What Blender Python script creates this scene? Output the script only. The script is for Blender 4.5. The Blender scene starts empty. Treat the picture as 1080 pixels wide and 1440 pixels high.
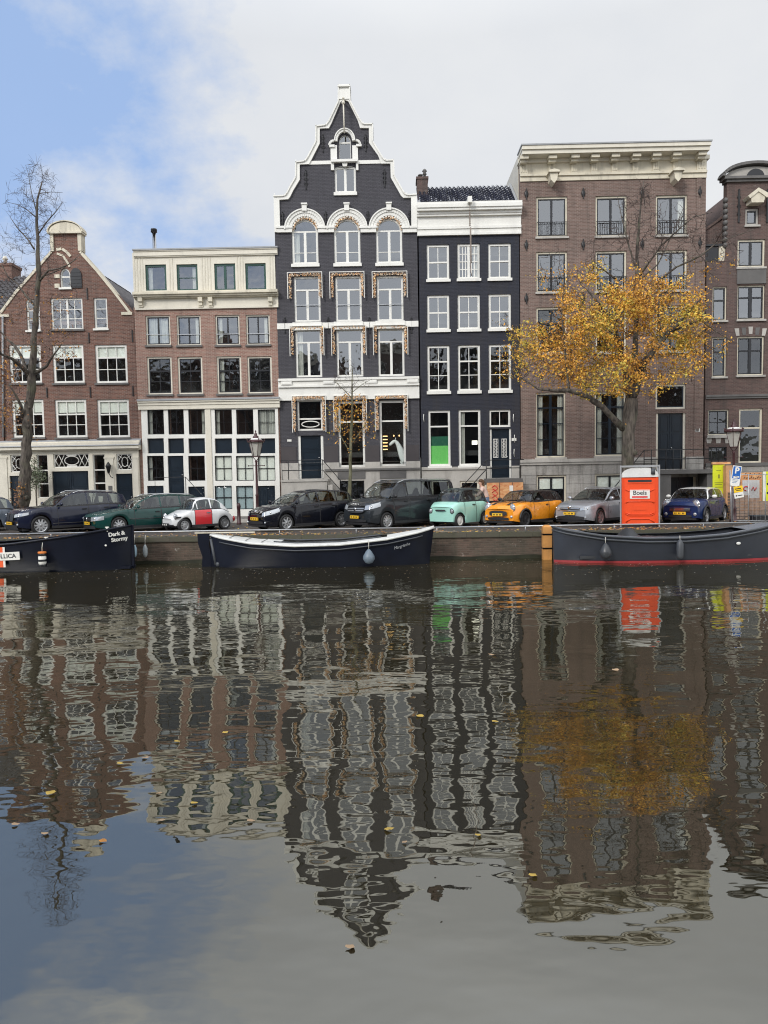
import bpy, math, random
import numpy as np
from mathutils import Vector, Matrix
from mathutils.geometry import tessellate_polygon
random.seed(7); rng = np.random.default_rng(7)
S = bpy.context.scene; C = S.collection
WATER_A = (.021, .018, .0095); WATER_B = (.031, .026, .015); WIOR = 2.9; WAV = (.030, .0205, .0034)
CL_A = (6.7, 7.0, 7.5); CL_B = (8.1, 8.2, 8.3); CL_BACK = 1.9; SUN = 2.1; EXPO = 0.08
R = math.radians; PI = math.pi
# ---------------------------------------------------------------- camera
FPX = 1040.0; CH = 2.93; ZQ = 0.95; ZS = 1.2; QY = 26.8; DF = 37.4; LEAN = R(1.3)
camd = bpy.data.cameras.new('camera'); cam = bpy.data.objects.new('camera', camd); C.objects.link(cam)
RC = Matrix.Rotation(R(.8), 3, 'Z') @ Matrix.Rotation(PI/2 - R(2.48), 3, 'X') @ Matrix.Rotation(R(-.93), 3, 'Z')
cam.location = (0, 0, CH); cam.rotation_euler = RC.to_euler()
camd.sensor_fit = 'VERTICAL'; camd.sensor_height = 36; camd.lens = 26; camd.clip_end = 3000; camd.clip_start = .05
S.camera = cam
S.render.resolution_x = 768; S.render.resolution_y = 1024
S.view_settings.view_transform = 'Standard'; S.view_settings.look = 'None'; S.view_settings.exposure = 0; S.view_settings.gamma = 1
def ray(px, py): return RC @ Vector(((px-540)/FPX, -(py-720)/FPX, -1))
def PY(px, py, Y):
    d = ray(px, py); t = Y/d.y; return Vector((d.x*t, Y, CH+d.z*t))
def PX_(px, Y, py=720): return PY(px, py, Y).x
def G(px, py, z=ZQ):
    d = ray(px, py); t = (z-CH)/d.z; return Vector((d.x*t, d.y*t, z))
FR = Matrix.Translation((0, DF, ZS)) @ Matrix.Rotation(LEAN, 4, 'X'); FI = FR.inverted()
def FL(px, py, off=0):
    "photo measurement -> x, z in the leaning facade plane"
    o = FI @ Vector((0, 0, CH)); d = FI.to_3x3() @ ray(px, py); t = (-off-o.y)/d.y
    return o.x+d.x*t, o.z+d.z*t
# ---------------------------------------------------------------- materials
def lin(h, k=1.0):
    h = h.lstrip('#'); c = [int(h[i:i+2], 16)/255 for i in (0, 2, 4)]
    return tuple(min(1, k*(x/12.92 if x <= .04045 else ((x+.055)/1.055)**2.4)) for x in c)
def nodes(name):
    m = bpy.data.materials.new(name); m.use_nodes = True; nt = m.node_tree
    return m, nt, nt.nodes['Principled BSDF']
def N(nt, t, **k):
    n = nt.nodes.new(t)
    for a, v in k.items():
        if a.startswith('i_'): n.inputs[a[2:].replace('_', ' ')].default_value = v
        else: setattr(n, a, v)
    return n
def mixc(nt, fac, a, b, blend='MIX'):
    n = nt.nodes.new('ShaderNodeMix'); n.data_type = 'RGBA'; n.blend_type = blend
    for s, v in ((n.inputs[0], fac), (n.inputs[6], a), (n.inputs[7], b)):
        if isinstance(v, bpy.types.NodeSocket): nt.links.new(v, s)
        elif isinstance(v, (int, float)): s.default_value = v
        else: s.default_value = (*v[:3], 1)
    return n.outputs[2]
def mth(nt, op, a, b=None, c=None, clamp=False):
    n = nt.nodes.new('ShaderNodeMath'); n.operation = op; n.use_clamp = clamp
    for i, v in enumerate((a, b, c)):
        if v is None: continue
        if isinstance(v, bpy.types.NodeSocket): nt.links.new(v, n.inputs[i])
        else: n.inputs[i].default_value = v
    return n.outputs[0]
def ramp(nt, f, lo, hi, a=0., b=1.):
    n = nt.nodes.new('ShaderNodeMapRange'); n.inputs[1].default_value = lo; n.inputs[2].default_value = hi
    n.inputs[3].default_value = a; n.inputs[4].default_value = b; nt.links.new(f, n.inputs[0]); return n.outputs[0]
def noise(nt, vec, scale, detail=4, rough=.55, stretch=None):
    if stretch:
        mp = nt.nodes.new('ShaderNodeMapping'); mp.inputs['Scale'].default_value = stretch; nt.links.new(vec, mp.inputs[0]); vec = mp.outputs[0]
    n = nt.nodes.new('ShaderNodeTexNoise'); n.inputs['Scale'].default_value = scale; n.inputs['Detail'].default_value = detail
    n.inputs['Roughness'].default_value = rough; nt.links.new(vec, n.inputs['Vector']); return n.outputs[0]
def P(name, col, rough=.6, metal=0, var=.12, vscale=1.5, fine=.06, bump=0., coat=0, spec=.5, grime=0):
    "plain surface with a little procedural unevenness"
    m, nt, b = nodes(name)
    tc = nt.nodes.new('ShaderNodeTexCoord').outputs['Object']
    a = noise(nt, tc, vscale, 5); c = col
    out = mixc(nt, ramp(nt, a, .3, .7), tuple(x*(1-var) for x in c), tuple(min(1, x*(1+var)) for x in c))
    if fine:
        f = noise(nt, tc, vscale*14, 3); out = mixc(nt, ramp(nt, f, .35, .65, 0, fine*3), out, tuple(x*.6 for x in c))
    if grime:
        g = noise(nt, tc, 1.1, 6, .65, (2.2, 2.2, .35)); out = mixc(nt, ramp(nt, g, .52, .75, 0, grime), out, (.06, .055, .045))
    nt.links.new(out, b.inputs['Base Color'])
    b.inputs['Roughness'].default_value = rough; b.inputs['Metallic'].default_value = metal
    b.inputs['Coat Weight'].default_value = coat; b.inputs['Coat Roughness'].default_value = .05; b.inputs['Specular IOR Level'].default_value = spec
    if bump:
        bn = nt.nodes.new('ShaderNodeBump'); bn.inputs['Distance'].default_value = bump
        nt.links.new(noise(nt, tc, vscale*10, 5), bn.inputs['Height']); nt.links.new(bn.outputs[0], b.inputs['Normal'])
    return m
def BRICK(name, c1, c2, mortar, dirt=.25, bw=.215, bh=.066, ms=.010, rough=.85, dirtc=(.05, .045, .04), white=0):
    m, nt, b = nodes(name)
    tc = nt.nodes.new('ShaderNodeTexCoord').outputs['Object']
    sp = nt.nodes.new('ShaderNodeSeparateXYZ'); nt.links.new(tc, sp.inputs[0])
    cb = nt.nodes.new('ShaderNodeCombineXYZ'); nt.links.new(mth(nt, 'ADD', sp.outputs[0], sp.outputs[1]), cb.inputs[0]); nt.links.new(sp.outputs[2], cb.inputs[1])
    br = nt.nodes.new('ShaderNodeTexBrick'); nt.links.new(cb.outputs[0], br.inputs['Vector'])
    br.inputs['Color1'].default_value = (*c1, 1); br.inputs['Color2'].default_value = (*c2, 1); br.inputs['Mortar'].default_value = (*mortar, 1)
    br.inputs['Scale'].default_value = 1; br.inputs['Brick Width'].default_value = bw; br.inputs['Row Height'].default_value = bh
    br.inputs['Mortar Size'].default_value = ms; br.inputs['Mortar Smooth'].default_value = .3
    # uneven courses, firing differences, rain streaks
    o = br.outputs[0]
    cours = noise(nt, cb.outputs[0], 3.0, 4, .7, (.35, 4.5, 1)); o = mixc(nt, ramp(nt, cours, .35, .7, 0, .55), o, tuple(x*.72 for x in c1))
    big = noise(nt, tc, .55, 6, .6); o = mixc(nt, ramp(nt, big, .35, .7, 0, dirt), o, dirtc)
    st = noise(nt, tc, 1.4, 5, .6, (2.5, 2.5, .22)); o = mixc(nt, ramp(nt, st, .48, .74, 0, min(.8, dirt*1.5)), o, dirtc)
    sm = noise(nt, cb.outputs[0], 9, 3, .7, (1, 2.2, 1)); o = mixc(nt, ramp(nt, sm, .5, .75, 0, .35), o, tuple(min(1, x*1.5+.02) for x in c2))
    if white:
        wn = noise(nt, tc, 2.3, 6, .7); o = mixc(nt, ramp(nt, wn, .62, .72, 0, white), o, (.4, .37, .33))
    nt.links.new(o, b.inputs['Base Color']); b.inputs['Roughness'].default_value = rough
    bn = nt.nodes.new('ShaderNodeBump'); bn.inputs['Distance'].default_value = .012; bn.inputs['Strength'].default_value = .6
    nt.links.new(br.outputs['Fac'], bn.inputs['Height']); bn.invert = True; nt.links.new(bn.outputs[0], b.inputs['Normal'])
    return m
def GLASS(name, tint=(.9, .95, .95), ior=2.3, wob=.0006):
    m = bpy.data.materials.new(name); m.use_nodes = True; nt = m.node_tree; nt.nodes.clear()
    out = nt.nodes.new('ShaderNodeOutputMaterial'); mx = nt.nodes.new('ShaderNodeMixShader')
    fr = nt.nodes.new('ShaderNodeFresnel'); fr.inputs[0].default_value = ior
    tr = nt.nodes.new('ShaderNodeBsdfTransparent'); tr.inputs[0].default_value = (*tint, 1)
    gl = nt.nodes.new('ShaderNodeBsdfGlossy'); gl.inputs['Roughness'].default_value = .015; gl.inputs[0].default_value = (.93, .96, 1, 1)
    tc = nt.nodes.new('ShaderNodeTexCoord').outputs['Object']; bn = nt.nodes.new('ShaderNodeBump'); bn.inputs['Distance'].default_value = wob*10
    nt.links.new(noise(nt, tc, 1.3, 2), bn.inputs['Height']); nt.links.new(bn.outputs[0], gl.inputs['Normal'])
    ge = nt.nodes.new('ShaderNodeNewGeometry'); nt.links.new(mth(nt, 'MULTIPLY', fr.outputs[0], mth(nt, 'SUBTRACT', 1, ge.outputs['Backfacing'])), mx.inputs[0]); nt.links.new(tr.outputs[0], mx.inputs[1]); nt.links.new(gl.outputs[0], mx.inputs[2])
    nt.links.new(mx.outputs[0], out.inputs[0]); return m
def EMIT(name, col, s):
    m, nt, b = nodes(name); b.inputs['Base Color'].default_value = (*col, 1); b.inputs['Emission Color'].default_value = (*col, 1); b.inputs['Emission Strength'].default_value = s; return m
M = {}
M['white'] = P('white_paint', (.74, .73, .68), .45, var=.05, grime=.10)
M['cream'] = P('cream_paint', (.66, .62, .52), .5, var=.06, grime=.14)
M['oldcream'] = P('weathered_cream_paint', (.62, .57, .45), .6, var=.12, grime=.55)
M['boards'] = P('cream_boards', (.60, .56, .46), .55, var=.06, grime=.12)
M['black'] = P('black_paint', (.012, .013, .016), .35, var=.2)
M['iron'] = P('black_iron', (.012, .012, .013), .45, var=.2)
M['navy'] = P('dark_navy_paint', (.008, .016, .026), .3, var=.2, coat=.3)
M['green'] = P('dark_green_paint', (.012, .06, .045), .35, var=.1)
M['stone'] = P('grey_stone', (.40, .38, .345), .75, var=.14, vscale=1.0, grime=.40)
M['darkstone'] = P('dark_bluestone', (.11, .105, .10), .6, var=.2, grime=.3)
M['lead'] = P('lead_sheet', (.30, .31, .32), .5, var=.1, grime=.2)
M['inside'] = P('painted_room_shade', (.035, .032, .03), .9, var=.4, vscale=.8)  # shade of deep rooms put into a near-black colour
M['curtain'] = P('pale_curtain', (.44, .42, .37), .9, var=.1, vscale=4)
M['blind'] = P('cream_blind', (.78, .75, .66), .85, var=.04)
M['frost'] = P('frosted_film', (.36, .42, .43), .4, var=.05)
M['brickR'] = BRICK('red_brown_brick', lin('#82594a'), lin('#593b32'), lin('#92847a'), .30)
M['brickP'] = BRICK('pinkish_brick', lin('#a17d6f'), lin('#865f52'), lin('#b3a598'), .26)
M['brickD'] = BRICK('charcoal_painted_brick', (.074, .072, .082), (.058, .056, .066), (.034, .033, .040), .22, dirtc=(.03, .028, .03))
M['brickN'] = BRICK('blue_black_painted_brick', (.026, .029, .044), (.020, .023, .036), (.013, .015, .024), .25, dirtc=(.04, .035, .03))
M['brickG'] = BRICK('grey_brown_brick', lin('#80685f'), lin('#5f4c45'), lin('#978a80'), .28)
M['brickV'] = BRICK('purple_brown_brick', lin('#67504a'), lin('#4c3a37'), lin('#6f625b'), .42, white=.25)
M['brickQ'] = BRICK('old_quay_brick', lin('#69554a'), lin('#3e312a'), lin('#5a5046'), .55, white=.6, dirtc=(.04, .042, .028), ms=.014, bh=.08)
M['glass'] = GLASS('window_glass', ior=2.7)
M['glassD'] = GLASS('old_window_glass', ior=1.9, wob=.002)
M['tile'] = P('grey_roof_tile', (.10, .095, .10), .5, var=.35, vscale=3, grime=.3)
M['tileB'] = P('glazed_black_tile', (.045, .048, .07), .12, var=.3, vscale=3, spec=1, coat=1)
M['lamp'] = EMIT('warm_bulb', (1, .62, .25), 2.5)
M['lampw'] = EMIT('white_lampshade', (1, .93, .8), 1.6)
M['steel'] = P('galvanised_steel', (.42, .43, .44), .4, .6, var=.1)
M['chrome'] = P('bright_metal', (.7, .7, .7), .15, 1, var=.02, fine=0)
def BARK(name, c1, c2):
    m, nt, b = nodes(name); tc = nt.nodes.new('ShaderNodeTexCoord').outputs['Object']
    f = noise(nt, tc, 7, 6, .65, (1, 1, .22)); g = noise(nt, tc, 2, 4); o = mixc(nt, ramp(nt, f, .38, .62), c1, c2); o = mixc(nt, ramp(nt, g, .5, .7, 0, .4), o, (.10, .11, .06)); nt.links.new(o, b.inputs['Base Color']); b.inputs['Roughness'].default_value = .9
    bn = nt.nodes.new('ShaderNodeBump'); bn.inputs['Distance'].default_value = .06; nt.links.new(f, bn.inputs['Height']); nt.links.new(bn.outputs[0], b.inputs['Normal']); return m
M['bark'] = BARK('dark_bark', (.028, .022, .018), (.13, .11, .09))
M['barkg'] = BARK('mossy_bark', (.07, .065, .035), (.20, .19, .12))
M['twig'] = P('twig_bark', (.07, .052, .045), .9, var=.2)
# ---------------------------------------------------------------- mesh helpers
class MB:
    def __init__(s): s.v = []; s.f = []; s.m = []; s.sm = []
    def add(s, vs, fs, m=0, smooth=False):
        o = len(s.v); s.v += [tuple(v) for v in vs]; s.f += [tuple(i+o for i in f) for f in fs]; s.m += [m]*len(fs); s.sm += [smooth]*len(fs); return s
    def box(s, x0, x1, y0, y1, z0, z1, m=0):
        if x0 > x1: x0, x1 = x1, x0
        if y0 > y1: y0, y1 = y1, y0
        if z0 > z1: z0, z1 = z1, z0
        return s.add([(x, y, z) for z in (z0, z1) for y in (y0, y1) for x in (x0, x1)],
            [(0, 2, 3, 1), (4, 5, 7, 6), (0, 1, 5, 4), (2, 6, 7, 3), (0, 4, 6, 2), (1, 3, 7, 5)], m)
    def prism(s, poly, y0, y1, m=0, holes=()):
        "polygon in x,z between y0 (front) and y1, holes open through"
        loops = [poly]+list(holes); pts = [p for l in loops for p in l]
        tris = tessellate_polygon([[Vector((p[0], p[1], 0)) for p in l] for l in loops]); n = len(pts)
        vs = [(p[0], y0, p[1]) for p in pts]+[(p[0], y1, p[1]) for p in pts]; fs = []
        for t in tris:
            a, b, c = t; A, B, Cc = pts[a], pts[b], pts[c]
            cr = (B[0]-A[0])*(Cc[1]-A[1])-(B[1]-A[1])*(Cc[0]-A[0])
            if abs(cr) < 1e-9: continue
            if cr < 0: a, c = c, a
            fs.append((a, b, c)); fs.append((c+n, b+n, a+n))
        k = 0
        for l in loops:
            for i in range(len(l)):
                a, b = k+i, k+(i+1) % len(l); fs.append((a, b, b+n, a+n))
            k += len(l)
        return s.add(vs, fs, m)
    def tube(s, pts, r, n=6, m=0, cap=True, smooth=True):
        pts = [Vector(p) for p in pts]; rs = r if isinstance(r, (list, tuple)) else [r]*len(pts); vs = []; fs = []; u = None
        for i, p in enumerate(pts):
            d = (pts[min(i+1, len(pts)-1)]-pts[max(i-1, 0)])
            d = d.normalized() if d.length > 1e-9 else Vector((0, 0, 1))
            if u is None: u = d.cross(Vector((.31, .2, .93)) if abs(d.z) < .9 else Vector((1, 0, 0)))
            u = (u-d*u.dot(d)); u = u.normalized() if u.length > 1e-6 else d.orthogonal().normalized(); w = d.cross(u)
            for k in range(n):
                a = 2*PI*k/n; vs.append(p+(u*math.cos(a)+w*math.sin(a))*rs[i])
        for i in range(len(pts)-1):
            for k in range(n): fs.append((i*n+k, i*n+(k+1) % n, (i+1)*n+(k+1) % n, (i+1)*n+k))
        if cap: fs.append(tuple(range(n))[::-1]); fs.append(tuple(range((len(pts)-1)*n, len(pts)*n)))
        return s.add(vs, fs, m, smooth)
    def lathe(s, prof, c=(0, 0, 0), n=16, m=0, axis='z', smooth=True):
        vs = []; fs = []
        for (r, z) in prof:
            for k in range(n):
                a = 2*PI*k/n; x, y = r*math.cos(a), r*math.sin(a)
                vs.append({'z': (c[0]+x, c[1]+y, c[2]+z), 'y': (c[0]+x, c[1]+z, c[2]+y), 'x': (c[0]+z, c[1]+x, c[2]+y)}[axis])
        for i in range(len(prof)-1):
            for k in range(n): fs.append((i*n+k, i*n+(k+1) % n, (i+1)*n+(k+1) % n, (i+1)*n+k))
        fs.append(tuple(range(n))[::-1]); fs.append(tuple(range((len(prof)-1)*n, len(prof)*n)))
        return s.add(vs, fs, m, smooth)
    def ball(s, c, rx, ry=None, rz=None, m=0, n=10):
        ry = ry or rx; rz = rz or rx; h = n//2; vs = []; fs = []
        for i in range(h+1):
            t = PI*i/h
            for k in range(n):
                a = 2*PI*k/n; vs.append((c[0]+rx*math.sin(t)*math.cos(a), c[1]+ry*math.sin(t)*math.sin(a), c[2]+rz*math.cos(t)))
        for i in range(h):
            for k in range(n): fs.append((i*n+k, (i+1)*n+k, (i+1)*n+(k+1) % n, i*n+(k+1) % n))
        return s.add(vs, fs, m, True)
    def build(s, name, mats, parent=None, loc=None):
        me = bpy.data.meshes.new(name); me.from_pydata(s.v, [], s.f)
        if not isinstance(mats, (list, tuple)): mats = [mats]
        for x in mats: me.materials.append(x)
        me.polygons.foreach_set('material_index', s.m); me.polygons.foreach_set('use_smooth', s.sm); me.update()
        o = bpy.data.objects.new(name, me); C.objects.link(o)
        if parent: o.parent = parent
        if loc: o.location = loc
        return o
def split(mb, name, mats, parent, gap=.03):
    "separate pieces that do not touch become parts of their own"
    par = list(range(len(mb.v)))
    def fd(i):
        while par[i] != i: par[i] = par[par[i]]; i = par[i]
        return i
    for f in mb.f:
        for q in f[1:]: par[fd(q)] = fd(f[0])
    comp = {}
    for k, f in enumerate(mb.f): comp.setdefault(fd(f[0]), []).append(k)
    cl = []
    for fs in comp.values():
        ps = [mb.v[i] for k in fs for i in mb.f[k]]; lo = [min(p[i] for p in ps)-gap for i in range(3)]; hi = [max(p[i] for p in ps)+gap for i in range(3)]; cl.append([lo, hi, fs])
    ch = True
    while ch:
        ch = False
        for i in range(len(cl)):
            for j in range(i+1, len(cl)):
                A, B = cl[i], cl[j]
                if all(A[0][k] <= B[1][k] and B[0][k] <= A[1][k] for k in range(3)):
                    cl[i] = [[min(x, y) for x, y in zip(A[0], B[0])], [max(x, y) for x, y in zip(A[1], B[1])], A[2]+B[2]]; cl.pop(j); ch = True; break
            if ch: break
    for lo, hi, fs in cl:
        m2 = MB(); mp = {}
        for k in fs:
            f = []
            for i in mb.f[k]:
                if i not in mp: mp[i] = len(m2.v); m2.v.append(mb.v[i])
                f.append(mp[i])
            m2.f.append(tuple(f)); m2.m.append(mb.m[k]); m2.sm.append(mb.sm[k])
        m2.build(name, mats, parent)
def tag(o, label=None, cat=None, group=None, kind=None):
    if label: o['label'] = label
    if cat: o['category'] = cat
    if group: o['group'] = group
    if kind: o['kind'] = kind
    return o
def thing(name, label, cat, loc=(0, 0, 0), rz=0, group=None):
    o = bpy.data.objects.new(name, None); C.objects.link(o); o.location = loc; o.rotation_euler = (0, 0, rz); o.empty_display_size = .2
    return tag(o, label, cat, group)
def text(s, size, m, parent, loc, rot=(PI/2, 0, 0), name='lettering', ext=.003, bold=0, shear=0):
    cu = bpy.data.curves.new('txt', 'FONT'); cu.body = s; cu.size = size; cu.extrude = ext; cu.offset = bold; cu.align_x = 'CENTER'; cu.align_y = 'CENTER'; cu.shear = shear
    t = bpy.data.objects.new('txt', cu); C.objects.link(t); bpy.context.view_layer.update()
    me = bpy.data.meshes.new_from_object(t.evaluated_get(bpy.context.evaluated_depsgraph_get())); bpy.data.objects.remove(t)
    me.materials.clear(); me.materials.append(m); me.name = name
    o = bpy.data.objects.new(name, me); C.objects.link(o); o.location = loc; o.rotation_euler = rot; o.parent = parent; return o
def copytree(o, parent=None):
    c = o.copy(); C.objects.link(c); c.parent = parent
    for ch in o.children: copytree(ch, c)
    return c
# ================================================================ HOUSES
class House:
    def __init__(s, name, label, pxc, wallmat, cat='canal house'):
        x, _ = FL(pxc, 700); s.x0 = x
        s.root = thing(name, label, cat, (x, DF, ZS)); s.root.rotation_euler = (LEAN, 0, 0)
        s.holes = []; s.wm = wallmat
    def L(s, px, py, off=0):
        x, z = FL(px, py, off); return x-s.x0, z
    def rc(s, a, b, c, d, off=0):
        mx, my = (a+c)/2, (b+d)/2
        return s.L(a, my, off)[0], s.L(c, my, off)[0], s.L(mx, d, off)[1], s.L(mx, b, off)[1]
    def wall(s, poly, depth=.4, holes=True, mat=None, y=0, name='wall'):
        return MB().prism(poly, y, y+depth, 0, s.holes if holes else ()).build(name, mat or s.wm, s.root)
    def bodybox(s, x0, x1, z0, z1, d=9, mat=None):
        "side and rear walls with ceiling, open to the facade; a dark panel inside carries the shade of deep rooms in its colour"
        b = MB(); t = .25
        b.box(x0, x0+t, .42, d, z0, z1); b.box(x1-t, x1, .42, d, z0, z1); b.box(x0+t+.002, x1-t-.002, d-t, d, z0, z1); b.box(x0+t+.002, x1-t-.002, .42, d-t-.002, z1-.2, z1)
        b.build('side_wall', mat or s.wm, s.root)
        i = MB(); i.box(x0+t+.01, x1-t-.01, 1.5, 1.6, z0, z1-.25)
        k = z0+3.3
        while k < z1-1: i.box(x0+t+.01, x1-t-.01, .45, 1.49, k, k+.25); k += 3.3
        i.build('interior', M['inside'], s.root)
    def win(s, px, cols=2, rows=(1,), fm='white', fw=.085, mw=.035, sash=None, sill=True, inner=None, glass='glass', curtain=None, blind=None,
            arch=0, rec=.07, mid=None, hole=True, sillm=None, rail=False, sillh=.08):
        """rows: relative heights top to bottom; cols: equal; sash: row index after which a thick bar; inner: inner sash material; mid: thick centre post"""
        x0, x1, z0, z1 = s.rc(*px)
        if arch:
            cx = (x0+x1)/2; rr = (x1-x0)/2; pts = [(x0, z0), (x1, z0)]+[(cx+rr*math.cos(a), z1+arch*math.sin(a)) for a in [PI*i/14 for i in range(15)]]
        else: pts = [(x0, z0), (x1, z0), (x1, z1), (x0, z1)]
        if hole: s.holes.append(pts)
        yf = rec; f = MB(); w = fw; g = .004
        def inset(p, d):
            cx = (x0+x1)/2; res = []
            for (x, z) in p:
                if z <= z1+1e-6: nx = x0+d if x < cx else x1-d; nz = z0+d if abs(z-z0) < 1e-6 else (z if arch else z1-d)
                else:
                    dx, dz = x-cx, z-z1; l = math.hypot(dx, dz); k = (l-d)/l; nx, nz = cx+dx*k, z1+dz*k
                res.append((nx, nz))
            return res
        pin = inset(pts, w)
        f.prism([(x+(g if x < (x0+x1)/2 else -g), z) for x, z in pts], yf, yf+.10, 0, [pin])
        ax0, ax1, az0, az1 = x0+w, x1-w, z0+w, z1-(0 if arch else w)
        m2 = 0
        if inner:
            iw = .055; m2 = 1; pin2 = inset(pts, w+iw); f.prism(pin, yf+.02, yf+.085, 1, [pin2]); ax0 += iw; ax1 -= iw; az0 += iw; az1 -= 0 if arch else iw
        tot = sum(rows); z = az1; zs = []
        for i, r in enumerate(rows[:-1]):
            z -= (az1-az0)*r/tot; t = (.075 if sash == i else mw)/2; zs.append(z)
            f.box(ax0, ax1, yf+.024-(.012 if sash == i else 0), yf+.075, z-t, z+t, m2)
        if arch: f.box(ax0, ax1, yf+.012, yf+.08, az1-.035, az1+.035, m2)
        for c in range(1, cols):
            x = ax0+(ax1-ax0)*c/cols; t = mw/2
            if mid and cols % 2 == 0 and c == cols//2: t = mid/2
            zt = az1+(arch*.0 if arch else 0); top = zs[mid_from] if (mid_from := getattr(s, '_mf', None)) is not None and zs else zt
            f.box(x-t, x+t, yf+.028-(.014 if t > .03 else 0), yf+.072, az0, top, m2)
        fo = f.build('window', [M[fm], M[inner or fm]], s.root)
        p = MB(); pin3 = inset(pts, w*.6); tx_, tz_ = random.uniform(-.008, .008), random.uniform(-.007, .007); p.add([(x, yf+.05+tx_*(x-x0)+tz_*(z-z0), z) for x, z in pin3], [tuple(range(len(pin3)))]); p.build('pane', M[glass], fo)
        if sill:
            MB().box(x0-.05, x1+.05, -.09, yf+.03, z0-sillh, z0+.012).build('sill', M[sillm or fm], fo)
        if curtain:
            c = MB(); W = x1-x0
            for side in curtain:
                n = 10; a, b = (x0+w, x0+w+W*.2) if side == 'l' else ((x1-w-W*.2, x1-w) if side == 'r' else (x0+w, x1-w))
                if side == 'a': n = 30
                vs = []; fs = []
                for i in range(n+1):
                    xx = a+(b-a)*i/n; yy = yf+.13+.035*math.sin(i*1.9)
                    pinch = 0
                    vs += [(xx, yy, z0+w*.5), (xx, yy, z1-w*.5)]
                for i in range(n): fs.append((2*i, 2*i+2, 2*i+3, 2*i+1))
                c.add(vs, fs, 0, True)
            c.build('curtain', M['curtain'], fo)
        if blind:
            frac, bm = blind; hb = (z1-z0-w)*frac
            MB().box(x0+w*.7, x1-w*.7, yf+.085, yf+.097, z1-w*.5-hb, z1-w*.5).build('blind', M[bm], fo)
        if rail:
            r = MB(); zr = z0+(z1-z0)*.36; r.box(x0+.03, x1-.03, -.03, -.005, zr, zr+.03)
            if rail == 2:
                r.box(x0+.03, x1-.03, -.028, -.007, z0+.06, z0+.085)
                k = x0+.08
                while k < x1-.05: r.box(k, k+.016, -.024, -.01, z0+.08, zr); k += .115
            r.build('window_rail', M['iron'] if rail == 2 else M['steel'], fo)
        return fo
    def door(s, px, mat='navy', leaves=1, panels=3, hole=True, rec=.16, knob=True, frame=None, fw=.08):
        x0, x1, z0, z1 = s.rc(*px)
        if hole: s.holes.append([(x0-fw*(frame is not None), z0), (x1+fw*(frame is not None), z0), (x1+fw*(frame is not None), z1), (x0-fw*(frame is not None), z1)])
        d = MB(); d.box(x0, x1, rec, rec+.06, z0, z1)
        lw = (x1-x0)/leaves
        for l in range(leaves):
            a = x0+l*lw; ph = (z1-z0-.12)/panels
            for k in range(panels):
                zz = z0+.1+k*ph
                d.box(a+.09, a+lw-.09, rec-.018, rec, zz, zz+.02); d.box(a+.09, a+lw-.09, rec-.018, rec, zz+ph-.12, zz+ph-.10)
                d.box(a+.09, a+.11, rec-.018, rec, zz+.02, zz+ph-.12); d.box(a+lw-.11, a+lw-.09, rec-.018, rec, zz+.02, zz+ph-.12)
                d.box(a+.16, a+lw-.16, rec-.012, rec, zz+.08, zz+ph-.18)
            if l: d.box(a-.02, a+.02, rec-.02, rec, z0, z1)
        do = d.build('door', M[mat], s.root)
        if knob: MB().ball((x1-.1 if leaves == 1 else (x0+x1)/2+.08, rec-.04, z0+1.05), .03).build('handle', M['chrome'], do)
        if frame:
            f = MB(); f.box(x0-fw, x0, .05, rec+.08, z0, z1); f.box(x1, x1+fw, .05, rec+.08, z0, z1); f.box(x0-fw, x1+fw, .048, rec+.08, z1, z1+fw)
            f.build('door_frame', M[frame], do)
        return do
    def moulding(s, name, px, mat, steps, ext=.0, parent=None):
        """horizontal moulding; px = (x0,x1,ytop,ybottom); steps = [(fraction from top, projection)...]"""
        x0, x1, z0, z1 = s.rc(px[0], px[2], px[1], px[3]); b = MB(); n = len(steps)
        for i, (f, p) in enumerate(steps):
            fz = steps[i+1][0] if i+1 < n else 1
            b.box(x0-ext*p, x1+ext*p, -p, .02+.001*i, z1-(z1-z0)*f, z1-(z1-z0)*fz)
        return b.build(name, M[mat], parent or s.root)
    def anchor(s, px, py0, py1, ornate=False, w=.05):
        x, z1 = s.L(px, py0); _, z0 = s.L(px, py1); a = MB(); a.box(x-w/2, x+w/2, -.05, .01, z0, z1)
        if ornate:
            zc = (z0+z1)/2; h = (z1-z0)
            for k in (-.3, -.05, .22):
                for q in (-1, 1): a.tube([(x, -.035, zc+k*h), (x+q*.09, -.035, zc+k*h+.06), (x+q*.07, -.035, zc+k*h+.13), (x+q*.02, -.035, zc+k*h+.1)], .013, 5)
            a.ball((x, -.04, z1), .035); a.ball((x, -.04, z0), .03)
        return a.build('wall_anchor', M['iron'], s.root)
    def steps_rail(s, pts, r=.02, name='railing', parent=None):
        b = MB()
        for seg in pts: b.tube(seg, r, 6)
        return b.build(name, M['iron'], parent or s.root)
def arc(cx, cz, rx, rz, a0, a1, n): return [(cx+rx*math.cos(a0+(a1-a0)*i/n), cz+rz*math.sin(a0+(a1-a0)*i/n)) for i in range(n+1)]
def band(mb, line, w, y0, y1, m=0):
    "ribbon of width w centred below/inside an x,z polyline"
    for i in range(len(line)-1):
        (a, b), (c, d) = line[i], line[i+1]; l = math.hypot(c-a, d-b) or 1; nx, nz = -(d-b)/l*w, (c-a)/l*w
        mb.prism([(a, b), (c, d), (c+nx, d+nz), (a+nx, b+nz)], y0, y1, m)
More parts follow.
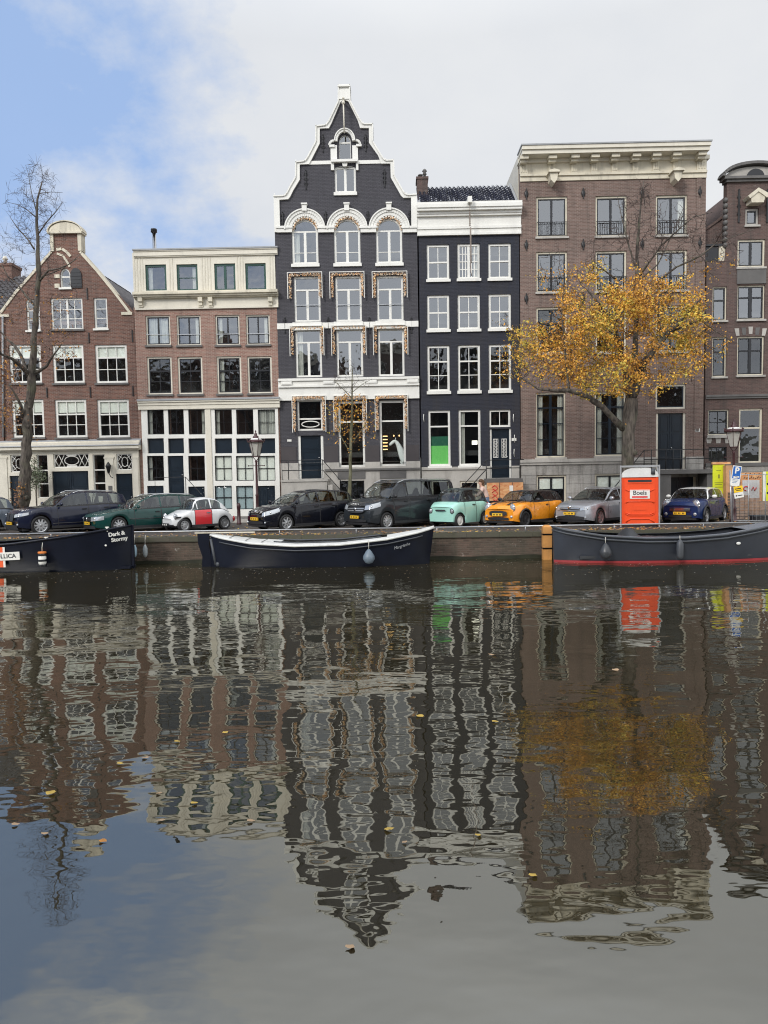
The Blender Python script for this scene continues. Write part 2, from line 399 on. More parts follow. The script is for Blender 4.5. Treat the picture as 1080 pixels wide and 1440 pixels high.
def tiles(mb, x0, x1, ya, za, yb, zb, dx=.24, dr=.30, th=.03):
    "roof slope from eave (ya,za) to ridge (yb,zb), rows of overlapping pantiles"
    L = math.hypot(yb-ya, zb-za); uy, uz = (yb-ya)/L, (zb-za)/L; ny, nz = -uz, uy
    rows = max(1, int(L/dr)); n = max(2, int((x1-x0)/dx)); q = 6
    for r in range(rows):
        s0, s1 = L*r/rows, L*(r+1)/rows+.05; vs = []; fs = []
        for i in range(n*q+1):
            x = x0+(x1-x0)*i/(n*q); h = .05*math.sin(2*PI*i/q)+.01*math.sin(x*7+r)
            for ss, hh in ((s0, h+th+.035), (s1, h+.005)): vs.append((x, ya+uy*ss+ny*hh, za+uz*ss+nz*hh))
        for i in range(n*q): fs.append((2*i, 2*i+2, 2*i+3, 2*i+1))
        # front lips
        o = len(vs)
        for i in range(n*q+1): x, y, z = vs[2*i]; vs.append((x, y-ny*.045, z-nz*.045))
        for i in range(n*q): fs.append((o+i, o+i+1, 2*i+2, 2*i))
        mb.add(vs, fs)
    return mb

# ---------------------------------------------------------------- house 1: red brick gable with neck
h = House('gable_house', 'red brown brick house with a neck gable and a cream shopfront with lattice fanlights', 95, M['brickR'])
L = h.L
cxa = L(92, 320)[0]
neck = [L(73, 354), L(72.5, 326)]+[(cxa+(L(112, 326)[0]-cxa)*math.cos(a), L(92, 327)[1]+(L(92, 315)[1]-L(92, 327)[1])*math.sin(a)) for a in [PI-PI*i/10 for i in range(11)]]+[L(112.5, 326), L(112, 354)]
outl = [L(-1.5, 741), L(-1, 441), L(22, 410), L(53, 375)]+neck+[L(138, 381), L(160, 408), L(184, 440), L(197, 740)]
outl = [(x, max(z, -.5)) for x, z in outl]; outl[0] = (outl[1][0], -.4); outl[-1] = (outl[-2][0]+.18, -.4); outl[-2] = (outl[-1][0], outl[-2][1])
for y, bx in (((419, 463.5), ((71.5, 116.5),)),):
    for a, b in bx: h.win((a, y[0], b, y[1]), 4, (1, 1, 1), mid=.10, glass='glass', sillm='darkstone')
h.win((132, 418.5, 151, 462.5), 1, (1, 1, 1)); h.win((37, 421, 56, 465), 1, (1, 1, 1))
for a, b in ((13, 58), (74, 118), (134, 179)): h.win((a, 484.5, b, 539), 3, (.9, 1, 1), sash=0, sillm='darkstone', glass='glassD', blind=(.3, 'blind'), fw=.12)
for a, b in ((17, 62), (77.5, 122), (137, 182)): h.win((a, 561.5, b, 615.5), 3, (.95, .8, .8), sash=0, sillm='darkstone', glass='glassD', blind=(.33, 'blind'), fw=.12)
w = h.win((84.5, 389, 99.5, 405), 1, (1,), arch=.42, fw=.07)
sx0, sx1, sz0, sz1 = h.rc(99.7, 389, 115.5, 405); sc = (sx0+sx1)/2
sh = MB(); sh.prism([(sx0, sz0), (sx1, sz0)]+arc(sc, sz1, (sx1-sx0)/2, .42, 0, PI, 12), -.06, -.01)
for k in range(5): sh.box(sx0+.03, sx1-.03, -.075, -.06, sz0+.05+k*.17, sz0+.09+k*.17)
sh.build('shutter', M['black'], h.root)
for x, a, b in ((122.5, 405, 421), (125, 468, 482), (186, 464, 481), (66, 545, 559), (127, 544, 559), (187, 543, 557)): h.anchor(x, a, b)
b = MB(); band(b, [L(80, 353), L(87, 352), L(93, 356), L(98, 362)], .13, -.05, .01); band(b, [L(80, 358), L(88, 361), L(94, 370), L(97, 376)], .10, -.04, .01)
b.box(*h.rc(77, 386, 84, 391)[:2], -.03, .01, *h.rc(77, 386, 84, 391)[2:]); b.box(*h.rc(77, 399, 84, 405)[:2], -.03, .01, *h.rc(77, 399, 84, 405)[2:])
split(b, 'carved_relief', M['oldcream'], h.root)
# copings of the gable
b = MB(); band(b, [L(184.5, 439), L(160, 407), L(138, 380), L(114, 353)], .12, -.05, .45); band(b, [L(71, 353), L(53, 374), L(22, 409), L(-1, 440)], .12, -.05, .45)
b.box(*h.rc(171, 439, 186, 443)[:2], -.06, .02, *h.rc(171, 439, 186, 443)[2:]); b.box(*h.rc(0, 442, 13, 446)[:2], -.06, .02, *h.rc(0, 442, 13, 446)[2:])
split(b, 'gable_coping', M['oldcream'], h.root)
b = MB(); cz = L(92, 327)[1]; tz = L(92, 313.5)[1]; hw = L(115, 327)[0]-cxa
b.prism(arc(cxa, cz, hw, tz-cz, 0, PI, 14), -.12, .42); band(b, arc(cxa, cz, hw+.03, tz-cz+.04, 0, PI, 14), -.05, -.17, .43, 0)
b.box(cxa-hw-.05, cxa+hw+.05, -.18, .44, cz-.08, cz)
for q in (-1, 1): b.box(cxa+q*(hw-.20), cxa+q*(hw-.03), -.07, .43, L(112, 353)[1], cz-.08)
b.build('gable_cap', [M['oldcream'], M['darkstone']], h.root)
# ground floor front
b = MB(); X0, X1, Z0, Z1 = h.rc(-1, 632, 198, 740); Z0 = -.4
fr = h.holes; fhol = []
def fh(px):
    x0, x1, z0, z1 = h.rc(*px); fhol.append([(x0, z0), (x1, z0), (x1, z1), (x0, z1)])
saved = list(h.holes)
h.holes = []
h.win((54.5, 639.5, 70, 700), 1, (1, .9, .9), fw=.04, mw=.06, sill=False, rec=-.1, glass='glassD'); h.win((133, 639, 150, 699), 1, (1, .9, .9), fw=.04, mw=.06, sill=False, rec=-.1, glass='glassD')
h.door((76, 662.5, 127, 728), 'navy', 2, 3, rec=-.06); h.door((165.5, 666, 188.5, 728), 'navy', 1, 3, rec=-.06); h.door((17, 669, 40, 728), 'navy', 1, 3, rec=-.06)
for px, nn in (((77, 638, 127, 657.5), 3), ((165.5, 638, 187.5, 661), 1), ((17, 640, 39, 664), 1)):
    wf = h.win(px, 1, (1,), fw=.05, sill=False, rec=-.1, glass='glassD'); x0, x1, z0, z1 = h.rc(*px); l = MB(); zc = (z0+z1)/2; xc = (x0+x1)/2
    if nn == 3:
        for q in (-1, 1):
            for k in (0, 1):
                a = xc+q*(.36+k*.3); bb = a+q*.3
                l.tube([(a, -.09, z0+.04), (bb, -.09, z1-.04)], .02, 4); l.tube([(a, -.09, z1-.04), (bb, -.09, z0+.04)], .02, 4)
        e = [(xc+.36*math.cos(t), -.09, zc+.22*math.sin(t)) for t in [2*PI*i/20 for i in range(21)]]; l.tube(e, .025, 4)
        for q in (-1, 1): l.box(xc-.25, xc+.25, -.1, -.07, zc+q*.27-.03, zc+q*.27+.03)
    else:
        e = [(xc+.15*math.cos(t), -.09, zc+.24*math.sin(t)) for t in [2*PI*i/16 for i in range(17)]]; l.tube(e, .02, 4)
        for q in (-1, 1):
            for v in (-1, 1):
                l.tube([(xc+q*.10, -.09, zc+v*.16), (xc+q*.38, -.09, zc+v*.40)], .018, 4); l.tube([(xc+q*.36, -.09, zc+v*.0), (xc+q*.13, -.09, zc+v*.36)], .018, 4)
    l.build('lattice', M['white'], wf)
MB().prism([(X0, Z0), (X1, Z0), (X1, Z1), (X0, Z1)], -.16, -.02, 0, h.holes).build('shopfront', M['cream'], h.root)
sfholes = h.holes; h.holes = saved+sfholes
b = MB()
for px in ((2, 645, 14, 733), (189.5, 645, 197, 733), (42, 645, 52, 733), (151, 645, 163, 733)):
    x0, x1, z0, z1 = h.rc(*px); b.box(x0, x1, -.2, -.16, z0, z1); b.box(x0-.04, x1+.04, -.22, -.16, z1, z1+.09)
split(b, 'pilaster', M['cream'], h.root)
h.moulding('shop_cornice', (-1.5, 199, 621, 634), 'cream', [(0, .30), (.15, .42), (.62, .46), (.85, .3)])
x0, x1, z0, z1 = h.rc(-1, 620, 199, 629); MB().prism([(0, 0), (0, 0.34), (.5, 0)], x0, x1).build('cornice_lead', M['lead'], h.root).matrix_local = Matrix(((0, 1, 0, 0), (-1, 0, 0, 0), (0, 0, 1, z1-.28), (0, 0, 0, 1)))
MB().box(*h.rc(155, 683, 160, 692)[:2], -.24, -.16, *h.rc(155, 683, 160, 692)[2:]).build('letter_box', M['darkstone'], h.root)
lx, lz = L(153, 658, .35); b = MB()
b.lathe([(.05, -.28), (.13, .05), (.16, .08), (.09, .2), (.02, .3)], (lx, -.4, lz), 6); b.tube([(lx, -.4, lz-.25), (lx+.1, -.38, lz-.45), (lx+.12, -.16, lz-.5)], .02, 5)
b.build('wall_lantern', M['iron'], h.root)
b = MB(); b.tube([(L(5, 445)[0], -.09, L(5, 445)[1]), (L(5, 600)[0], -.09, L(5, 615)[1])], .05, 8); b.build('drain_pipe', M['lead'], h.root)
h.wall(outl, .4)
xa, xb = outl[0][0], outl[-1][0]; ze = L(0, 441)[1]; h.bodybox(xa, xb, -.4, ze-.35, 9)
# saddle roof behind the gable, ridge running back
rz_ = L(92, 352)[1]-.1; t = MB()
for q, xe in ((-1, xa), (1, xb)):
    r = MB(); tiles(r, .42, 9, xe-cxa, ze-.12, 0, rz_)   # slope built in a turned frame
    t.add([(cxa+y, x, z) for x, y, z in r.v], r.f)
    t.add([(xe, .42, ze-.2), (cxa, .42, rz_-.08), (cxa, 9, rz_-.08), (xe, 9, ze-.2)], [(0, 1, 2, 3)])
t.add([(xa, 9, ze-.2), (cxa, 9, rz_-.08), (xb, 9, ze-.2)], [(0, 1, 2)])
roof = t.build('roof', M['tile'], h.root)

# ---------------------------------------------------------------- house 2: pinkish brick, cream attic
h = House('twin_front_house', 'pinkish brick house with green windows in its cream attic and a white framed ground floor', 292, M['brickP']); L = h.L
hx0 = L(190, 500)[0]+.01; hx1 = L(391.5, 500)[0]-.01; zt = L(290, 352)[1]
for px in ((205, 443.5, 239.5, 486), (248.5, 443.5, 282.5, 486), (303, 443, 337, 485.5), (346, 442.5, 379.5, 485)):
    h.win(px, 2, (1,), 'cream', fw=.07, inner='black', mid=.07, sillm='darkstone', curtain={205: 'a', 248.5: 'r', 303: 'l', 346: 'r'}[px[0]], rail=1)
for px in ((207, 501.5, 242, 555), (250, 501.5, 285, 554.5), (305, 501, 339.5, 554), (348, 501, 382.5, 553.5)):
    h.win(px, 2, (1, .9, .9), 'cream', fw=.085, inner='black', sash=0, sillm='darkstone', glass='glassD', curtain={305: 'l'}.get(px[0]))
bw_ = h.holes; h.holes = []
h.win((204.5, 372, 234, 409.5), 1, (1,), 'green', fw=.1, curtain='l', sillm='cream'); h.win((248.5, 371.5, 278, 409), 1, (1, 1), 'green', fw=.1, curtain='r', sillm='cream')
h.win((301.5, 370.5, 331, 408.5), 2, (1,), 'green', fw=.1, mid=.12, sillm='cream'); h.win((345, 370, 374, 408), 1, (1,), 'green', fw=.1, sillm='cream')
za = L(290, 431)[1]
att = h.holes; b = MB().prism([(hx0+.04, za), (hx1-.04, za), (hx1-.04, zt-.05), (hx0+.04, zt-.05)], 0.0, .4, 0, att); x = hx0+.1
while x < hx1-.1:   # vertical cover boards between the attic windows
    if not any(p[0][0]-.1 < x < p[1][0]+.08 for p in att): b.box(x, x+.05, -.018, .0, za+.7, zt-.25, 1)
    x += .135
b.build('attic_front', [M['cream'], M['boards']], h.root)
h.holes = bw_
h.moulding('roof_fascia', (188.5, 390.5, 350.5, 360.5), 'cream', [(0, .16), (.25, .12), (.85, .08)]); h.moulding('roof_edge', (187.5, 391, 349.5, 351.5), 'lead', [(0, .2)])
h.moulding('cornice', (189.5, 391.5, 410.5, 419), 'oldcream', [(0, .34), (.2, .40), (.5, .30), (.8, .2)])
h.moulding('frieze', (190.5, 391.5, 419, 434.5), 'cream', [(0, .03), (.72, .07), (.85, .10)])
b = MB()
for x in (199, 283, 297, 381): x0, x1, z0, z1 = h.rc(x-3, 419, x+3, 433); b.box(x0, x1, -.26, -.03, z1-.22, z1-.002); b.box(x0+.03, x1-.03, -.18, -.03, z1-.4, z1-.22); b.box(x0, x1, -.13, -.03, z0, z0+.1)
split(b, 'console', M['oldcream'], h.root)
# shopfront grid
Xs = [(208.5, 231.5), (237.5, 259.5), (266, 289), (303, 327), (333, 357), (363.5, 387.5)]
saved = h.holes; h.holes = []
for i, (a, b_) in enumerate(Xs):
    h.win((a, 576, b_, 611), 2, (1, 1), 'black', fw=.035, mw=.02, sill=False, rec=-.06, glass='glassD', curtain={0: 'l', 2: 'r', 3: 'l', 5: 'a'}.get(i))
    if i not in (1,): h.win((a, 641, b_, 676), 2, (1, 1), 'black', fw=.035, mw=.025, sill=False, rec=-.06, glass='glassD', blind=(1, 'blind') if i > 2 else None, curtain='l' if i == 0 else None)
    if i in (3, 4): h.win((a, 683, b_, 716), 2, (1, 1), 'black', fw=.035, mw=.03, sill=False, rec=-.06, glass='glassD', blind=(1, 'frost'))
h.door((Xs[1][0], 641, Xs[1][1], 697), 'navy', 1, 3, rec=-.02); h.door((Xs[5][0], 683, Xs[5][1], 716), 'navy', 2, 2, rec=-.02); h.door((Xs[0][0], 683, Xs[0][1], 716), 'navy', 1, 2, rec=-.02, knob=False); h.door((Xs[2][0], 684, Xs[2][1], 716), 'navy', 1, 2, rec=-.02)
b = MB()
for a, b_ in Xs:
    x0, x1, z0, z1 = h.rc(a, 616.5, b_, 637.5); h.holes.append([(x0, z0), (x1, z0), (x1, z1), (x0, z1)]); b.box(x0, x1, .02, .08, z0, z1)
split(b, 'spandrel_panel', M['navy'], h.root)
x0, x1, z0, z1 = h.rc(202, 573, 393, 720)
MB().prism([(x0, .02), (x1, .02), (x1, z1), (x0, z1)], -.12, -.004, 0, h.holes).build('shopfront', M['white'], h.root)
MB().box(hx0, hx1, -.1, .0, -.4, L(290, 719)[1]-.005).build('plinth', M['stone'], h.root)
h.holes = saved+h.holes
h.moulding('shop_cornice', (196, 394, 562, 575), 'cream', [(0, .32), (.25, .26), (.55, .22)]); h.moulding('cornice_lead', (195.5, 394, 560.5, 563), 'lead', [(0, .36)])
b = MB(); x0, x1, z0, z1 = h.rc(291.5, 575, 299, 719); b.box(x0, x1, -.17, -.12, z0, z1); split(b, 'pilaster', M['cream'], h.root)
h.wall([(hx0, -.4), (hx1, -.4), (hx1, za+.02), (hx0, za+.02)], .4); h.bodybox(hx0, hx1, -.4, zt-.12, 9, M['brickP'])
# small stoop with thin rails in front of the door
b = MB(); xd0, _, zd, _ = h.rc(Xs[1][0], 641, Xs[1][1], 697); xd1 = L(Xs[1][1], 690)[0]
b.box(xd0-.5, xd1+.35, -1.0, -.13, -.4, zd-.02)
for k in range(4): b.box(xd1+.352+k*.26, xd1+.61+k*.26, -1.0, -.13, -.4, zd-.2-k*.19)
st = b.build('stoop', M['darkstone'], h.root)
h.steps_rail([[(xd0-.4, -.98, zd), (xd0-.4, -.98, zd+.95), (xd1+.35, -.98, zd+.95), (xd1+1.4, -.98, .85), (xd1+1.4, -.98, 0)], [(xd1+.35, -.98, zd), (xd1+.35, -.98, zd+.95)]], .018, parent=st)
# flue
fx, fz = L(217, 351); b = MB(); t = L(217, 323, -2)[1]; fx = L(217, 340, -2)[0]
b.lathe([(.10, zt-.3), (.10, zt+.25), (.13, zt+.26), (.13, zt+.32), (.1, zt+.33), (.1, t-.16)], (fx, 2, 0), 12); fl = b.build('flue', M['chrome'], h.root)
MB().lathe([(.12, t-.16), (.17, t-.13), (.15, t-.05), (.17, t-.03), (.15, t+.04), (.08, t+.06)], (fx, 2, 0), 12).build('flue_cap', M['black'], fl)

# ---------------------------------------------------------------- house 3: charcoal stepped gable
h = House('stepped_gable_house', 'tall charcoal house with a white edged stepped gable, arched windows and garlands', 490, M['brickD']); L = h.L
outer = [(390, 327), (387.3, 276), (399.5, 275.5), (402.5, 273), (407, 264), (415.2, 250), (415.5, 228.5), (428.5, 226.8), (432, 222), (443.6, 200), (443.8, 178), (458, 176.3), (462, 171), (475, 144), (475.3, 121),
         (492.5, 120.5), (493.3, 143), (506, 168), (511, 175), (524.8, 174.8), (525, 200), (539, 223), (542, 226), (554.3, 225.6), (555, 248), (569, 272), (572.5, 274.5), (584.5, 273.5), (587, 322)]
inner = [(397.5, 327), (395.5, 281.8), (405.5, 281), (408, 278), (413, 268), (421.8, 253.6), (421.8, 232.3), (434.8, 231.8), (439, 224), (449.9, 202.7), (449.9, 181.9), (462.5, 181.3), (466, 175), (479, 144.5), (483, 142),
         (485.5, 142), (490, 143.8), (503, 170), (506.5, 181), (518.8, 181), (519, 201.7), (532, 220), (536, 231), (549, 231), (549.5, 250.5), (564, 276), (567, 279), (576.8, 278.8), (578.8, 322)]
O = [L(*p) for p in outer]; I = [L(*p) for p in inner]
hx0 = L(392, 560)[0]+.012; hx1 = L(590, 560)[0]-.012
O[0] = (hx0, O[0][1]); O[1] = (hx0, O[1][1]); O[-1] = (hx1, O[-1][1]); O[-2] = (hx1, O[-2][1])
I[0] = (hx0+.28, I[0][1]); I[1] = (hx0+.28, I[1][1]); I[-1] = (hx1-.28, I[-1][1]); I[-2] = (hx1-.28, I[-2][1])
b = MB()
for i in range(len(O)-1):
    q = [O[i], O[i+1], I[i+1], I[i]]; b.prism(q, -.10, .48)
band(b, [O[i] for i in range(1, len(O)-1)][::-1], .06, -.16, .52, 0)
for i in (1, 6, 10, 17, 22, 26): x, z = O[i] if i != 17 else O[18]; b.tube([(x, .2, z), (x, .2, z+.22)], [.05, .012], 6)
b.box(L(476, 130)[0], L(492, 130)[0], -.14, -.10, L(484, 141)[1], L(484, 128)[1]); b.box(L(475, 125)[0], L(493, 125)[0], -.19, .5, L(484, 124)[1], L(484, 122)[1])
split(b, 'gable_coping', M['white'], h.root)
cols = [(429, 0), (488.3, -.6), (547.3, -1.2)]
# windows
for i, (c, dy) in enumerate(cols):
    h._mf = None
    h.win((c-18.5, 325.5+dy, c+18.5, 371.5+dy), 2, (2.2, 1), 'white', fw=.11, mid=.13, mw=.03, arch=(.62), sillh=.14, curtain='l' if i == 0 else None)
c2 = [(413.6, 450.5), (471.7, 508.5), (530, 567.2)]; c3 = [(415.6, 452.5), (473.3, 510.4), (531.8, 568.6)]
for i in range(3):
    a, b_ = c2[i]; h._mf = 0; h.win((a, 388.5-dy*0-.5*i, b_, 452.5-.6*i), 2, (1, 2.6), 'white', fw=.10, mid=.12, sash=0, rail=1, sill=False)
    a, b_ = c3[i]; h._mf = 0; h.win((a, 462.5-.5*i, b_, 530.5-.8*i), 2, (1, 2.9), 'white', fw=.10, mid=.12, sash=0, sill=False, curtain='l' if i == 0 else None, glass='glass')
h._mf = None
h.win((477, 200, 493.5, 226), 1, (1,), 'white', fw=.03, arch=.36, sill=False)
h.win((470.5, 236, 500.5, 271), 2, (1,), 'white', fw=.10, mid=.12, arch=.12, sillh=.14)
# arches with keystones
b = MB(); imp = L(488, 321)[1]; impb = L(488, 327)[1]
for c, dy in cols:
    x, z = L(c, 323+dy); r1 = L(c+28, 323)[0]-x
    band(b, arc(x, z, r1, r1*.97, PI, 0, 22), -.17, -.13, .02); band(b, arc(x, z, r1-.17, r1*.97-.17, PI, 0, 22), -.16, -.09, .02); band(b, arc(x, z, r1+.03, r1*.97+.03, PI, 0, 22), -.06, -.18, .02)
    b.box(x-.12, x+.12, -.2, .02, z+r1*.97-.1, z+r1*.97+.2); b.box(x-.15, x+.15, -.24, .02, z+r1*.97+.2, z+r1*.97+.27)
    for k in range(13):
        t_ = PI*(k+.5)/13; rr = r1-.36; b.box(x+rr*math.cos(t_)-.045, x+rr*math.cos(t_)+.045, -.07, .02, z+rr*.97*math.sin(t_)-.045, z+rr*.97*math.sin(t_)+.045)
for a, b_ in ((389.5, 411), (447.5, 470), (507, 529), (566, 586)):
    x0, x1, z0, z1 = h.rc(a, 319.5, b_, 327.5); b.box(x0, x1, -.12, .02, z0, z1); b.box(x0-.03, x1+.03, -.17, .02, z1-.08, z1+.02)
split(b, 'window_hood', M['white'], h.root)
# white band and small mouldings
h.moulding('string_course', (433, 466, 226.5, 231.5), 'white', [(0, .04)]); h.moulding('string_course', (503, 541, 225.5, 230.5), 'white', [(0, .04)])
b = MB()
x, z = L(485, 199.5); r1 = L(499, 200)[0]-x
band(b, arc(x, z, r1, r1*1.15, PI, 0, 18), -.13, -.16, .03); band(b, arc(x, z, r1+.03, r1*1.15+.03, PI, 0, 18), -.05, -.2, .03)
for q in (-1, 1):
    cx = L(485+q*15.5, 204)[0]; cz = L(485, 205)[1]; rr = .26; band(b, arc(cx, cz, rr, rr, PI if q < 0 else PI*.5, PI*.5 if q < 0 else 0, 8), -.1, -.14, .02)
    x0, x1, z0, z1 = h.rc(*((465, 205, 474, 226) if q < 0 else (495.5, 205, 503.5, 226))); b.box(x0, x1, -.06, .02, z0, z1)
    b.box(cx+q*.12-.1, cx+q*.12+.16*1, -.14, .02, cz-.09, cz+.02)
x0, x1, z0, z1 = h.rc(466, 226, 503, 229.5); b.box(x0, x1, -.22, .02, z0, z1)
x0, x1, z0, z1 = h.rc(481, 229.5, 489, 235); b.prism([(x0+.04, z0), (x1-.04, z0), (x1, z1), (x0, z1)], -.12, .02)
for q, (a, b_) in ((-1, (465.5, 470)), (1, (500.8, 504))): x0, x1, z0, z1 = h.rc(a, 229.5, b_, 240); b.box(x0, x1, -.1, .02, z0, z1)
b.build('dormer_hood', M['white'], h.root)
for (a, c_, e) in ((430, 240, 266), (540.5, 239, 263), (454, 190, 214), (514, 190, 213), (397.5, 299, 321), (458, 298, 320), (517.5, 298, 320), (576.5, 297, 319)): h.anchor(a, c_, e, True, .035)
zb0, zb1 = L(490, 463)[1], L(490, 453.2)[1]; b = MB(); b.box(hx0, hx1, -.05, .02, zb0+.06, zb1)
for i in range(3): x0 = L(c2[i][0]-2, 456)[0]; x1 = L(c2[i][1]+2, 456)[0]; b.box(x0, x1, -.12, .021, zb0-.02, zb1+.02)
split(b, 'string_course', M['white'], h.root)
for a in (400.5, 461.5, 519.5, 578.5): h.anchor(a, 447, 468, True, .03)
x0, x1, z0, z1 = h.rc(394, 531.5, 590, 543); b = MB(); b.box(hx0-.0, hx1, -.16, .02, z0, z1-.12); b.box(hx0, hx1, -.24, .02, z1-.12, z1); b.box(hx0, hx1, -.22, .021, z0-.03, z0+.06)
zf = L(490, 562)[1]; b.box(hx0, hx1, -.12, .02, zf, z0-.032)
for a, b_ in ((396, 411), (455, 470), (513, 530), (572, 588)): u0, u1, _, _ = h.rc(a, 532, b_, 542); b.box(u0, u1, -.24, -.16, z0+.08, z1-.14); b.box(u0+.04, u1-.04, -.26, -.24, z0+.12, z1-.2)
b.build('entablature', M['white'], h.root)
# ground floor openings
g3 = [(476, 564, 513, 657), (534, 563, 570.5, 655.5)]
for g in g3: h.win(g, 1, (1, 2.35), 'white', fw=.11, sash=0, sill=False, glass='glassD')
w = h.win((418, 562, 453.5, 605.5), 1, (1.3, .75), 'white', fw=.09, sash=0, sill=False, glass='glassD')
x0, x1, z0, z1 = h.rc(421, 590, 452, 603); rg = [((x0+x1)/2+.42*math.cos(t_)*(1 if abs(math.cos(t_)) < .6 else 1.05), .05, (z0+z1)/2+.15*math.sin(t_)) for t_ in [2*PI*i/20 for i in range(21)]]
MB().tube(rg, .03, 5).build('oval_tracery', M['white'], w)
h.door((423, 612.5, 451.5, 673), 'navy', 1, 3, rec=.12, frame='white', fw=.13)
# garlands
M['g1'] = P('garland_cream', (.80, .66, .50), .8, var=.2); M['g2'] = P('garland_orange', (.72, .40, .18), .7, var=.3); M['g3'] = P('garland_brown', (.42, .26, .15), .8, var=.3)
def garland(path, w, n, par, y=-.1, warm=.03):
    g = MB(); ls = [0]
    for i in range(1, len(path)): ls.append(ls[-1]+math.dist(path[i], path[i-1]))
    for k in range(n):
        d = random.random()*ls[-1]; i = max(j for j in range(len(ls)) if ls[j] <= d+1e-9); i = min(i, len(path)-2)
        t_ = (d-ls[i])/(ls[i+1]-ls[i]+1e-9); x = path[i][0]+(path[i+1][0]-path[i][0])*t_; z = path[i][1]+(path[i+1][1]-path[i][1])*t_
        q = random.choices((0, 1, 2, 3), (6, 4, 2, warm*5))[0]; r = random.uniform(.018, .040)*(.6 if q == 3 else 1)
        dx = random.uniform(-1, 1)*w; dz = random.uniform(-1, 1)*w; g.ball((x+dx, y+random.uniform(-.05, .05), z+dz), r, r*.7, r*random.uniform(.6, 1.2), q, 5)
    return g.build('garland', [M['g1'], M['g2'], M['g3'], M['lamp']], par)
for i, (c, dy) in enumerate(cols):
    x, z = L(c, 326+dy); rr = L(c+17, 326)[0]-x; garland(arc(x, z+.03, rr+.03, rr*1.05, .12, PI-.12, 14), .065, 300, h.root, -.02)
def uframe(a, t, c, bt, par, n, y=-.1):
    x0, x1, z0, z1 = h.rc(a, t, c, bt)
    garland([(x0+.075, z0+.1), (x0+.075, z1-.08), (x1-.075, z1-.08), (x1-.075, z0+.1)], .062, int(n*.8), par, y)
    f = MB(); 
    for xx in (x0-.03, x1+.03): f.box(xx-.015, xx+.015, -.2, -.12, z0, z1)
    f.box(x0-.045, x1+.045, -.2, -.12, z1, z1+.03); f.build('awning_frame', M['white'], par)
for i, (a, c_) in enumerate(((406, 452.5), (465, 511.5), (524.5, 571.5))): uframe(a, 384.5-.6*i, c_, 421-.6*i, h.root, 520)
for i, (a, c_) in enumerate(((409, 455), (467.5, 514), (526, 572.5))): uframe(a, 459.5-.6*i, c_, 501-.6*i, h.root, 560)
for i, (a, c_) in enumerate(((412.5, 457.5), (470.5, 514.8), (528.5, 572.5))): uframe(a, 557.5-.4*i, c_, 608-.5*i, h.root, 680, -.2)
# stone base
zl = L(490, 650)[1]; 
for px in ((478, 676, 512.5, 702), (535, 674, 571, 700)): h.win(px, 2, (1, 1), 'black', fw=.06, sill=False, glass='glassD', rec=.02)
x0, x1 = hx0, hx1; dx0, dx1, dz, _ = h.rc(418, 605, 455, 673)
bh = [p for p in h.holes if p[0][1] < zl-.1]
def clipz(p, z): return [(x, min(zz, z)) for x, zz in p]
b = MB(); b.prism([(x0, -.4), (x1, -.4), (x1, zl), (x0, zl)], -.07, -.003, 0, [clipz(p, zl-.004) for p in bh if max(q[1] for q in p) < zl or True])
b.build('stone_base', M['stone'], h.root)
b = MB(); zz = L(545, 661)[1]; b.box(L(457, 660)[0], x1, -.16, -.072, zz, zz+.1); b.box(L(475, 662)[0], L(513.5, 662)[0], -.11, -.074, L(490, 673.5)[1], zz-.03); b.box(L(534, 662)[0], L(571, 662)[0], -.11, -.074, L(550, 672.5)[1], zz-.03)
b.build('base_ledge', M['darkstone'], h.root)
b = MB(); z1 = L(490, 627)[1]; 
for a, c_ in ((395.5, 417), (455.5, 475.5), (513.5, 533.5), (571, 589)): u0, u1, _, _ = h.rc(a, 630, c_, 648); b.box(max(u0, hx0+.004), min(u1, hx1-.004), -.02, -.001, zl+.004, z1)
split(b, 'painted_dado', P('brown_black_render', (.050, .043, .045), .7), h.root)
# stoop
b = MB(); lx0, lz = L(396, 678, 1.2); lx1 = L(460, 678, 1.2)[0]; zl_ = dz-.02
b.box(lx0, lx1, -1.2, -.075, -.4, zl_-.1); b.box(lx0-.04, lx1+.04, -1.25, -.074, zl_-.1, zl_)
n = 6
for k in range(n): b.box(lx1+.042+k*.22, lx1+.26+k*.22, -1.2, -.075, -.4, zl_-(k+1)*zl_/(n+.5))
stp = b.build('stoop', M['stone'], h.root)
e = lx1+.05+n*.22
h.steps_rail([[(lx0+.03, -1.18, zl_), (lx0+.03, -1.18, zl_+.95), (lx1-.2, -1.18, zl_+.95), (e, -1.18, .9), (e, -1.18, 0)], [(lx0+.35, -1.18, zl_), (lx0+.35, -1.18, zl_+.95)], [(lx1-.2, -1.18, zl_), (lx1-.2, -1.18, zl_+.95)],
              [(lx0+.03, -1.18, zl_+.45), (lx1-.2, -1.18, zl_+.45), (e, -1.18, .45)], [(lx0+.03, -.1, zl_+.95), (lx0+.03, -1.18, zl_+.95)]], .022, parent=stp)
MB().box(*h.rc(404, 618, 410, 621)[:2], -.03, .0, *h.rc(404, 618, 410, 621)[2:]).build('number_plate', M['white'], h.root)
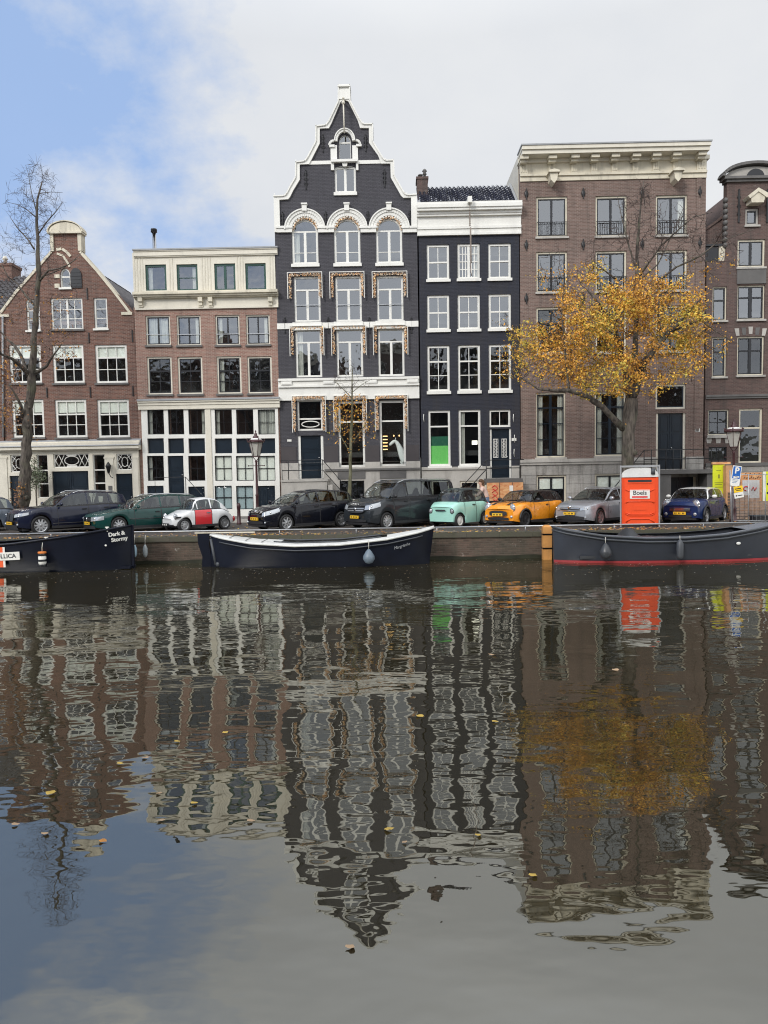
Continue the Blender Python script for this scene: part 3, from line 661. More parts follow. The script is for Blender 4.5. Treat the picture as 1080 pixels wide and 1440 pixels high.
# hoisting pole hanging from the top
hx, hz = L(482.8, 146, .5); hb = L(483.5, 187, .5)[1]; b = MB(); b.tube([(hx, .1, hz+.25), (hx, -.55, hz+.25)], .06, 8); b.tube([(hx, -.5, hz+.2), (hx+.02, -.5, hb)], .035, 8); b.ball((hx, -.5, hz+.05), .09)
b.build('hoist_beam', M['cream'], h.root)
lowo = [(hx0, -.4), (hx1, -.4)]+O[::-1]
h.wall(lowo, .45)
za = L(400, 276)[1]; h.bodybox(hx0, hx1, -.4, za-1.2, 10)
t = MB(); rz_ = L(484, 150)[1]; cx = (hx0+hx1)/2; z_ = za-1.1
for q, xe in ((-1, hx0), (1, hx1)):
    t.add([(xe, .46, z_), (cx, .46, rz_), (cx, 10, rz_), (xe, 10, z_)], [(0, 1, 2, 3)])
t.add([(hx0, 10, z_), (cx, 10, rz_), (hx1, 10, z_)], [(0, 1, 2)]); t.build('roof', M['tile'], h.root)
H3 = h
# ---------------------------------------------------------------- house 4: blue black, three bays
h = House('narrow_dark_house', 'narrow blue black brick house with a white cornice and a bright green window blind', 660, M['brickN']); L = h.L
hx0 = L(590.5, 500)[0]+.01; hx1 = L(731, 500)[0]-.01
for i, (a, b_) in enumerate(((600.3, 631.8), (643.3, 674.8), (686.7, 718.5))):
    y = -.8*i
    if i == 1: h.win((a, 343.3+y, b_, 393+y), 6, (1, 1, 1, 1), 'white', fw=.11, mid=.12, mw=.04, sillh=.12, curtain='r')
    else: h.win((a, 343.8+y, b_, 393.3+y), 2, (1, 1), 'white', fw=.11, sash=0, sillh=.12)
    h.win((a+.4, 415+y, b_+.2, 464+y), 2, (1, 1), 'white', fw=.11, sash=0, sillh=.12)
    h.win((a+.8, 485.8+y, b_+.6, 550.5+y), 2, (1, 1, 1), 'white', fw=.11, sash=0, sillh=.14, glass='glassD')
M['lime'] = P('green_screen_cloth', (.16, .55, .12), .8, var=.12); M['teal'] = P('dark_green_cloth', (.01, .10, .05), .8)
w = h.win((602.5, 577, 633.5, 655.5), 1, (1, 2.7), 'white', fw=.11, sash=0, sillh=.1, glass='glassD')
x0, x1, z0, z1 = h.rc(604.5, 615, 631.5, 652.5); MB().box(x0, x1, .155, .167, z0, z1-.42).build('green_blind', M['lime'], w); MB().box(x0, x1, .17, .18, z0+.2, z1+.05).build('backdrop', M['teal'], w)
w = h.win((645, 576, 676, 655), 1, (1, 2.7), 'white', fw=.11, sash=0, sillh=.1, glass='glassD', curtain='l')
x, z = L(669, 622); b = MB(); b.box(x-.13, x+.13, .4, .6, z-.1, z+.1); b.build('table_lamp', M['lampw'], w)
for a, b_ in ((602.5, 633.5), (645, 676), (688, 718)):
    pass
h.win((688, 576, 718, 600.5), 2, (1,), 'white', fw=.10, sill=False, glass='glassD')
d = h.door((691.5, 603, 716.5, 672), 'navy', 1, 1, rec=.1, frame='white', fw=.09)
x0, x1, z0, z1 = h.rc(691.5, 603, 716.5, 672); g = MB()
for q in (0, 1):
    a = x0+.08+q*(x1-x0)*.48; zz0, zz1 = L(700, 643.5)[1], L(700, 617)[1]; g.box(a, a+.26, .06, .075, zz0, zz0+.03); g.box(a, a+.26, .06, .075, zz1-.03, zz1)
    for k in range(4): g.box(a+k*.078, a+k*.078+.022, .06, .075, zz0+.03, zz1-.03)
    for k in range(5): g.tube([(a+.13+.09*math.cos(t_), .068, zz0+.12+k*.16+.06*math.sin(t_)) for t_ in [2*PI*j/8 for j in range(9)]], .009, 4)
g.build('door_grille', M['white'], d)
zt = L(660, 287.5)[1]; zc = L(660, 331)[1]
h.moulding('cornice', (586.5, 732.5, 287, 331), 'white', [(0, .42), (.07, .46), (.18, .40), (.26, .24), (.34, .20), (.40, .06), (.72, .14), (.80, .09), (.93, .13)])
zl = L(660, 656)[1]; zr = L(660, 264, -2.6)[1]
t = MB(); tiles(t, hx0+.1, hx1-.12, .0, zt-.04, 2.4, zr, .22, .30)
t.add([(hx0, -.05, zt-.06), (hx1, -.05, zt-.06), (hx1, 2.4, zr-.04), (hx0, 2.4, zr-.04), (hx0, 8, zt-.3), (hx1, 8, zt-.3)], [(0, 1, 2, 3), (3, 2, 5, 4)]); t.add([(hx0, -.05, zt-.06), (hx0, 2.4, zr-.04), (hx0, 8, zt-.3)], [(0, 1, 2)])
rf = t.build('roof', M['tileB'], h.root)
b = MB(); x0 = L(586, 260, -2)[0]; x1 = L(601, 260, -2)[0]; zz0 = zt-.2; zz1 = L(593, 253, -2)[1]
b.box(x0, x1, 1.6, 2.5, zz0, zz1); b.box(x0-.04, x1+.04, 1.56, 2.54, zz1-.1, zz1+.02); ch = b.build('chimney', M['brickV'], rf)
b = MB(); xa = (x0*.65+x1*.35); b.lathe([(.08, zz1), (.08, zz1+.2), (.14, zz1+.22), (.1, zz1+.27)], (xa, 2, 0), 10); xb = x0*.25+x1*.75; b.lathe([(.07, zz1), (.07, zz1+.25), (.12, zz1+.28), (.06, zz1+.36), (.13, zz1+.42), (.09, zz1+.5), (.03, zz1+.55)], (xb, 2, 0), 10)
b.build('chimney_pot', M['darkstone'], ch)
b = MB(); b.add([(hx1-.13, -.06, zt), (hx1-.005, -.06, zt), (hx1-.005, 2.4, zr+.12), (hx1-.13, 2.4, zr+.12)], [(0, 1, 2, 3)]); b.box(hx0, hx0+.09, -.02, .06, zt, zt+.25); b.build('lead_flashing', M['lead'], rf)
hx, hz = L(660.5, 281, .6); b = MB(); b.box(hx-.10, hx+.10, -.75, .4, hz-.15, hz+.13); ho = b.build('hoist_beam', M['white'], h.root)
hb = L(660.5, 388, .6)[1]; b = MB(); b.tube([(hx, -.6, hz-.15), (hx, -.6, hz-.6)], .012, 5)
for k in range(7): b.ball((hx, -.6, hz-.6-k*.1), .04, .02, .055)
b.tube([(hx+.01, -.6, hz-1.3), (hx+.02, -.62, hb+.2), (hx+.06, -.6, hb)], .022, 5); b.tube([(hx+.05, -.6, hz-1.3), (hx+.06, -.6, hb+.6)], .015, 5)
b.build('hoist_rope', P('grey_rope', (.22, .18, .15), .9), ho)
for px in ((606.5, 675, 633, 702), (646.5, 676, 674, 702)): h.win(px, 1, (1,), 'cream', fw=.10, sill=False, glass='glassD', rec=.0)
b = MB(); bh = [p for p in h.holes if min(q[1] for q in p) < zl-.15]
b.prism([(hx0, -.4), (hx1, -.4), (hx1, zl), (hx0, zl)], -.07, -.003, 0, [clipz(p, zl-.004) for p in bh]); b.build('stone_base', M['stone'], h.root)
zz = L(660, 660)[1]; MB().box(hx0, L(683, 656)[0], -.14, -.072, zz, zz+.1).build('base_ledge', M['stone'], h.root)
# stoop with stairs going down to the left
lx0, _ = L(684, 674, 1.1); lx1 = L(737, 674, 1.1)[0]; dz = h.rc(691.5, 603, 716.5, 672)[2]; b = MB()
b.box(lx0, hx1-.05, -1.1, -.075, dz-.2, dz-.02); b.box(L(724, 690)[0], hx1-.06, -1.0, -.076, -.4, dz-.21); b.box(lx0+.05, lx0+.3, -1.0, -.076, -.4, dz-.21)
stp = b.build('stoop', M['darkstone'], h.root); b = MB()
n = 7
for k in range(n): b.box(lx0-.24-k*.24, lx0-.01-k*.24, -1.1, -.1, dz-.18-(k+1)*dz/(n+1), dz-.1-(k+1)*dz/(n+1))
b.prism([(lx0, dz-.3), (lx0-n*.24, -.2), (lx0-n*.24+.3, -.3), (lx0, dz-.6)], -1.16, -1.101)
b.build('stair', M['oldcream'], stp); e = lx0-n*.24
h.steps_rail([[(hx1, -1.08, dz+.9), (lx0, -1.08, dz+.9), (e, -1.08, .85), (e, -1.08, 0)], [(lx0, -1.08, dz), (lx0, -1.08, dz+.9)], [(lx0, -1.08, dz+.45), (e, -1.08, .4)], [(hx1-.2, -1.08, dz), (hx1-.2, -1.08, dz+.9)], [(hx1-.2, -1.08, dz+.5), (lx0, -1.08, dz+.5)]], .024, parent=stp)
b = MB()
for (a, c_) in ((596, 588), (722, 588), (723.5, 617), (723, 637)): x, z = L(a, c_); b.tube([(x, -.02, z+.2), (x-.02, -.05, z), (x+.01, -.02, z-.2)], .018, 5)
b.box(*h.rc(719.5, 616, 726, 620)[:2], -.03, 0, *h.rc(719.5, 616, 726, 620)[2:]); split(b, 'house_number', M['white'], h.root)
h.wall([(hx0, -.4), (hx1, -.4), (hx1, zc+.05), (hx0, zc+.05)], .4); h.bodybox(hx0, hx1, -.4, zt-.1, 8)
MB().box(hx0, hx1, .0, .4, zc+.051, zt-.02).build('cornice_backing', M['white'], h.root)

# ---------------------------------------------------------------- house 5: wide grey brown, heavy cornice
h = House('wide_cornice_house', 'wide grey brown brick house with a heavy cream cornice behind the yellow tree', 860, M['brickG']); L = h.L
hx0 = L(731.5, 450)[0]+.01; hx1 = L(991, 450)[0]-.01
WX = ((754, 798), (837.3, 881.5), (922, 966.5))
for i, (a, b_) in enumerate(WX):
    y = -1.1*i
    h.win((a, 276.5+y, b_, 333.5+y), 2, (1,), 'oldcream', fw=.09, inner='black', mid=.1, rail=2, sillm='stone', curtain='r' if i == 2 else None)
    h.win((a, 354+y, b_-.3, 411+y), 2, (1,), 'oldcream', fw=.09, inner='black', mid=.1, rail=2, sillm='stone')
    h.win((a, 432+y, b_-.6, 497+y), 2, (1, 2), 'oldcream', fw=.09, inner='black', sash=0, mid=.09, sillm='stone', glass='glassD')
for i, (a, b_) in enumerate(((753.5, 795.5), (836.3, 880))): h.win((a, 552-i, b_, 643.5-i*2), 2, (1, 1.25, 1.25, 1.25), 'oldcream', fw=.08, inner='navy', mid=.13, sash=0, sillm='stone', curtain='lr', glass='glassD')
h.win((922, 540.5, 964.5, 575), 1, (1,), 'cream', fw=.09, sill=False, inner='navy', glass='glassD')
dr = h.door((925.5, 581, 961, 659.5), 'navy', 2, 3, rec=.14, frame='cream', fw=.11)
zl = L(860, 644)[1]
for i, px in enumerate(((754, 668, 796, 714), (836, 666, 879, 714))): h.win(px, 2, (1, 1.2), 'oldcream', fw=.09, inner='black', mid=.09, sill=False, glass='glassD', blind=(.42, 'blind'), rec=.0)
h.door((935, 671, 975, 716), 'navy', 2, 2, rec=.05, frame='oldcream', fw=.13)
bh = [p for p in h.holes if min(q[1] for q in p) < zl-.02]
b = MB(); b.prism([(hx0, -.4), (hx1, -.4), (hx1, zl), (hx0, zl)], -.08, -.003, 0, [clipz(p, zl-.004) for p in bh])
bm = BRICK('stained_stone_blocks', (.44, .42, .385), (.37, .35, .32), (.18, .17, .16), .55, bw=1.1, bh=.46, ms=.012); b.build('stone_base', bm, h.root)
zz = L(860, 652)[1]; b = MB(); xl = L(921, 650)[0]; b.box(hx0-.1, xl, -.2, -.082, zz+.12, zl); b.box(hx0-.1, xl, -.14, -.082, zz, zz+.118); b.build('base_ledge', M['stone'], h.root)
za = L(860, 253)[1]; zb = L(860, 244)[1]; zc = L(860, 219)[1]; zd = L(860, 211)[1]; zt = L(860, 200, .8)[1]; zc = L(860, 222, .5)[1]; ca = L(733.5, 205, .8)[0]; cb_ = L(1001, 199, .8)[0]
b = MB(); b.box(hx0, hx1, -.06, .02, za, zb-.08); b.box(hx0, hx1, -.14, .02, zb-.08, zb+.02); b.box(hx0, hx1, -.04, .021, zb+.02, zc)
xs = [735, 775, 807, 835, 863.5, 893, 921.5, 950, 985.5]
for i, x in enumerate(xs):
    wdt = 6.5 if i in (0, 8) else 4.3; u0 = max(L(x-wdt, 235)[0], hx0-.02); u1 = min(L(x+wdt, 235)[0], hx1+.02); b.box(u0, u1, -.12, -.04, zb+.03, zc-.02)
    for k in range(3): uu = u0+(u1-u0)*(.2+.3*k); b.box(uu-.025, uu+.025, -.145, -.12, zb+.1, zc-.1)
    u = L(x+2, 215, .5)[0]; b.box(u-.20, u+.20, -.60, -.06, zc+.02, zc+.17); b.box(u-.17, u+.17, -.45, -.06, zc-.1, zc+.019)
b.build('frieze', M['oldcream'], h.root)
b = MB(); b.box(hx0-.1, hx1+.1, -.16, .3, zc, zc+.19); b.box(ca+.05, cb_-.05, -.72, .3, zc+.191, zc+.38); b.box(ca+.02, cb_-.02, -.80, .35, zc+.381, zt-.06)
b.build('cornice', M['cream'], h.root); MB().box(ca-.02, cb_+.02, -.84, .4, zt-.055, zt+.01).build('cornice_lead', M['lead'], h.root)
for x, y in ((777, 252), (950, 250)):
    u, z = L(x, y, .3); b = MB(); b.prism([(u-.20, z+.20), (u+.20, z+.20), (u+.15, z-.14), (u, z-.30), (u-.15, z-.14)], -.65, .0); b.prism([(u-.28, z+.19), (u+.28, z+.19), (u+.24, z+.28), (u, z+.34), (u-.24, z+.28)], -.75, .0); b.build('hoist_beam', M['oldcream'], h.root)
for x in (740, 820, 903, 984):
    for y in (273, 345, 420): 
        u, z = L(x, y-(x-740)*.012); b = MB(); b.ball((u, -.03, z), .10, .04, .17, 0, 10); b.box(u-.02, u+.02, -.08, -.01, z-.25, z+.25); b.build('wall_anchor', M['iron'], h.root)
MB().box(*h.rc(977, 602.5, 984, 607.5)[:2], -.03, 0, *h.rc(977, 602.5, 984, 607.5)[2:]).build('number_plate', M['white'], h.root)
b = MB(); u0, u1, _, _ = h.rc(969, 400, 976, 500); b.box(u0+.3, u1+.3, -.0, -.03, zl, za); split(b, 'pilaster', M['brickG'], h.root)
lx0 = L(906, 664, 1.3)[0]; dz = h.rc(925.5, 581, 961, 659.5)[2]; b = MB(); b.box(lx0, hx1+.25, -1.3, -.085, dz-.22, dz-.04); b.box(L(980, 690)[0], hx1-.02, -1.2, -.086, -.4, dz-.221); b.box(lx0+.02, L(931, 690)[0], -1.2, -.086, -.4, dz-.221)
n = 7
for k in range(n): b.box(lx0-.24-k*.24, lx0-.01-k*.24, -1.25, -.21, -.4, dz-.2-(k+1)*dz/(n+1))
stp = b.build('stoop', M['darkstone'], h.root); e = lx0-n*.24; xr = hx1+.22
h.steps_rail([[(xr, -1.26, dz), (xr, -1.26, dz+.95), (lx0, -1.26, dz+.95), (e, -1.26, .9), (e, -1.26, 0)], [(lx0, -1.26, dz), (lx0, -1.26, dz+.95)], [(L(985, 650)[0], -1.26, dz), (L(985, 650)[0], -1.26, dz+.98)], [(xr, -1.26, dz+.5), (lx0, -1.26, dz+.5)], [(xr, -.1, dz+.95), (xr, -1.26, dz+.95)],
  *[[(lx0+.35*k, -1.26, dz), (lx0+.35*k, -1.26, dz+.95)] for k in range(1, 6)]], .022, parent=stp)
h.wall([(hx0, -.4), (hx1, -.4), (hx1, zc), (hx0, zc)], .4); h.bodybox(hx0, hx1, -.4, zt-.3, 9)
b = MB(); sx = hx0-.01; b.box(sx-.02, sx+.02, .36, 8.9, L(725, 330)[1], zt-.1); b.build('side_cladding', M['boards'], h.root)
MB().box(hx0+.01, hx1-.01, .31, 8.9, zt-.29, zt-.1).build('roof', M['lead'], h.root)

# ---------------------------------------------------------------- house 6: purple brown neck gable at right
h = House('purple_brick_house', 'purple brown brick house with a round topped neck gable at the right edge', 1061, M['brickV']); L = h.L
hx0 = L(992, 500)[0]+.012; hx1 = L(1131, 500)[0]; cx = L(1061, 300)[0]; nw = cx-L(1022, 300)[0]; zt = L(1061, 256)[1]; zs = L(1000, 368)[1]
za = L(1061, 235)[1]
h.win((1048, 293, 1067, 317), 1, (1,), 'stone', fw=.1, inner='black', sillm='stone'); h.win((1037, 336.5, 1076, 376), 2, (1,), 'oldcream', fw=.09, mid=.12, inner='black', sillm='stone')
h.win((1037, 401, 1075.5, 449.5), 2, (1, 2), 'oldcream', fw=.06, inner='black', mid=.16, sash=0, sillm='stone'); h.win((1002, 403, 1022, 451), 1, (1, 1.6), 'oldcream', fw=.06, inner='black', sash=0, sillm='stone')
h.win((1100, 403, 1120, 451), 1, (1, 1.6), 'oldcream', fw=.06, inner='black', sash=0, sillm='stone'); h.win((1101, 473.5, 1121, 528), 1, (1, 1.8), 'oldcream', fw=.06, inner='black', sash=0, sillm='stone')
h.win((1036.5, 473, 1074.5, 528), 2, (1, 1.9), 'oldcream', fw=.07, inner='black', mid=.13, sash=0, sillm='stone', glass='glassD'); h.win((1001.5, 474, 1021.5, 530), 1, (1, 1.8), 'oldcream', fw=.06, inner='black', sash=0, sillm='stone', glass='glassD')
h.win((995.5, 576, 1025, 612), 2, (1, 1), 'oldcream', fw=.06, inner='black', sillm='stone', glass='glassD', sillh=.14); h.win((996.5, 628.5, 1022, 648), 2, (1,), 'black', fw=.06, sill=False, glass='glassD')
h.win((1039, 574.5, 1072, 651), 1, (1, 1.9), 'oldcream', fw=.09, sash=0, sill=False, glass='glassD'); h.win((1084, 574, 1120, 651), 1, (1, 1.9), 'oldcream', fw=.09, sash=0, sill=False, glass='glassD')
pg = [(hx0, -.4), (hx1, -.4), (hx1, zs), (cx+nw+.25, zs), (cx+nw, zs+.5), (cx+nw, zt), (cx-nw, zt), (cx-nw, zs+.5), (cx-nw-.05, zs), (hx0, zs)]
h.wall(pg, .4)
b = MB(); ccz = zt+.12; b.box(cx-nw-.08, cx+nw+.08, -.12, .4, zt, zt+.12); b.box(cx-nw-.2, cx+nw+.2, -.22, .42, ccz, ccz+.12)
b.prism(arc(cx, ccz+.12, nw+.1, za-ccz-.1, 0, PI, 18), -.02, .38, 1)
band(b, arc(cx, ccz+.12, nw+.18, za-ccz-.02, 0, PI, 18), -.13, -.24, .42)
fan = arc(cx, ccz+.13, .42, .36, 0, PI, 10); b.prism(fan, -.08, -.02, 2)
b.build('gable_cap', [M['darkstone'], M['stone'], M['black']], h.root)
b = MB()
for q in (-1, 1):
    x = cx+q*(nw+.0)
    for k in range(9): b.ball((x+q*.03, .1, zs+.8+k*.27), .12, .2, .15, 0, 7)
split(b, 'gable_carving', M['darkstone'], h.root)
u, z = L(1064, 277, .4); b = MB(); b.prism([(u-.5, z), (u, z+.38), (u+.5, z+.1), (u+.42, z-.1), (u, z+.2), (u-.4, z-.12)], -.6, .0); b.prism([(u-.3, z-.3), (u+.28, z-.3), (u+.36, z+.05), (u, z+.2), (u-.34, z-.02)], -.55, .0); b.build('hoist_beam', M['oldcream'], h.root)
for x in (1039, 1079): h.anchor(x, 267, 313, True, .08)
b = MB()
for x, y0, y1, wd in ((1055.5, 461, 471, 21),):
    for k in range(5): u, z = L(x-18+9*k, 467-(2-abs(k-2))*1.2); b.prism([(u-.08, z-.18), (u+.08, z-.18), (u+.11+(k-2)*.03, z+.18), (u-.11+(k-2)*.03, z+.18)], -.015, .01, k % 2)
for k in range(3): u, z = L(997+13*k, 620); b.prism([(u-.1, z-.12), (u+.1, z-.12), (u+.14, z+.14), (u-.14, z+.14)], -.015, .01, 0)
x0, x1, z0, z1 = h.rc(1036, 377.5, 1077, 399); b.box(x0, x1, -.05, .01, z0, z1, 1)
split(b, 'stone_voussoir', [M['stone'], M['darkstone']], h.root)
h.moulding('string_course', (992, 1131, 554.5, 560), 'darkstone', [(0, .13), (.5, .08)])
zl = L(1061, 650)[1]; b = MB(); b.box(hx0+.03, hx1, -.14, -.003, zl-.18, zl-.02); b.build('base_ledge', M['darkstone'], h.root)
bh = [p for p in h.holes if min(q[1] for q in p) < zl-.18]
b = MB(); b.prism([(hx0+.03, -.4), (hx1, -.4), (hx1, zl-.182), (hx0+.03, zl-.182)], -.07, -.003, 0, [clipz(p, zl-.186) for p in bh]); b.build('stone_base', bm, h.root)
h.bodybox(hx0, hx1, -.4, zs-.1, 9)
t = MB(); zrd = L(1019, 300, -1)[1]+1.6
t.add([(hx0, .4, zs-.05), (cx, .4, zrd), (cx, 9, zrd), (hx0, 9, zs-.05)], [(0, 1, 2, 3)]); t.add([(hx1, .4, zs-.05), (cx, .4, zrd), (cx, 9, zrd), (hx1, 9, zs-.05)], [(0, 1, 2, 3)])
# roof pitch seen left of the neck
zz = L(995, 320)[1]; x1 = cx-nw-.01; zh = L(1019, 301)[1]
t.prism([(hx0+.02, zs), (x1, zs), (x1, zh), (hx0+.02, zz)], .45, .6)
band(t, [(x1, zh+.06), (hx0, zz+.05)], .1, .38, .62)
roof = t.build('roof', M['brickV'], h.root)
b = MB(); x0, x2, z0, z1 = h.rc(994, 345, 1021, 366); b.box(x0, x2, .2, .5, z0, z1); b.box(x0-.05, x2+.05, .1, .6, z1, z1+.1); b.build('dormer', M['black'], roof)
b = MB(); x0, x2, z0, z1 = h.rc(1013, 345, 1022, 366); b.box(x0, x2, .12, .5, z0, z1-.02); b.build('dormer_board', M['oldcream'], roof)

# ---------------------------------------------------------------- neighbours beyond the frame
def plain_house(name, label, xa, xb, y, ztop, mat, flip=False, roof='flat', nw=3, ns=4, parent_rot=0, glass='glass'):
    r = thing(name, label, 'canal house', ((xa+xb)/2, y, ZS), PI if flip else 0); w = (xb-xa)/2
    hs = []; sth = (ztop-1.2)/ns; wins = []
    for s_ in range(ns):
        for k in range(nw):
            cx = -w+2*w*(k+.5)/nw; z0 = .9+s_*sth; hh = min(1.9, sth*.62); ww = min(.62, w/nw*.62); hs.append([(cx-ww, z0), (cx+ww, z0), (cx+ww, z0+hh), (cx-ww, z0+hh)]); wins.append((cx-ww, cx+ww, z0, z0+hh))
    top = [(w, ztop), (-w, ztop)] if roof != 'gable' else [(w, ztop-2.2), (w*.3, ztop+.6), (w*.3, ztop+1.6), (-w*.3, ztop+1.6), (-w*.3, ztop+.6), (-w, ztop-2.2)]
    MB().prism([(-w, -.4), (w, -.4)]+top, 0, .4, 0, hs).build('wall', mat, r)
    b = MB(); b.box(-w, w, .42, 8, -.4, ztop-(0 if roof == 'flat' else 2.3)); b.build('side_wall', mat, r)
    for a, c_, z0, z1 in wins:
        f = MB(); f.prism([(a, z0), (c_, z0), (c_, z1), (a, z1)], .06, .14, 0, [[(a+.09, z0+.09), (c_-.09, z0+.09), (c_-.09, z1-.09), (a+.09, z1-.09)]])
        m_ = (a+c_)/2; f.box(m_-.025, m_+.025, .08, .13, z0+.09, z1-.09); f.box(a+.09, c_-.09, .075, .131, (z0+z1)/2-.03, (z0+z1)/2+.03)
        fo = f.build('window', M['white'], r); MB().box(a+.05, c_-.05, .1, .106, z0+.05, z1-.05).build('pane', M[glass], fo)
    if roof == 'flat':
        c = MB(); c.box(-w-.05, w+.05, -.35, .4, ztop, ztop+.35); c.box(-w, w, -.1, .41, ztop-.6, ztop-.002); c.build('cornice', M['cream'], r)
    elif roof == 'gable':
        c = MB(); band(c, [(w, ztop-2.15), (w*.3, ztop+.65)], .15, -.08, .44); band(c, [(-w*.3, ztop+.65), (-w, ztop-2.15)], .15, -.08, .44); c.box(-w*.36, w*.36, -.15, .45, ztop+1.6, ztop+1.8); c.build('gable_coping', M['oldcream'], r)
        c = MB(); c.add([(-w, .4, ztop-2.3), (w, .4, ztop-2.3), (0, .4, ztop+.6), (-w, 8, ztop-2.3), (w, 8, ztop-2.3), (0, 8, ztop+.6)], [(0, 3, 5, 2), (1, 2, 5, 4), (3, 4, 5)]); c.build('roof', M['tile'], r)
    else:
        c = MB(); tiles(c, -w, w, -.1, ztop, 3.6, ztop+3.2, .25, .32); c.add([(-w, -.1, ztop-.02), (w, -.1, ztop-.02), (w, 3.6, ztop+3.1), (-w, 3.6, ztop+3.1), (w, 8, ztop), (-w, 8, ztop)], [(0, 1, 2, 3), (3, 2, 4, 5), (1, 4, 2), (0, 3, 5)])
        rf = c.build('roof', M['tile'], r); c = MB(); u = PX_(37, 40, 370)-(xa+xb)/2; c.box(w-2.1, w-.9, 3.2, 4.2, ztop+2.3, ztop+3.75); c.box(w-2.15, w-.85, 3.15, 4.25, ztop+3.7, ztop+3.85); ch = c.build('chimney', M['brickR'], rf)
        MB().lathe([(.1, 0), (.09, .3), (.16, .34), (.08, .5)], (w-1.5, 3.7, ztop+3.85), 8).build('chimney_pot', M['cream'], ch)
    return r
xl = FL(-2, 500)[0]; zt_ = FL(0, 450)[1]
plain_house('tiled_roof_house', 'brick house with a grey tiled roof, cut by the left edge behind the bare tree', xl-6.6, xl-.02, DF+.05, zt_, M['brickR'], roof='tiled')
plain_house('brick_house', 'tall brown brick house left of the tiled roof house, outside the photo', xl-13.8, xl-6.7, DF+.05, 13.5, M['brickP'], roof='gable')
xr = FL(1131, 500)[0]
plain_house('brick_house', 'red brick house right of the round topped gable, outside the photo', xr+.03, xr+7, DF+.05, 12.5, M['brickR'], nw=3)
plain_house('brick_house', 'grey brick house second right of the round topped gable, outside the photo', xr+7.1, xr+14, DF+.05, 14, M['brickG'], roof='gable')
# the bank behind the viewer, seen mirrored in glass
x = -44; k = 0
for wd, zt_, mt, rf in ((7, 13, 'brickR', 'flat'), (6, 15, 'brickG', 'gable'), (8, 12.5, 'brickV', 'flat'), (6.5, 14, 'brickP', 'gable'), (7.5, 13.5, 'brickD', 'flat'), (6, 12, 'brickR', 'gable'), (8, 15, 'brickG', 'flat'), (6.5, 13, 'brickN', 'gable'), (7.5, 12.5, 'brickP', 'flat'), (7, 14.5, 'brickV', 'gable'), (8, 13, 'brickR', 'flat')):
    plain_house('brick_house', 'mirrored near bank house, number %s from the left end of its row' % ('one two three four five six seven eight nine ten eleven'.split()[k]), x, x+wd-.05, -9, zt_, M[mt], True, rf, glass='glassD'); x += wd; k += 1
# ================================================================ GROUND AND WATER
m, nt, bs = nodes('brick_paving'); tc = nt.nodes.new('ShaderNodeTexCoord').outputs['Object']
br = N(nt, 'ShaderNodeTexBrick'); nt.links.new(tc, br.inputs['Vector']); br.inputs['Scale'].default_value = 1; br.inputs['Brick Width'].default_value = .2; br.inputs['Row Height'].default_value = .1; br.inputs['Mortar Size'].default_value = .008
br.inputs['Color1'].default_value = (.070, .056, .048, 1); br.inputs['Color2'].default_value = (.050, .042, .037, 1); br.inputs['Mortar'].default_value = (.05, .045, .04, 1)
o = mixc(nt, ramp(nt, noise(nt, tc, .8, 6), .4, .7, 0, .6), br.outputs[0], (.06, .052, .045)); nt.links.new(o, bs.inputs['Base Color']); bs.inputs['Roughness'].default_value = .65; M['road'] = m
M['paving'] = P('grey_pavers', (.16, .145, .13), .8, var=.2, grime=.3); M['earth'] = P('ground_earth', (.08, .075, .05), .95, var=.3, vscale=.3)
def sheet(name, xs, prof, mat, label=None):
    vs = [(x, y, z) for y, z in prof for x in xs]; n = len(xs); fs = [(j*n+i, j*n+i+1, (j+1)*n+i+1, (j+1)*n+i) for j in range(len(prof)-1) for i in range(n-1)]
    return tag(MB().add(vs, fs).build(name, mat), kind='structure')
sheet('ground', (-900, -150, 150, 900), ((QY+.3, ZQ-.05), (QY+30, ZQ+.0), (900, ZQ)), M['earth'])
sheet('ground', (-900, -150, 150, 900), ((-900, ZQ-.02), (-30, ZQ-.02), (.75, ZQ-.02)), M['earth'])
sheet('road', (-120, 120), ((QY+.62, ZQ+.012), (34.6, ZQ+.09)), M['road'])
b = MB(); b.box(-120, 120, 34.6, 34.8, ZQ-.2, ZS-.01); tag(b.build('kerb', M['stone']), kind='structure')
sheet('pavement', (-120, 120), ((34.802, ZS-.012), (DF+.3, ZS)), M['paving'])
# quay wall with stone coping
b = MB(); b.box(-120, 120, QY+.06, QY+.6, -1.5, ZQ-.16); tag(b.build('quay_wall', M['brickQ']), 'weathered brick quay wall under the parked cars, dark with algae along the water', 'quay wall')
M['coping'] = BRICK('mossy_coping', (.080, .070, .056), (.062, .055, .042), (.03, .027, .02), .6, bw=1.2, bh=.4, dirtc=(.06, .065, .035))
qw = bpy.data.objects['quay_wall']
MB().box(-120, 120, QY, QY+.61, ZQ-.158, ZQ+.02).build('coping', M['coping'], qw)
M['algae'] = P('dark_wet_algae', (.022, .024, .014), .4, var=.4, vscale=3)
b = MB(); vs = []; fs = []
for i in range(481): x = -60+i*.25; vs += [(x, QY+.045, -.6), (x, QY+.045, .12+.015*math.sin(x*1.7)+.015*math.sin(x*4.1))]
for i in range(480): fs.append((2*i, 2*i+2, 2*i+3, 2*i+1))
b.add(vs, fs).build('algae_band', M['algae'], qw)
b = MB(); b.box(-120, 120, .15, .75, -1.5, ZQ-.14); tag(b.build('near_quay_wall', M['brickQ']), 'brick quay wall under the viewer, outside the photo', 'quay wall')
b = MB(); b.box(-120, 120, .10, .78, ZQ-.138, ZQ+.02); b.build('coping', M['coping'], bpy.data.objects['near_quay_wall'])
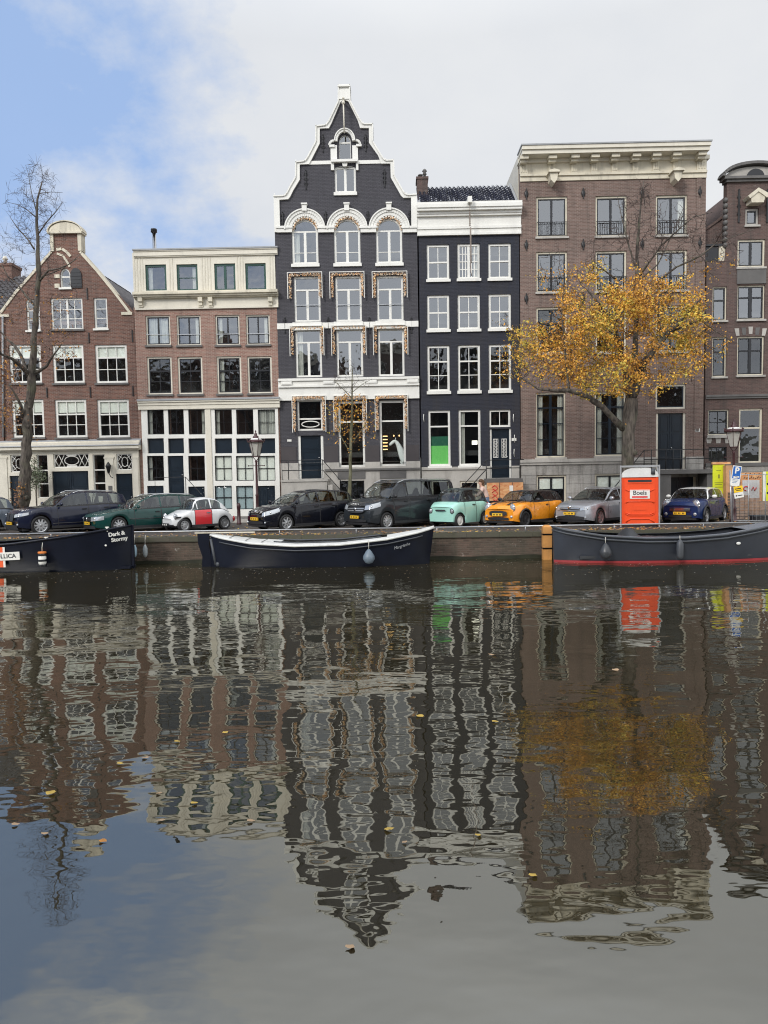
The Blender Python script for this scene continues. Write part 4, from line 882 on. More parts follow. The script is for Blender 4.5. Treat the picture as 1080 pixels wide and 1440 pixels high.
# water
m = bpy.data.materials.new('canal_water'); m.use_nodes = True; nt = m.node_tree; nt.nodes.clear()
out = N(nt, 'ShaderNodeOutputMaterial'); tc = N(nt, 'ShaderNodeTexCoord').outputs['Object']
dif = N(nt, 'ShaderNodeBsdfDiffuse'); murk = noise(nt, tc, .25, 4)
nt.links.new(mixc(nt, ramp(nt, murk, .3, .7), WATER_A, WATER_B), dif.inputs[0])
gl = N(nt, 'ShaderNodeBsdfGlossy'); gl.inputs['Roughness'].default_value = .012; gl.inputs[0].default_value = (.94, .935, .865, 1)
fr = N(nt, 'ShaderNodeFresnel'); fr.inputs[0].default_value = WIOR
mx = N(nt, 'ShaderNodeMixShader')
dist = N(nt, 'ShaderNodeSeparateXYZ'); nt.links.new(tc, dist.inputs[0]); far = ramp(nt, dist.outputs[1], 3, 26, 0, 1)
patch = noise(nt, tc, .11, 3, .5, (1, 2.2, 1))
w1 = noise(nt, tc, .42, 1.2, .4, (.75, 1.5, 1))            # long slow swell
w2 = noise(nt, tc, 1.1, 3, .46, (.75, 1.25, 1)); pat2 = noise(nt, tc, .22, 3, .5, (1, 1.6, 1))         # wobble
w3 = noise(nt, tc, 5.5, 2, .5, (.5, 1.3, 1))         # fine ripples, in patches and farther out
a3 = mth(nt, 'MULTIPLY', ramp(nt, patch, .44, .62, .12, 1), mth(nt, 'MULTIPLY_ADD', far, .85, .15))
hgt = mth(nt, 'ADD', mth(nt, 'MULTIPLY', w1, WAV[0]), mth(nt, 'MULTIPLY', w2, mth(nt, 'MULTIPLY', mth(nt, 'MULTIPLY', ramp(nt, pat2, .35, .65, .55, 1.35), ramp(nt, far, 0, 1, .8, 1)), WAV[1])))
hgt = mth(nt, 'ADD', hgt, mth(nt, 'MULTIPLY', w3, mth(nt, 'MULTIPLY', a3, WAV[2])))
bn = N(nt, 'ShaderNodeBump'); bn.inputs['Distance'].default_value = 1; bn.inputs['Strength'].default_value = 1; nt.links.new(hgt, bn.inputs['Height'])
for s_ in (gl, fr): nt.links.new(bn.outputs[0], s_.inputs['Normal'])
nt.links.new(fr.outputs[0], mx.inputs[0]); nt.links.new(dif.outputs[0], mx.inputs[1]); nt.links.new(gl.outputs[0], mx.inputs[2]); nt.links.new(mx.outputs[0], out.inputs[0])
tag(MB().add([(-400, .2, 0), (400, .2, 0), (400, QY+.3, 0), (-400, QY+.3, 0)], [(0, 1, 2, 3)]).build('water', m), kind='structure')
# specks and leaves on the water
lf = [P('leaf_yellow', (.62, .42, .08), .6, var=.3), P('leaf_tan', (.50, .34, .20), .7, var=.3), P('leaf_orange', (.60, .26, .05), .6, var=.3), P('leaf_green', (.30, .30, .06), .6, var=.3)]
def leafshape(mb, c, r, rz, m=0, tilt=.1, curl=.12):
    vs = [(c[0], c[1], c[2]+.004)]; n = 9
    for i in range(n):
        a = 2*PI*i/n; q = r*(1+.25*math.sin(3*a+rz)) * (1.0 if i % 2 else .78); vs.append((c[0]+q*math.cos(a+rz), c[1]+q*.72*math.sin(a+rz), c[2]+.004+curl*r*abs(math.sin(a))+tilt*r*math.cos(a)))
    mb.add(vs, [(0, i+1, (i+1) % n+1) for i in range(n)], m)
b = MB()
for i in range(1300):
    y = QY-.05-abs(random.gauss(0, 2.6)); x = random.uniform(-22, 22)
    if y < 6: continue
    r = random.uniform(.008, .024); b.add([(x-r, y-r*.6, .004), (x+r, y-r*.5, .004), (x+r*.6, y+r*.7, .004), (x-r*.8, y+r*.5, .004)], [(0, 1, 2, 3)], random.choice((1, 1, 4, 4, 4)))
tag(b.build('water_specks', lf+[P('pale_scum', (.5, .5, .46), .7)]), 'scattered specks and leaf crumbs floating along the far quay', 'litter', kind='stuff')
spots = [(493, 1334, .058, 1, 'large tan leaf nearest the viewer, under the reflected gable'), (750, 1233, .06, 0, 'yellow leaf beside the reflected cornice of the wide house'), (546, 1168, .07, 0, 'bright yellow leaf floating in the reflection of the stepped gable'),
  (569, 1186, .04, 1, 'small cream leaf just right of the bright yellow leaf in the gable reflection'), (21, 1161, .06, 1, 'tan leaf nearest the left edge of the water'), (64, 1174, .06, 1, 'tan leaf under the reflected bare tree top'),
  (144, 1184, .06, 2, 'orange leaf right of the reflected bare tree'), (72, 1117, .09, 0, 'pale yellow leaf clump on the dark reflection at left'), (249, 1044, .06, 0, 'yellow leaf left of centre in the brick reflection'),
  (317, 1031, .06, 0, 'yellow leaf in the pinkish brick reflection'), (273, 1131, .06, 0, 'yellow leaf in the reflection of the cream attic'), (226, 1155, .06, 1, 'tan leaf at the edge of the reflected attic'),
  (352, 1156, .06, 1, 'cream leaf at the lower edge of the reflected cream attic'), (223, 1117, .05, 1, 'cream leaf above the yellow leaf in the attic reflection'), (168, 1075, .06, 0, 'yellow leaf beside the blue sky patch in the water'), (204, 1067, .07, 1, 'tan leaf on the right rim of the blue sky patch'),
  (590, 1008, .09, 0, 'yellow leaf in the reflection of the blue black house'), (865, 943, .10, 1, 'cream leaf in the reflection of the wide house'), (693, 922, .12, 1, 'pale leaf clump under the reflected green blind'), (673, 1176, .05, 0, 'small yellow leaf in the lower reflection of the blue black house'),
  (696, 1016, .07, 0, 'yellow leaf below the yellow tree reflection')]
for px, py, r, mi, lab in spots:
    p = G(px, py, 0); b = MB(); leafshape(b, (0, 0, .004), r*.62, random.random()*6, curl=.3)
    tag(b.build('floating_leaf', lf[mi], loc=p), lab, 'leaf', 'autumn leaves floating on the canal')
# litter on the quay
b = MB()
for i in range(5200):
    y = random.choice((QY+.1+abs(random.gauss(0, .5)), random.uniform(QY, 34.5))); x = random.uniform(-24, 24)
    if random.random() > .35+.65*(math.sin(x*.9)*.5+.5)*(1 if x > 5 else .6): continue
    r = random.uniform(.03, .06); z = ZQ+.03+(max(0, y-QY-.6)*.011); a = random.random()*6
    b.add([(x+r*math.cos(a+k*PI/2), y+r*math.sin(a+k*PI/2), z+random.uniform(0, .03)) for k in range(4)], [(0, 1, 2, 3)], random.choice((0, 1, 1, 2, 2)))
tag(b.build('fallen_leaves', lf), 'fallen yellow and brown leaves strewn on the quay', 'leaves', kind='stuff')

# ================================================================ TREES
rk = .84
def tree(name, label, base, limbs, targets, leafspec, bark, cat='tree', twr=.0045, seg=.22, group=None, sub=0, knob=0, twn=4):
    """limbs: list of (points, radii); targets: list of points that twigs grow to; leafspec: (positions, materials, size)"""
    root = thing(name, label, cat, base, group=group); bx, by, bz = base
    def loc(p): return (p[0]-bx, p[1]-by, p[2]-bz)
    t = MB()
    nodes_ = []; nrad = []
    for pts, rs in limbs:
        # smooth + jitter
        P_ = []; R_ = []
        for i in range(len(pts)-1):
            a, c = Vector(pts[i]), Vector(pts[i+1]); k = max(1, int((c-a).length/.35))
            for j in range(k):
                f = j/k; p = a.lerp(c, f); jr = rs[i]*(1-f)+rs[i+1]*f; p += Vector((random.uniform(-1, 1), random.uniform(-1, 1), 0))*jr*.22; P_.append(p); R_.append(jr*random.uniform(.9, 1.12))
        P_.append(Vector(pts[-1])); R_.append(rs[-1]); R_ = [q*rk for q in R_]
        t.tube([loc(p) for p in P_], R_, 10 if rs[0] > .1 else 7)
        nodes_ += [tuple(p) for p in P_]; nrad += R_
        if knob:
            for p, r in zip(P_, R_):
                if r > .12 and random.random() < knob: t.ball(loc(p+Vector((random.uniform(-1, 1)*r*.8, -r*.6, 0))), r*.45, r*.4, r*.5)
    t.build('trunk', bark, root)
    tw = MB(); arr = np.array(nodes_); rad = list(nrad); tips = []
    tg = np.array(targets); 
    d0 = np.array([np.min(np.sum((arr-p)**2, 1)) for p in tg]); tg = tg[np.argsort(d0)]
    pts_list = [arr]; big = np.empty((len(arr)+len(tg)*12, 3)); big[:len(arr)] = arr; n = len(arr)
    for p in tg:
        dd = big[:n]-p; dist = np.sqrt((dd**2).sum(1)); cost = dist+.35*np.maximum(0, dd[:, 2]+.1)   # prefer growing upward
        j = int(np.argmin(cost)); a = Vector(big[j]); e = Vector(p); L_ = (e-a).length
        if L_ < .08 or L_ > 3.5: continue
        r0 = min(rad[j]*.75, .012+.014*L_); k = max(2, int(L_/seg)); cur = []; rr = []
        side = Vector((random.uniform(-1, 1), random.uniform(-1, 1), random.uniform(-.9, .2)))*L_*.16
        for i in range(k+1):
            f = i/k; q = a.lerp(e, f)+side*math.sin(PI*f)+Vector((random.uniform(-1, 1), random.uniform(-1, 1), random.uniform(-1, 1)))*.035*(0 < i); cur.append(q); rr.append(max(twr, .85*r0*(1-f)+twr*f))
        tw.tube([loc(q) for q in cur], rr, twn, cap=False)
        for q, r in list(zip(cur, rr))[1:]:
            if n < len(big): big[n] = q; n += 1; rad.append(r)
        tips.append(cur[-1])
        for s_ in range(sub):
            q = cur[random.randrange(1, len(cur))]; dr = Vector((random.gauss(0, 1), random.gauss(0, 1), random.gauss(.35, .8))).normalized()*random.uniform(.2, .5); mid = q+dr*.5+Vector((0, 0, .04)); tw.tube([loc(q), loc(mid), loc(q+dr)], [.0055, .0045, .003], 3, cap=False); tips.append(q+dr)
    tw.build('branch', M['twig'], root)
    if leafspec:
        pos, mats, size, cnt = leafspec
        allp = pos(big[:n], tips); lv = []; lfc = []; mi = []; V = []
        cnt = len(allp); A = np.array(allp)-np.array(base); u = rng.normal(size=(cnt, 3)); u /= np.linalg.norm(u, axis=1)[:, None]; w = np.cross(u, rng.normal(size=(cnt, 3))); w /= np.linalg.norm(w, axis=1)[:, None]
        sz = rng.uniform(size*.45, size*1.5, cnt)[:, None]; u *= sz; w *= sz*.62
        V = np.stack([A-u, A-w*.9+u*.1, A+u, A+w], 1).reshape(-1, 3); F = np.arange(cnt*4).reshape(-1, 4)
        me = bpy.data.meshes.new('crown'); me.from_pydata(V.tolist(), [], F.tolist())
        for x in mats: me.materials.append(x)
        hsh = np.sin(A[:, 0]*1.9+1)+np.sin(A[:, 2]*2.3+A[:, 1]*1.3)+rng.normal(size=cnt)*1.1; q = np.digitize(hsh, (-1.4, -.1, 1.1)); q = np.clip(q, 0, len(mats)-1)
        me.polygons.foreach_set('material_index', q.astype(np.int32)); me.update(); o = bpy.data.objects.new('crown', me); C.objects.link(o); o.parent = root
    return root
def L3(Y, pts):
    "photo points -> world at depth Y (+ own depth offset)"
    return [PY(p[0], p[1], Y+(p[2] if len(p) > 2 else 0)) for p in pts]
# bare tree left
TY = 33.0
b0 = PY(32, 716, TY); b0.z = 1.0
limbs = [(L3(TY, [(30, 738), (33, 700), (36, 650), (38.5, 600), (42, 560), (44, 530), (48, 480), (51, 430), (55, 385), (53, 345), (51.5, 310), (53, 280), (59, 256)]), [.34, .30, .27, .25, .22, .21, .155, .14, .12, .09, .065, .05, .03]),
  (L3(TY, [(43, 530), (30, 515, -.4), (18, 505, -1), (2, 498, -1.6), (-18, 470, -2)]), [.12, .10, .08, .06, .04]),
  (L3(TY, [(39, 528), (30, 500, .3), (20, 486, .5), (9, 476, .7), (-4, 460, .8)]), [.10, .09, .075, .05, .03]),
  (L3(TY, [(52, 524), (66, 515, -.4), (74, 500, -.7), (84, 488, -1), (88, 480, -1.1)]), [.10, .075, .05, .03, .02]),
  (L3(TY, [(33, 590), (30, 570, -.5), (22, 555, -.8), (12, 540, -1)]), [.12, .08, .05, .03]),
  (L3(TY, [(50, 430), (36, 415, .4), (24, 398, .8), (12, 390, 1), (2, 372, 1.2)]), [.07, .05, .04, .03, .02]),
  (L3(TY, [(56, 395), (68, 380, -.4), (82, 378, -.6), (96, 372, -.8), (108, 364, -1)]), [.06, .045, .035, .025, .015]),
  (L3(TY, [(48, 350), (38, 335, .4), (24, 320, .6), (14, 305, .8)]), [.05, .035, .025, .012]), (L3(TY, [(53, 330), (66, 312, -.4), (80, 296, -.6), (88, 284, -.6)]), [.04, .03, .02, .01]),
  (L3(TY, [(50, 305), (38, 295, .3), (26, 288, .5), (9, 284, .6)]), [.035, .025, .015, .01]), (L3(TY, [(55, 272), (72, 270), (88, 271)]), [.025, .015, .008]), (L3(TY, [(52, 300), (44, 270), (40, 245), (36, 232)]), [.03, .02, .012, .008]),
  (L3(TY, [(62, 388), (88, 378, .5), (104, 366, .8), (118, 352, 1)]), [.03, .025, .015, .01])]
tg = []
def blob(cx, cy, rx, ry, n, Y, dep, out=tg):
    for _ in range(n):
        while True:
            a, b_, c_ = random.uniform(-1, 1), random.uniform(-1, 1), random.uniform(-1, 1)
            if a*a+b_*b_+c_*c_ < 1: break
        out.append(tuple(PY(cx+a*rx, cy+b_*ry, Y+c_*dep)))
blob(48, 288, 46, 46, 130, TY, 1.6); blob(52, 245, 26, 20, 40, TY, .8); blob(45, 350, 52, 40, 100, TY, 1.6); blob(62, 420, 50, 40, 90, TY, 1.6); blob(10, 420, 30, 60, 60, TY, 1.6); blob(70, 480, 45, 36, 80, TY, 1.5); blob(0, 530, 34, 56, 90, TY, 1.6); blob(20, 590, 30, 30, 30, TY, 1)
def lp1(nodes_, tips):
    r = []
    for t_ in tips:
        zc = t_[2]
        if zc < 11.2 and random.random() < (.95 if zc < 8.5 else .35):
            for _ in range(random.randint(1, 4)): r.append((t_[0]+random.gauss(0, .10), t_[1]+random.gauss(0, .1), t_[2]+random.gauss(0, .1)))
    # suckers at the foot
    c0 = PY(24, 690, TY-.4)
    for _ in range(230): k = random.random(); r.append((c0[0]+random.gauss(0, .12)+.1*math.sin(k*9), c0[1]+random.gauss(0, .1), ZQ+.25+k*1.9))
    return r
LF = [P('rust_leaf', (.28, .13, .06), .7, var=.3), P('amber_leaf', (.50, .24, .05), .7, var=.3), P('brown_leaf', (.22, .12, .07), .8, var=.3)]
tree('bare_tree', 'tall bare tree with a knobbly grey trunk and few rust leaves at left', b0, limbs, tg, (lp1, LF, .05, 0), M['bark'], sub=3, knob=.35)
# yellow elm right
EY = 31.6
b1 = PY(884, 716, EY); b1.z = 1.0
limbs = [(L3(EY, [(886, 752), (885, 700), (884, 650), (884, 610), (886, 580), (888, 560)]), [.42, .33, .30, .30, .33, .30]),
  (L3(EY, [(888, 562), (897, 535), (905, 512, -.3), (920, 492, -.6), (940, 468, -.9), (962, 447, -1.2), (985, 420, -1.5)]), [.22, .19, .17, .14, .11, .07, .03]),
  (L3(EY, [(876, 603), (862, 588, -.3), (845, 571, -.6), (826, 557, -.8), (800, 549, -1), (778, 549, -1.2), (757, 547, -1.3), (735, 532, -1.4)]), [.17, .15, .14, .125, .11, .09, .06, .03]),
  (L3(EY, [(886, 562), (880, 530, .5), (872, 490, .8), (862, 450, 1.1), (840, 425, 1.2), (826, 408, 1.3)]), [.17, .14, .11, .09, .06, .04]),
  (L3(EY, [(889, 556), (893, 510, .6), (895, 460, .9), (896, 400, 1.0), (896, 350, 1.1), (900, 300, 1.2), (905, 255, 1.2)]), [.19, .15, .12, .10, .08, .055, .02]),
  (L3(EY, [(897, 392, 1), (912, 370, .7), (930, 345, .5), (955, 322, .2), (975, 305, 0), (1003, 298, 0)]), [.07, .055, .045, .035, .025, .012]), (L3(EY, [(896, 440, .9), (920, 400, .2), (950, 376, -.2), (985, 360, -.5), (1010, 340, -.6), (1040, 330, -.6)]), [.07, .06, .05, .04, .03, .015]),
  (L3(EY, [(893, 375, 1), (880, 330, 1.2), (872, 295, 1.3), (868, 275, 1.3)]), [.05, .035, .02, .01]), (L3(EY, [(898, 395, 1), (925, 372, 1.6), (945, 330, 1.8), (962, 290, 2)]), [.05, .04, .025, .012]),
  (L3(EY, [(868, 394, 1), (850, 380, 1), (838, 370, 1)]), [.05, .04, .02]), (L3(EY, [(862, 450, 1), (868, 420, .6), (868, 394, .9)]), [.07, .06, .05]), (L3(EY, [(800, 550, -1), (795, 500, -.8), (790, 440, -.6), (797, 390, -.5)]), [.06, .045, .03, .015]),
  (L3(EY, [(930, 480, -.7), (925, 440, -.9), (928, 415, -1), (955, 400, -1.2)]), [.07, .05, .035, .02]), (L3(EY, [(985, 450, -1), (1005, 465, -1), (1030, 480, -1.1)]), [.04, .025, .012]), (L3(EY, [(945, 466, -.9), (985, 450, -1), (1000, 420, -1)]), [.05, .04, .02]),
  (L3(EY, [(1040, 330, -.6), (1062, 322, -.6)]), [.02, .01])]
tg = []
for a in ((720, 505, 26, 36, 30), (770, 497, 62, 48, 170), (822, 480, 50, 52, 150), (850, 525, 66, 32, 130), (868, 440, 46, 40, 120), (905, 415, 52, 28, 110), (940, 460, 46, 48, 130), (965, 420, 30, 30, 50), (800, 420, 26, 40, 45), (780, 385, 24, 44, 30), (735, 490, 34, 52, 60), (962, 515, 34, 34, 40), (890, 490, 40, 40, 60), (985, 450, 22, 40, 26), (920, 545, 34, 22, 20), (830, 385, 26, 26, 20)): blob(*a[:4], a[4], EY, 2.4, tg)
for a in ((900, 320, 36, 62, 130), (950, 330, 50, 44, 120), (1000, 355, 45, 40, 70), (845, 350, 30, 36, 30), (990, 480, 36, 40, 30), (905, 262, 16, 22, 16)): blob(*a[:4], a[4], EY, 1.6, tg)
def lp2(nodes_, tips):
    r = []
    for p in list(nodes_)+tips:
        if p[2] > PY(880, 372, EY).z or p[2] < 3.6: continue
        hh = math.sin(p[0]*2.1)*math.sin(p[2]*2.6+1)*math.sin(p[1]*1.7)
        dx = (p[0]-PY(868, 470, EY).x)/4.4; dz = (p[2]-PY(868, 475, EY).z)/3.0; e = dx*dx+dz*dz
        k = 5.2 if e < .6 else (3.7 if e < .95 else 1.2)
        k = k*(1.0+1.0*hh)*random.choice((0, 0, .5, 1.2, 3.9)); k = int(k+random.random())
        for _ in range(k): g_ = random.gauss(0, 1); r.append((p[0]+random.gauss(0, .115), p[1]+random.gauss(0, .115), p[2]+random.gauss(-.03, .10)))
    return r
LE = [P('yellow_green_leaf', (.48, .38, .06), .7, var=.3), P('gold_leaf', (.74, .45, .06), .7, var=.35), P('orange_leaf', (.74, .36, .05), .7, var=.35), P('ochre_leaf', (.54, .27, .05), .7, var=.4)]
for mm in LE+LF:
    b_ = mm.node_tree.nodes['Principled BSDF']; b_.inputs['Subsurface Weight'].default_value = 0; b_.inputs['Transmission Weight'].default_value = 0
tree('yellow_tree', 'large elm in bright yellow orange leaf with a forked dark trunk behind the orange toilet', b1, limbs, tg, (lp2, LE, .047, 0), M['bark'], sub=2, knob=.1, twr=.009)
# young tree in front of the stepped gable
SY = 33.6; b2 = PY(491, 712, SY); b2.z = 1.02; tg = []
limbs = [(L3(SY, [(491, 722), (492, 690), (493, 650), (494, 610), (495, 570), (495, 535), (496, 515)]), [.13, .10, .09, .08, .05, .03, .015]), (L3(SY, [(494, 640), (480, 615, -.3), (474, 590, -.5)]), [.035, .025, .012]), (L3(SY, [(494, 625), (512, 600, .3), (520, 580, .4)]), [.035, .025, .012]), (L3(SY, [(495, 560), (480, 545), (470, 535)]), [.02, .015, .008]), (L3(SY, [(495, 552), (510, 540), (523, 533)]), [.02, .015, .008])]
blob(494, 590, 38, 44, 90, SY, .8, tg); blob(495, 535, 30, 24, 40, SY, .6, tg)
def lp3(n_, tips):
    r = []
    for t_ in tips:
        if t_[2] > PY(495, 556, SY).z: continue
        for _ in range(random.randint(1, 4)): r.append((t_[0]+random.gauss(0, .09), t_[1]+random.gauss(0, .09), t_[2]+random.gauss(0, .09)))
    return r
tree('young_tree', 'slender young tree with a mossy trunk and small ochre leaves before the charcoal house', b2, limbs, tg, (lp3, LE[:1]+LE[2:], .045, 0), M['barkg'], sub=2)
# small olive by the shopfront
OY = 36.4; b3 = PY(52, 706, OY); b3.z = ZS; tg = []; blob(48, 668, 12, 20, 60, OY, .5, tg)
def lp4(n_, tips): return [(t_[0]+random.gauss(0, .06), t_[1]+random.gauss(0, .06), t_[2]+random.gauss(0, .06)) for t_ in tips for _ in range(9)]
tree('olive_tree', 'small silvery olive tree on a thin stem before the cream shopfront', b3, [(L3(OY, [(52, 735), (51.5, 690), (50, 670)]), [.04, .035, .02])], tg, (lp4, [P('silver_green_leaf', (.30, .33, .26), .7), P('olive_leaf', (.14, .17, .10), .7)], .04, 0), M['bark'], sub=2)
# bare trees on the near bank (mirrored in window glass)
random.seed(3)
for i, x in enumerate((-13, 6, 19)):
    tg = []; bx = Vector((x, -4.5, .95))
    for _ in range(170):
        a, rr, z = random.uniform(0, 2*PI), random.uniform(.3, 3.2), random.uniform(4, 12); tg.append((x+rr*math.cos(a), -4.5+rr*math.sin(a), z))
    lb = [([(x, -4.5, .9), (x+.2, -4.5, 4), (x, -4.4, 8), (x+.2, -4.5, 11)], [.3, .24, .14, .04]), ([(x+.2, -4.5, 4), (x+1.6, -4.2, 7), (x+2.4, -4, 9.5)], [.18, .12, .04]), ([(x+.1, -4.5, 4.4), (x-1.7, -4.8, 7.2), (x-2.3, -5, 10)], [.18, .12, .04])]
    tree('bare_tree', ('leftmost', 'middle', 'rightmost')[i]+' of the three bare trees on the near bank behind the viewer', bx, lb, tg, None, M['bark'], sub=2)
# ================================================================ CARS
random.seed(11)
def paint(name, col, metal=.35, rough=.3):
    metal = metal if max(col) > .2 else 0; kk = .15 if max(col) > .08 else .05
    m, nt, b = nodes(name); b.inputs['Base Color'].default_value = (*col, 1); b.inputs['Metallic'].default_value = metal; b.inputs['Roughness'].default_value = rough; b.inputs['Coat Weight'].default_value = 1 if max(col) > .2 else .55; b.inputs['Coat Roughness'].default_value = .03; b.inputs['Specular IOR Level'].default_value = .5 if max(col) > .2 else .2
    tc = nt.nodes.new('ShaderNodeTexCoord').outputs['Object']; n = noise(nt, tc, 2.2, 6, .65); nt.links.new(mixc(nt, ramp(nt, n, .55, .85, 0, kk), col, (.10, .095, .09)), b.inputs['Base Color']); nt.links.new(ramp(nt, n, .3, .8, rough*.8, rough*1.3), b.inputs['Roughness']); return m
M['cglass'] = GLASS('car_glass', (.52, .56, .55), 1.75, .0002); M['seatm'] = P('dark_seat_cloth', (.045, .045, .048), .9); M['tyre'] = P('tyre_rubber', (.018, .018, .019), .8, var=.2); M['plast'] = P('black_plastic', (.02, .02, .022), .5, var=.2)
M['rim'] = P('alloy_rim', (.50, .51, .52), .3, .7, var=.05); M['rimd'] = P('dark_rim', (.06, .06, .065), .35, .6); M['hl'] = P('headlamp_glass', (.38, .40, .42), .08, .3, var=.1, fine=0, coat=1); M['plate'] = P('yellow_plate', (.80, .48, .03), .4, var=.03, fine=0)
M['red_lens'] = P('red_lens', (.35, .01, .01), .15, coat=1); M['amber'] = P('amber_lens', (.7, .3, .03), .2, coat=1); M['seat'] = P('grey_seat', (.07, .07, .07), .9)
def interp(pts, s):
    if s <= pts[0][0]: return pts[0][1]
    for (a, b), (c, d) in zip(pts, pts[1:]):
        if s <= c: f = (s-a)/(c-a) if c > a else 0; return b+(d-b)*f
    return pts[-1][1]
def sm_(pts, n=7):
    "Catmull-like smoothing of a profile"
    r = []
    for i in range(len(pts)-1):
        p0 = pts[max(0, i-1)]; p1, p2 = pts[i], pts[i+1]; p3 = pts[min(len(pts)-1, i+2)]
        for k in range(n):
            t = k/n; h = lambda a, b, c, d: b+(c-a)*t*.35+(-2*a*.35+0)*0+(3*(c-b)-.70*(c-a)-.35*(d-b))*t*t+(-2*(c-b)+.35*(c-a)+.35*(d-b))*t**3
            s = p1[0]+(p2[0]-p1[0])*t; r.append((s, h(p0[1], p1[1], p2[1], p3[1])))
    r.append(pts[-1]); return r
def car(name, label, px, Yw, a, p, cat='car', group='cars parked at an angle along the quay'):
    L_, W, H, wb, fo, r = p['L'], p['W'], p['H'], p['wb'], p['fo'], p['r']; hw = W/2
    wx = PX_(px[0], Yw, px[1]); rz = PI+R(a); fwd = Vector((math.cos(rz), math.sin(rz), 0)); lft = Vector((-fwd.y, fwd.x, 0))
    gz = ZQ+.03; c = Vector((wx, Yw, gz))-fwd*(L_/2-fo)-lft*(hw-.1)
    root = thing(name, label, cat, c, rz, group)
    deck = sm_(p['deck']); cab = sm_(p['cab']); sill = p.get('sill', .2); AR = r+.055; wheels = (fo, fo+wb)
    doors = p.get('doors', []); body = p['body']; tp = p.get('taper', .24)
    def plan(s):
        d = .85; f = 1
        if s < d: f = 1-tp*(1-s/d)**2.4
        if s > L_-d*.8: f = 1-tp*.7*(1-(L_-s)/(d*.8))**2.4
        return f
    fb = p.get('bulge', .16); fz = p.get('nose', .10); zm = p.get('zm', .5)
    def dfm(s, y, z):
        k = max(0, 1-s/.8)**1.0; t = (y/hw)**2; zz = (z-zm)/.45; s2 = s+k*(fb*t+fz*zz*zz*(1 if zz > 0 else .5))
        k2 = max(0, 1-(L_-s)/.6); s2 -= k2*(fb*.7*t+.5*fz*zz*zz)
        return (L_/2-s2, y, z)
    st = set([0, .03, .08, L_-.03, L_-.08, L_]); k = 0
    while k < L_: st.add(round(k, 3)); k += .11
    for w in wheels:
        for i in range(13): st.add(round(w+AR*math.cos(PI*i/12), 4))
    for d in doors:
        for x in d[:2]: st.add(x-.012); st.add(x+.012)
    for x in (p['cab'][0][0], p['cab'][-1][0]): st.add(x)
    st = sorted(x for x in st if 0 <= x <= L_)
    rings = []; side = [(.965, 0), (.995, .16), (1, .42), (.985, .70), (.955, .90), (.90, .985)]
    for s in st:
        zl = sill+(.06*max(0, 1-s/.35))+.08*max(0, 1-(L_-s)/.35)
        for w in wheels:
            if abs(s-w) <= AR+1e-6: zl = max(zl, r+math.sqrt(max(0, AR*AR-(s-w)**2)))
        zd = interp(deck, s); h_ = hw*plan(s); ring = []
        for fy, f in side: ring.append((h_*fy, zl+(zd-zl)*f if zl < zd-.05 else zd-.05*(1-f)))
        ring += [(h_*.80, zd+.008), (h_*.45, zd+.025), (0, zd+.03)]; full = ring+[(-y, z) for y, z in ring[-2::-1]]
        rings.append([dfm(s, y, z) for y, z in full])
    n = len(rings[0]); bm_ = MB(); dm = [MB() for _ in doors for _q in (0, 1)]
    vs = [v for rg in rings for v in rg]; groups = {}
    for i in range(len(rings)-1):
        s = (st[i]+st[i+1])/2
        for j in range(n-1):
            key = 'b'
            for di, d in enumerate(doors):
                if d[0]+.012 < s < d[1]-.012 and (j < 5 or j >= n-6): key = (di, 0 if j < 5 else 1)
            if any(abs(s-x) < .0121 for d in doors for x in d[:2]) and (j < 5 or j >= n-6): key = 'seam'
            groups.setdefault(key, []).append((i*n+j, (i+1)*n+j, (i+1)*n+j+1, i*n+j+1))
    def sub(fs, m=0, flip=False):
        ix = sorted({q for f in fs for q in f}); mp = {q: k for k, q in enumerate(ix)}; return [vs[q] for q in ix], [tuple(mp[q] for q in f) for f in fs]
    V, F = sub(groups['b']); bm_.add(V, F, 0, True)
    h2 = n//2
    for e in (0, len(rings)-1): bm_.add(rings[e], [(j, j+1, n-2-j, n-1-j) for j in range(h2-1)]+[(h2-1, h2, h2+1)], 0, True)
    if 'seam' in groups: V, F = sub(groups['seam']); bm_.add(V, F, 1)
    bo = bm_.build('body', [body, M['plast']], root)
    for key, fs in groups.items():
        if isinstance(key, tuple):
            V, F = sub(fs); dmb = MB().add(V, F, 0, True); dc = doors[key[0]]; do = dmb.build('door', dc[2] if len(dc) > 2 and key[1] == 0 else body, root)
            if len(dc) > 2 and key[1] == 0: do['label'] = p['door_label']
            q = 1 if key[1] == 0 else -1; zz = interp(deck, dc[1])-.14; xx = dfm(dc[1]-.16, q*hw, zz); MB().box(xx[0]-.09, xx[0]+.09, xx[1]*.985-.02, xx[1]*.985+.03*q, zz, zz+.03).build('handle', M['chrome'] if p.get('chrome') else M['plast'], do)
    # underbody
    u = MB(); u.box(-L_/2+.25, L_/2-.25, -hw+.24, hw-.24, .16, interp(deck, L_/2)-.25)
    for w in wheels: u.box(L_/2-w-AR, L_/2-w+AR, -hw+.1, hw-.1, r+AR-.02, r+AR+.03)
    u.build('underbody', M['plast'], root)
    # cabin
    cs = set(); s0, s1 = p['cab'][0][0], p['cab'][-1][0]; k = s0
    while k < s1: cs.add(round(k, 3)); k += .09
    pil = p['pillars']; cs |= {s0, s1}|{x[0] for x in p['cab']}|{x for q in pil for x in q}; cs = sorted(x for x in cs if s0 <= x <= s1)
    sf, sr = p['roof']; tum = p.get('tumble', .30); ring_ = []; G_ = {}
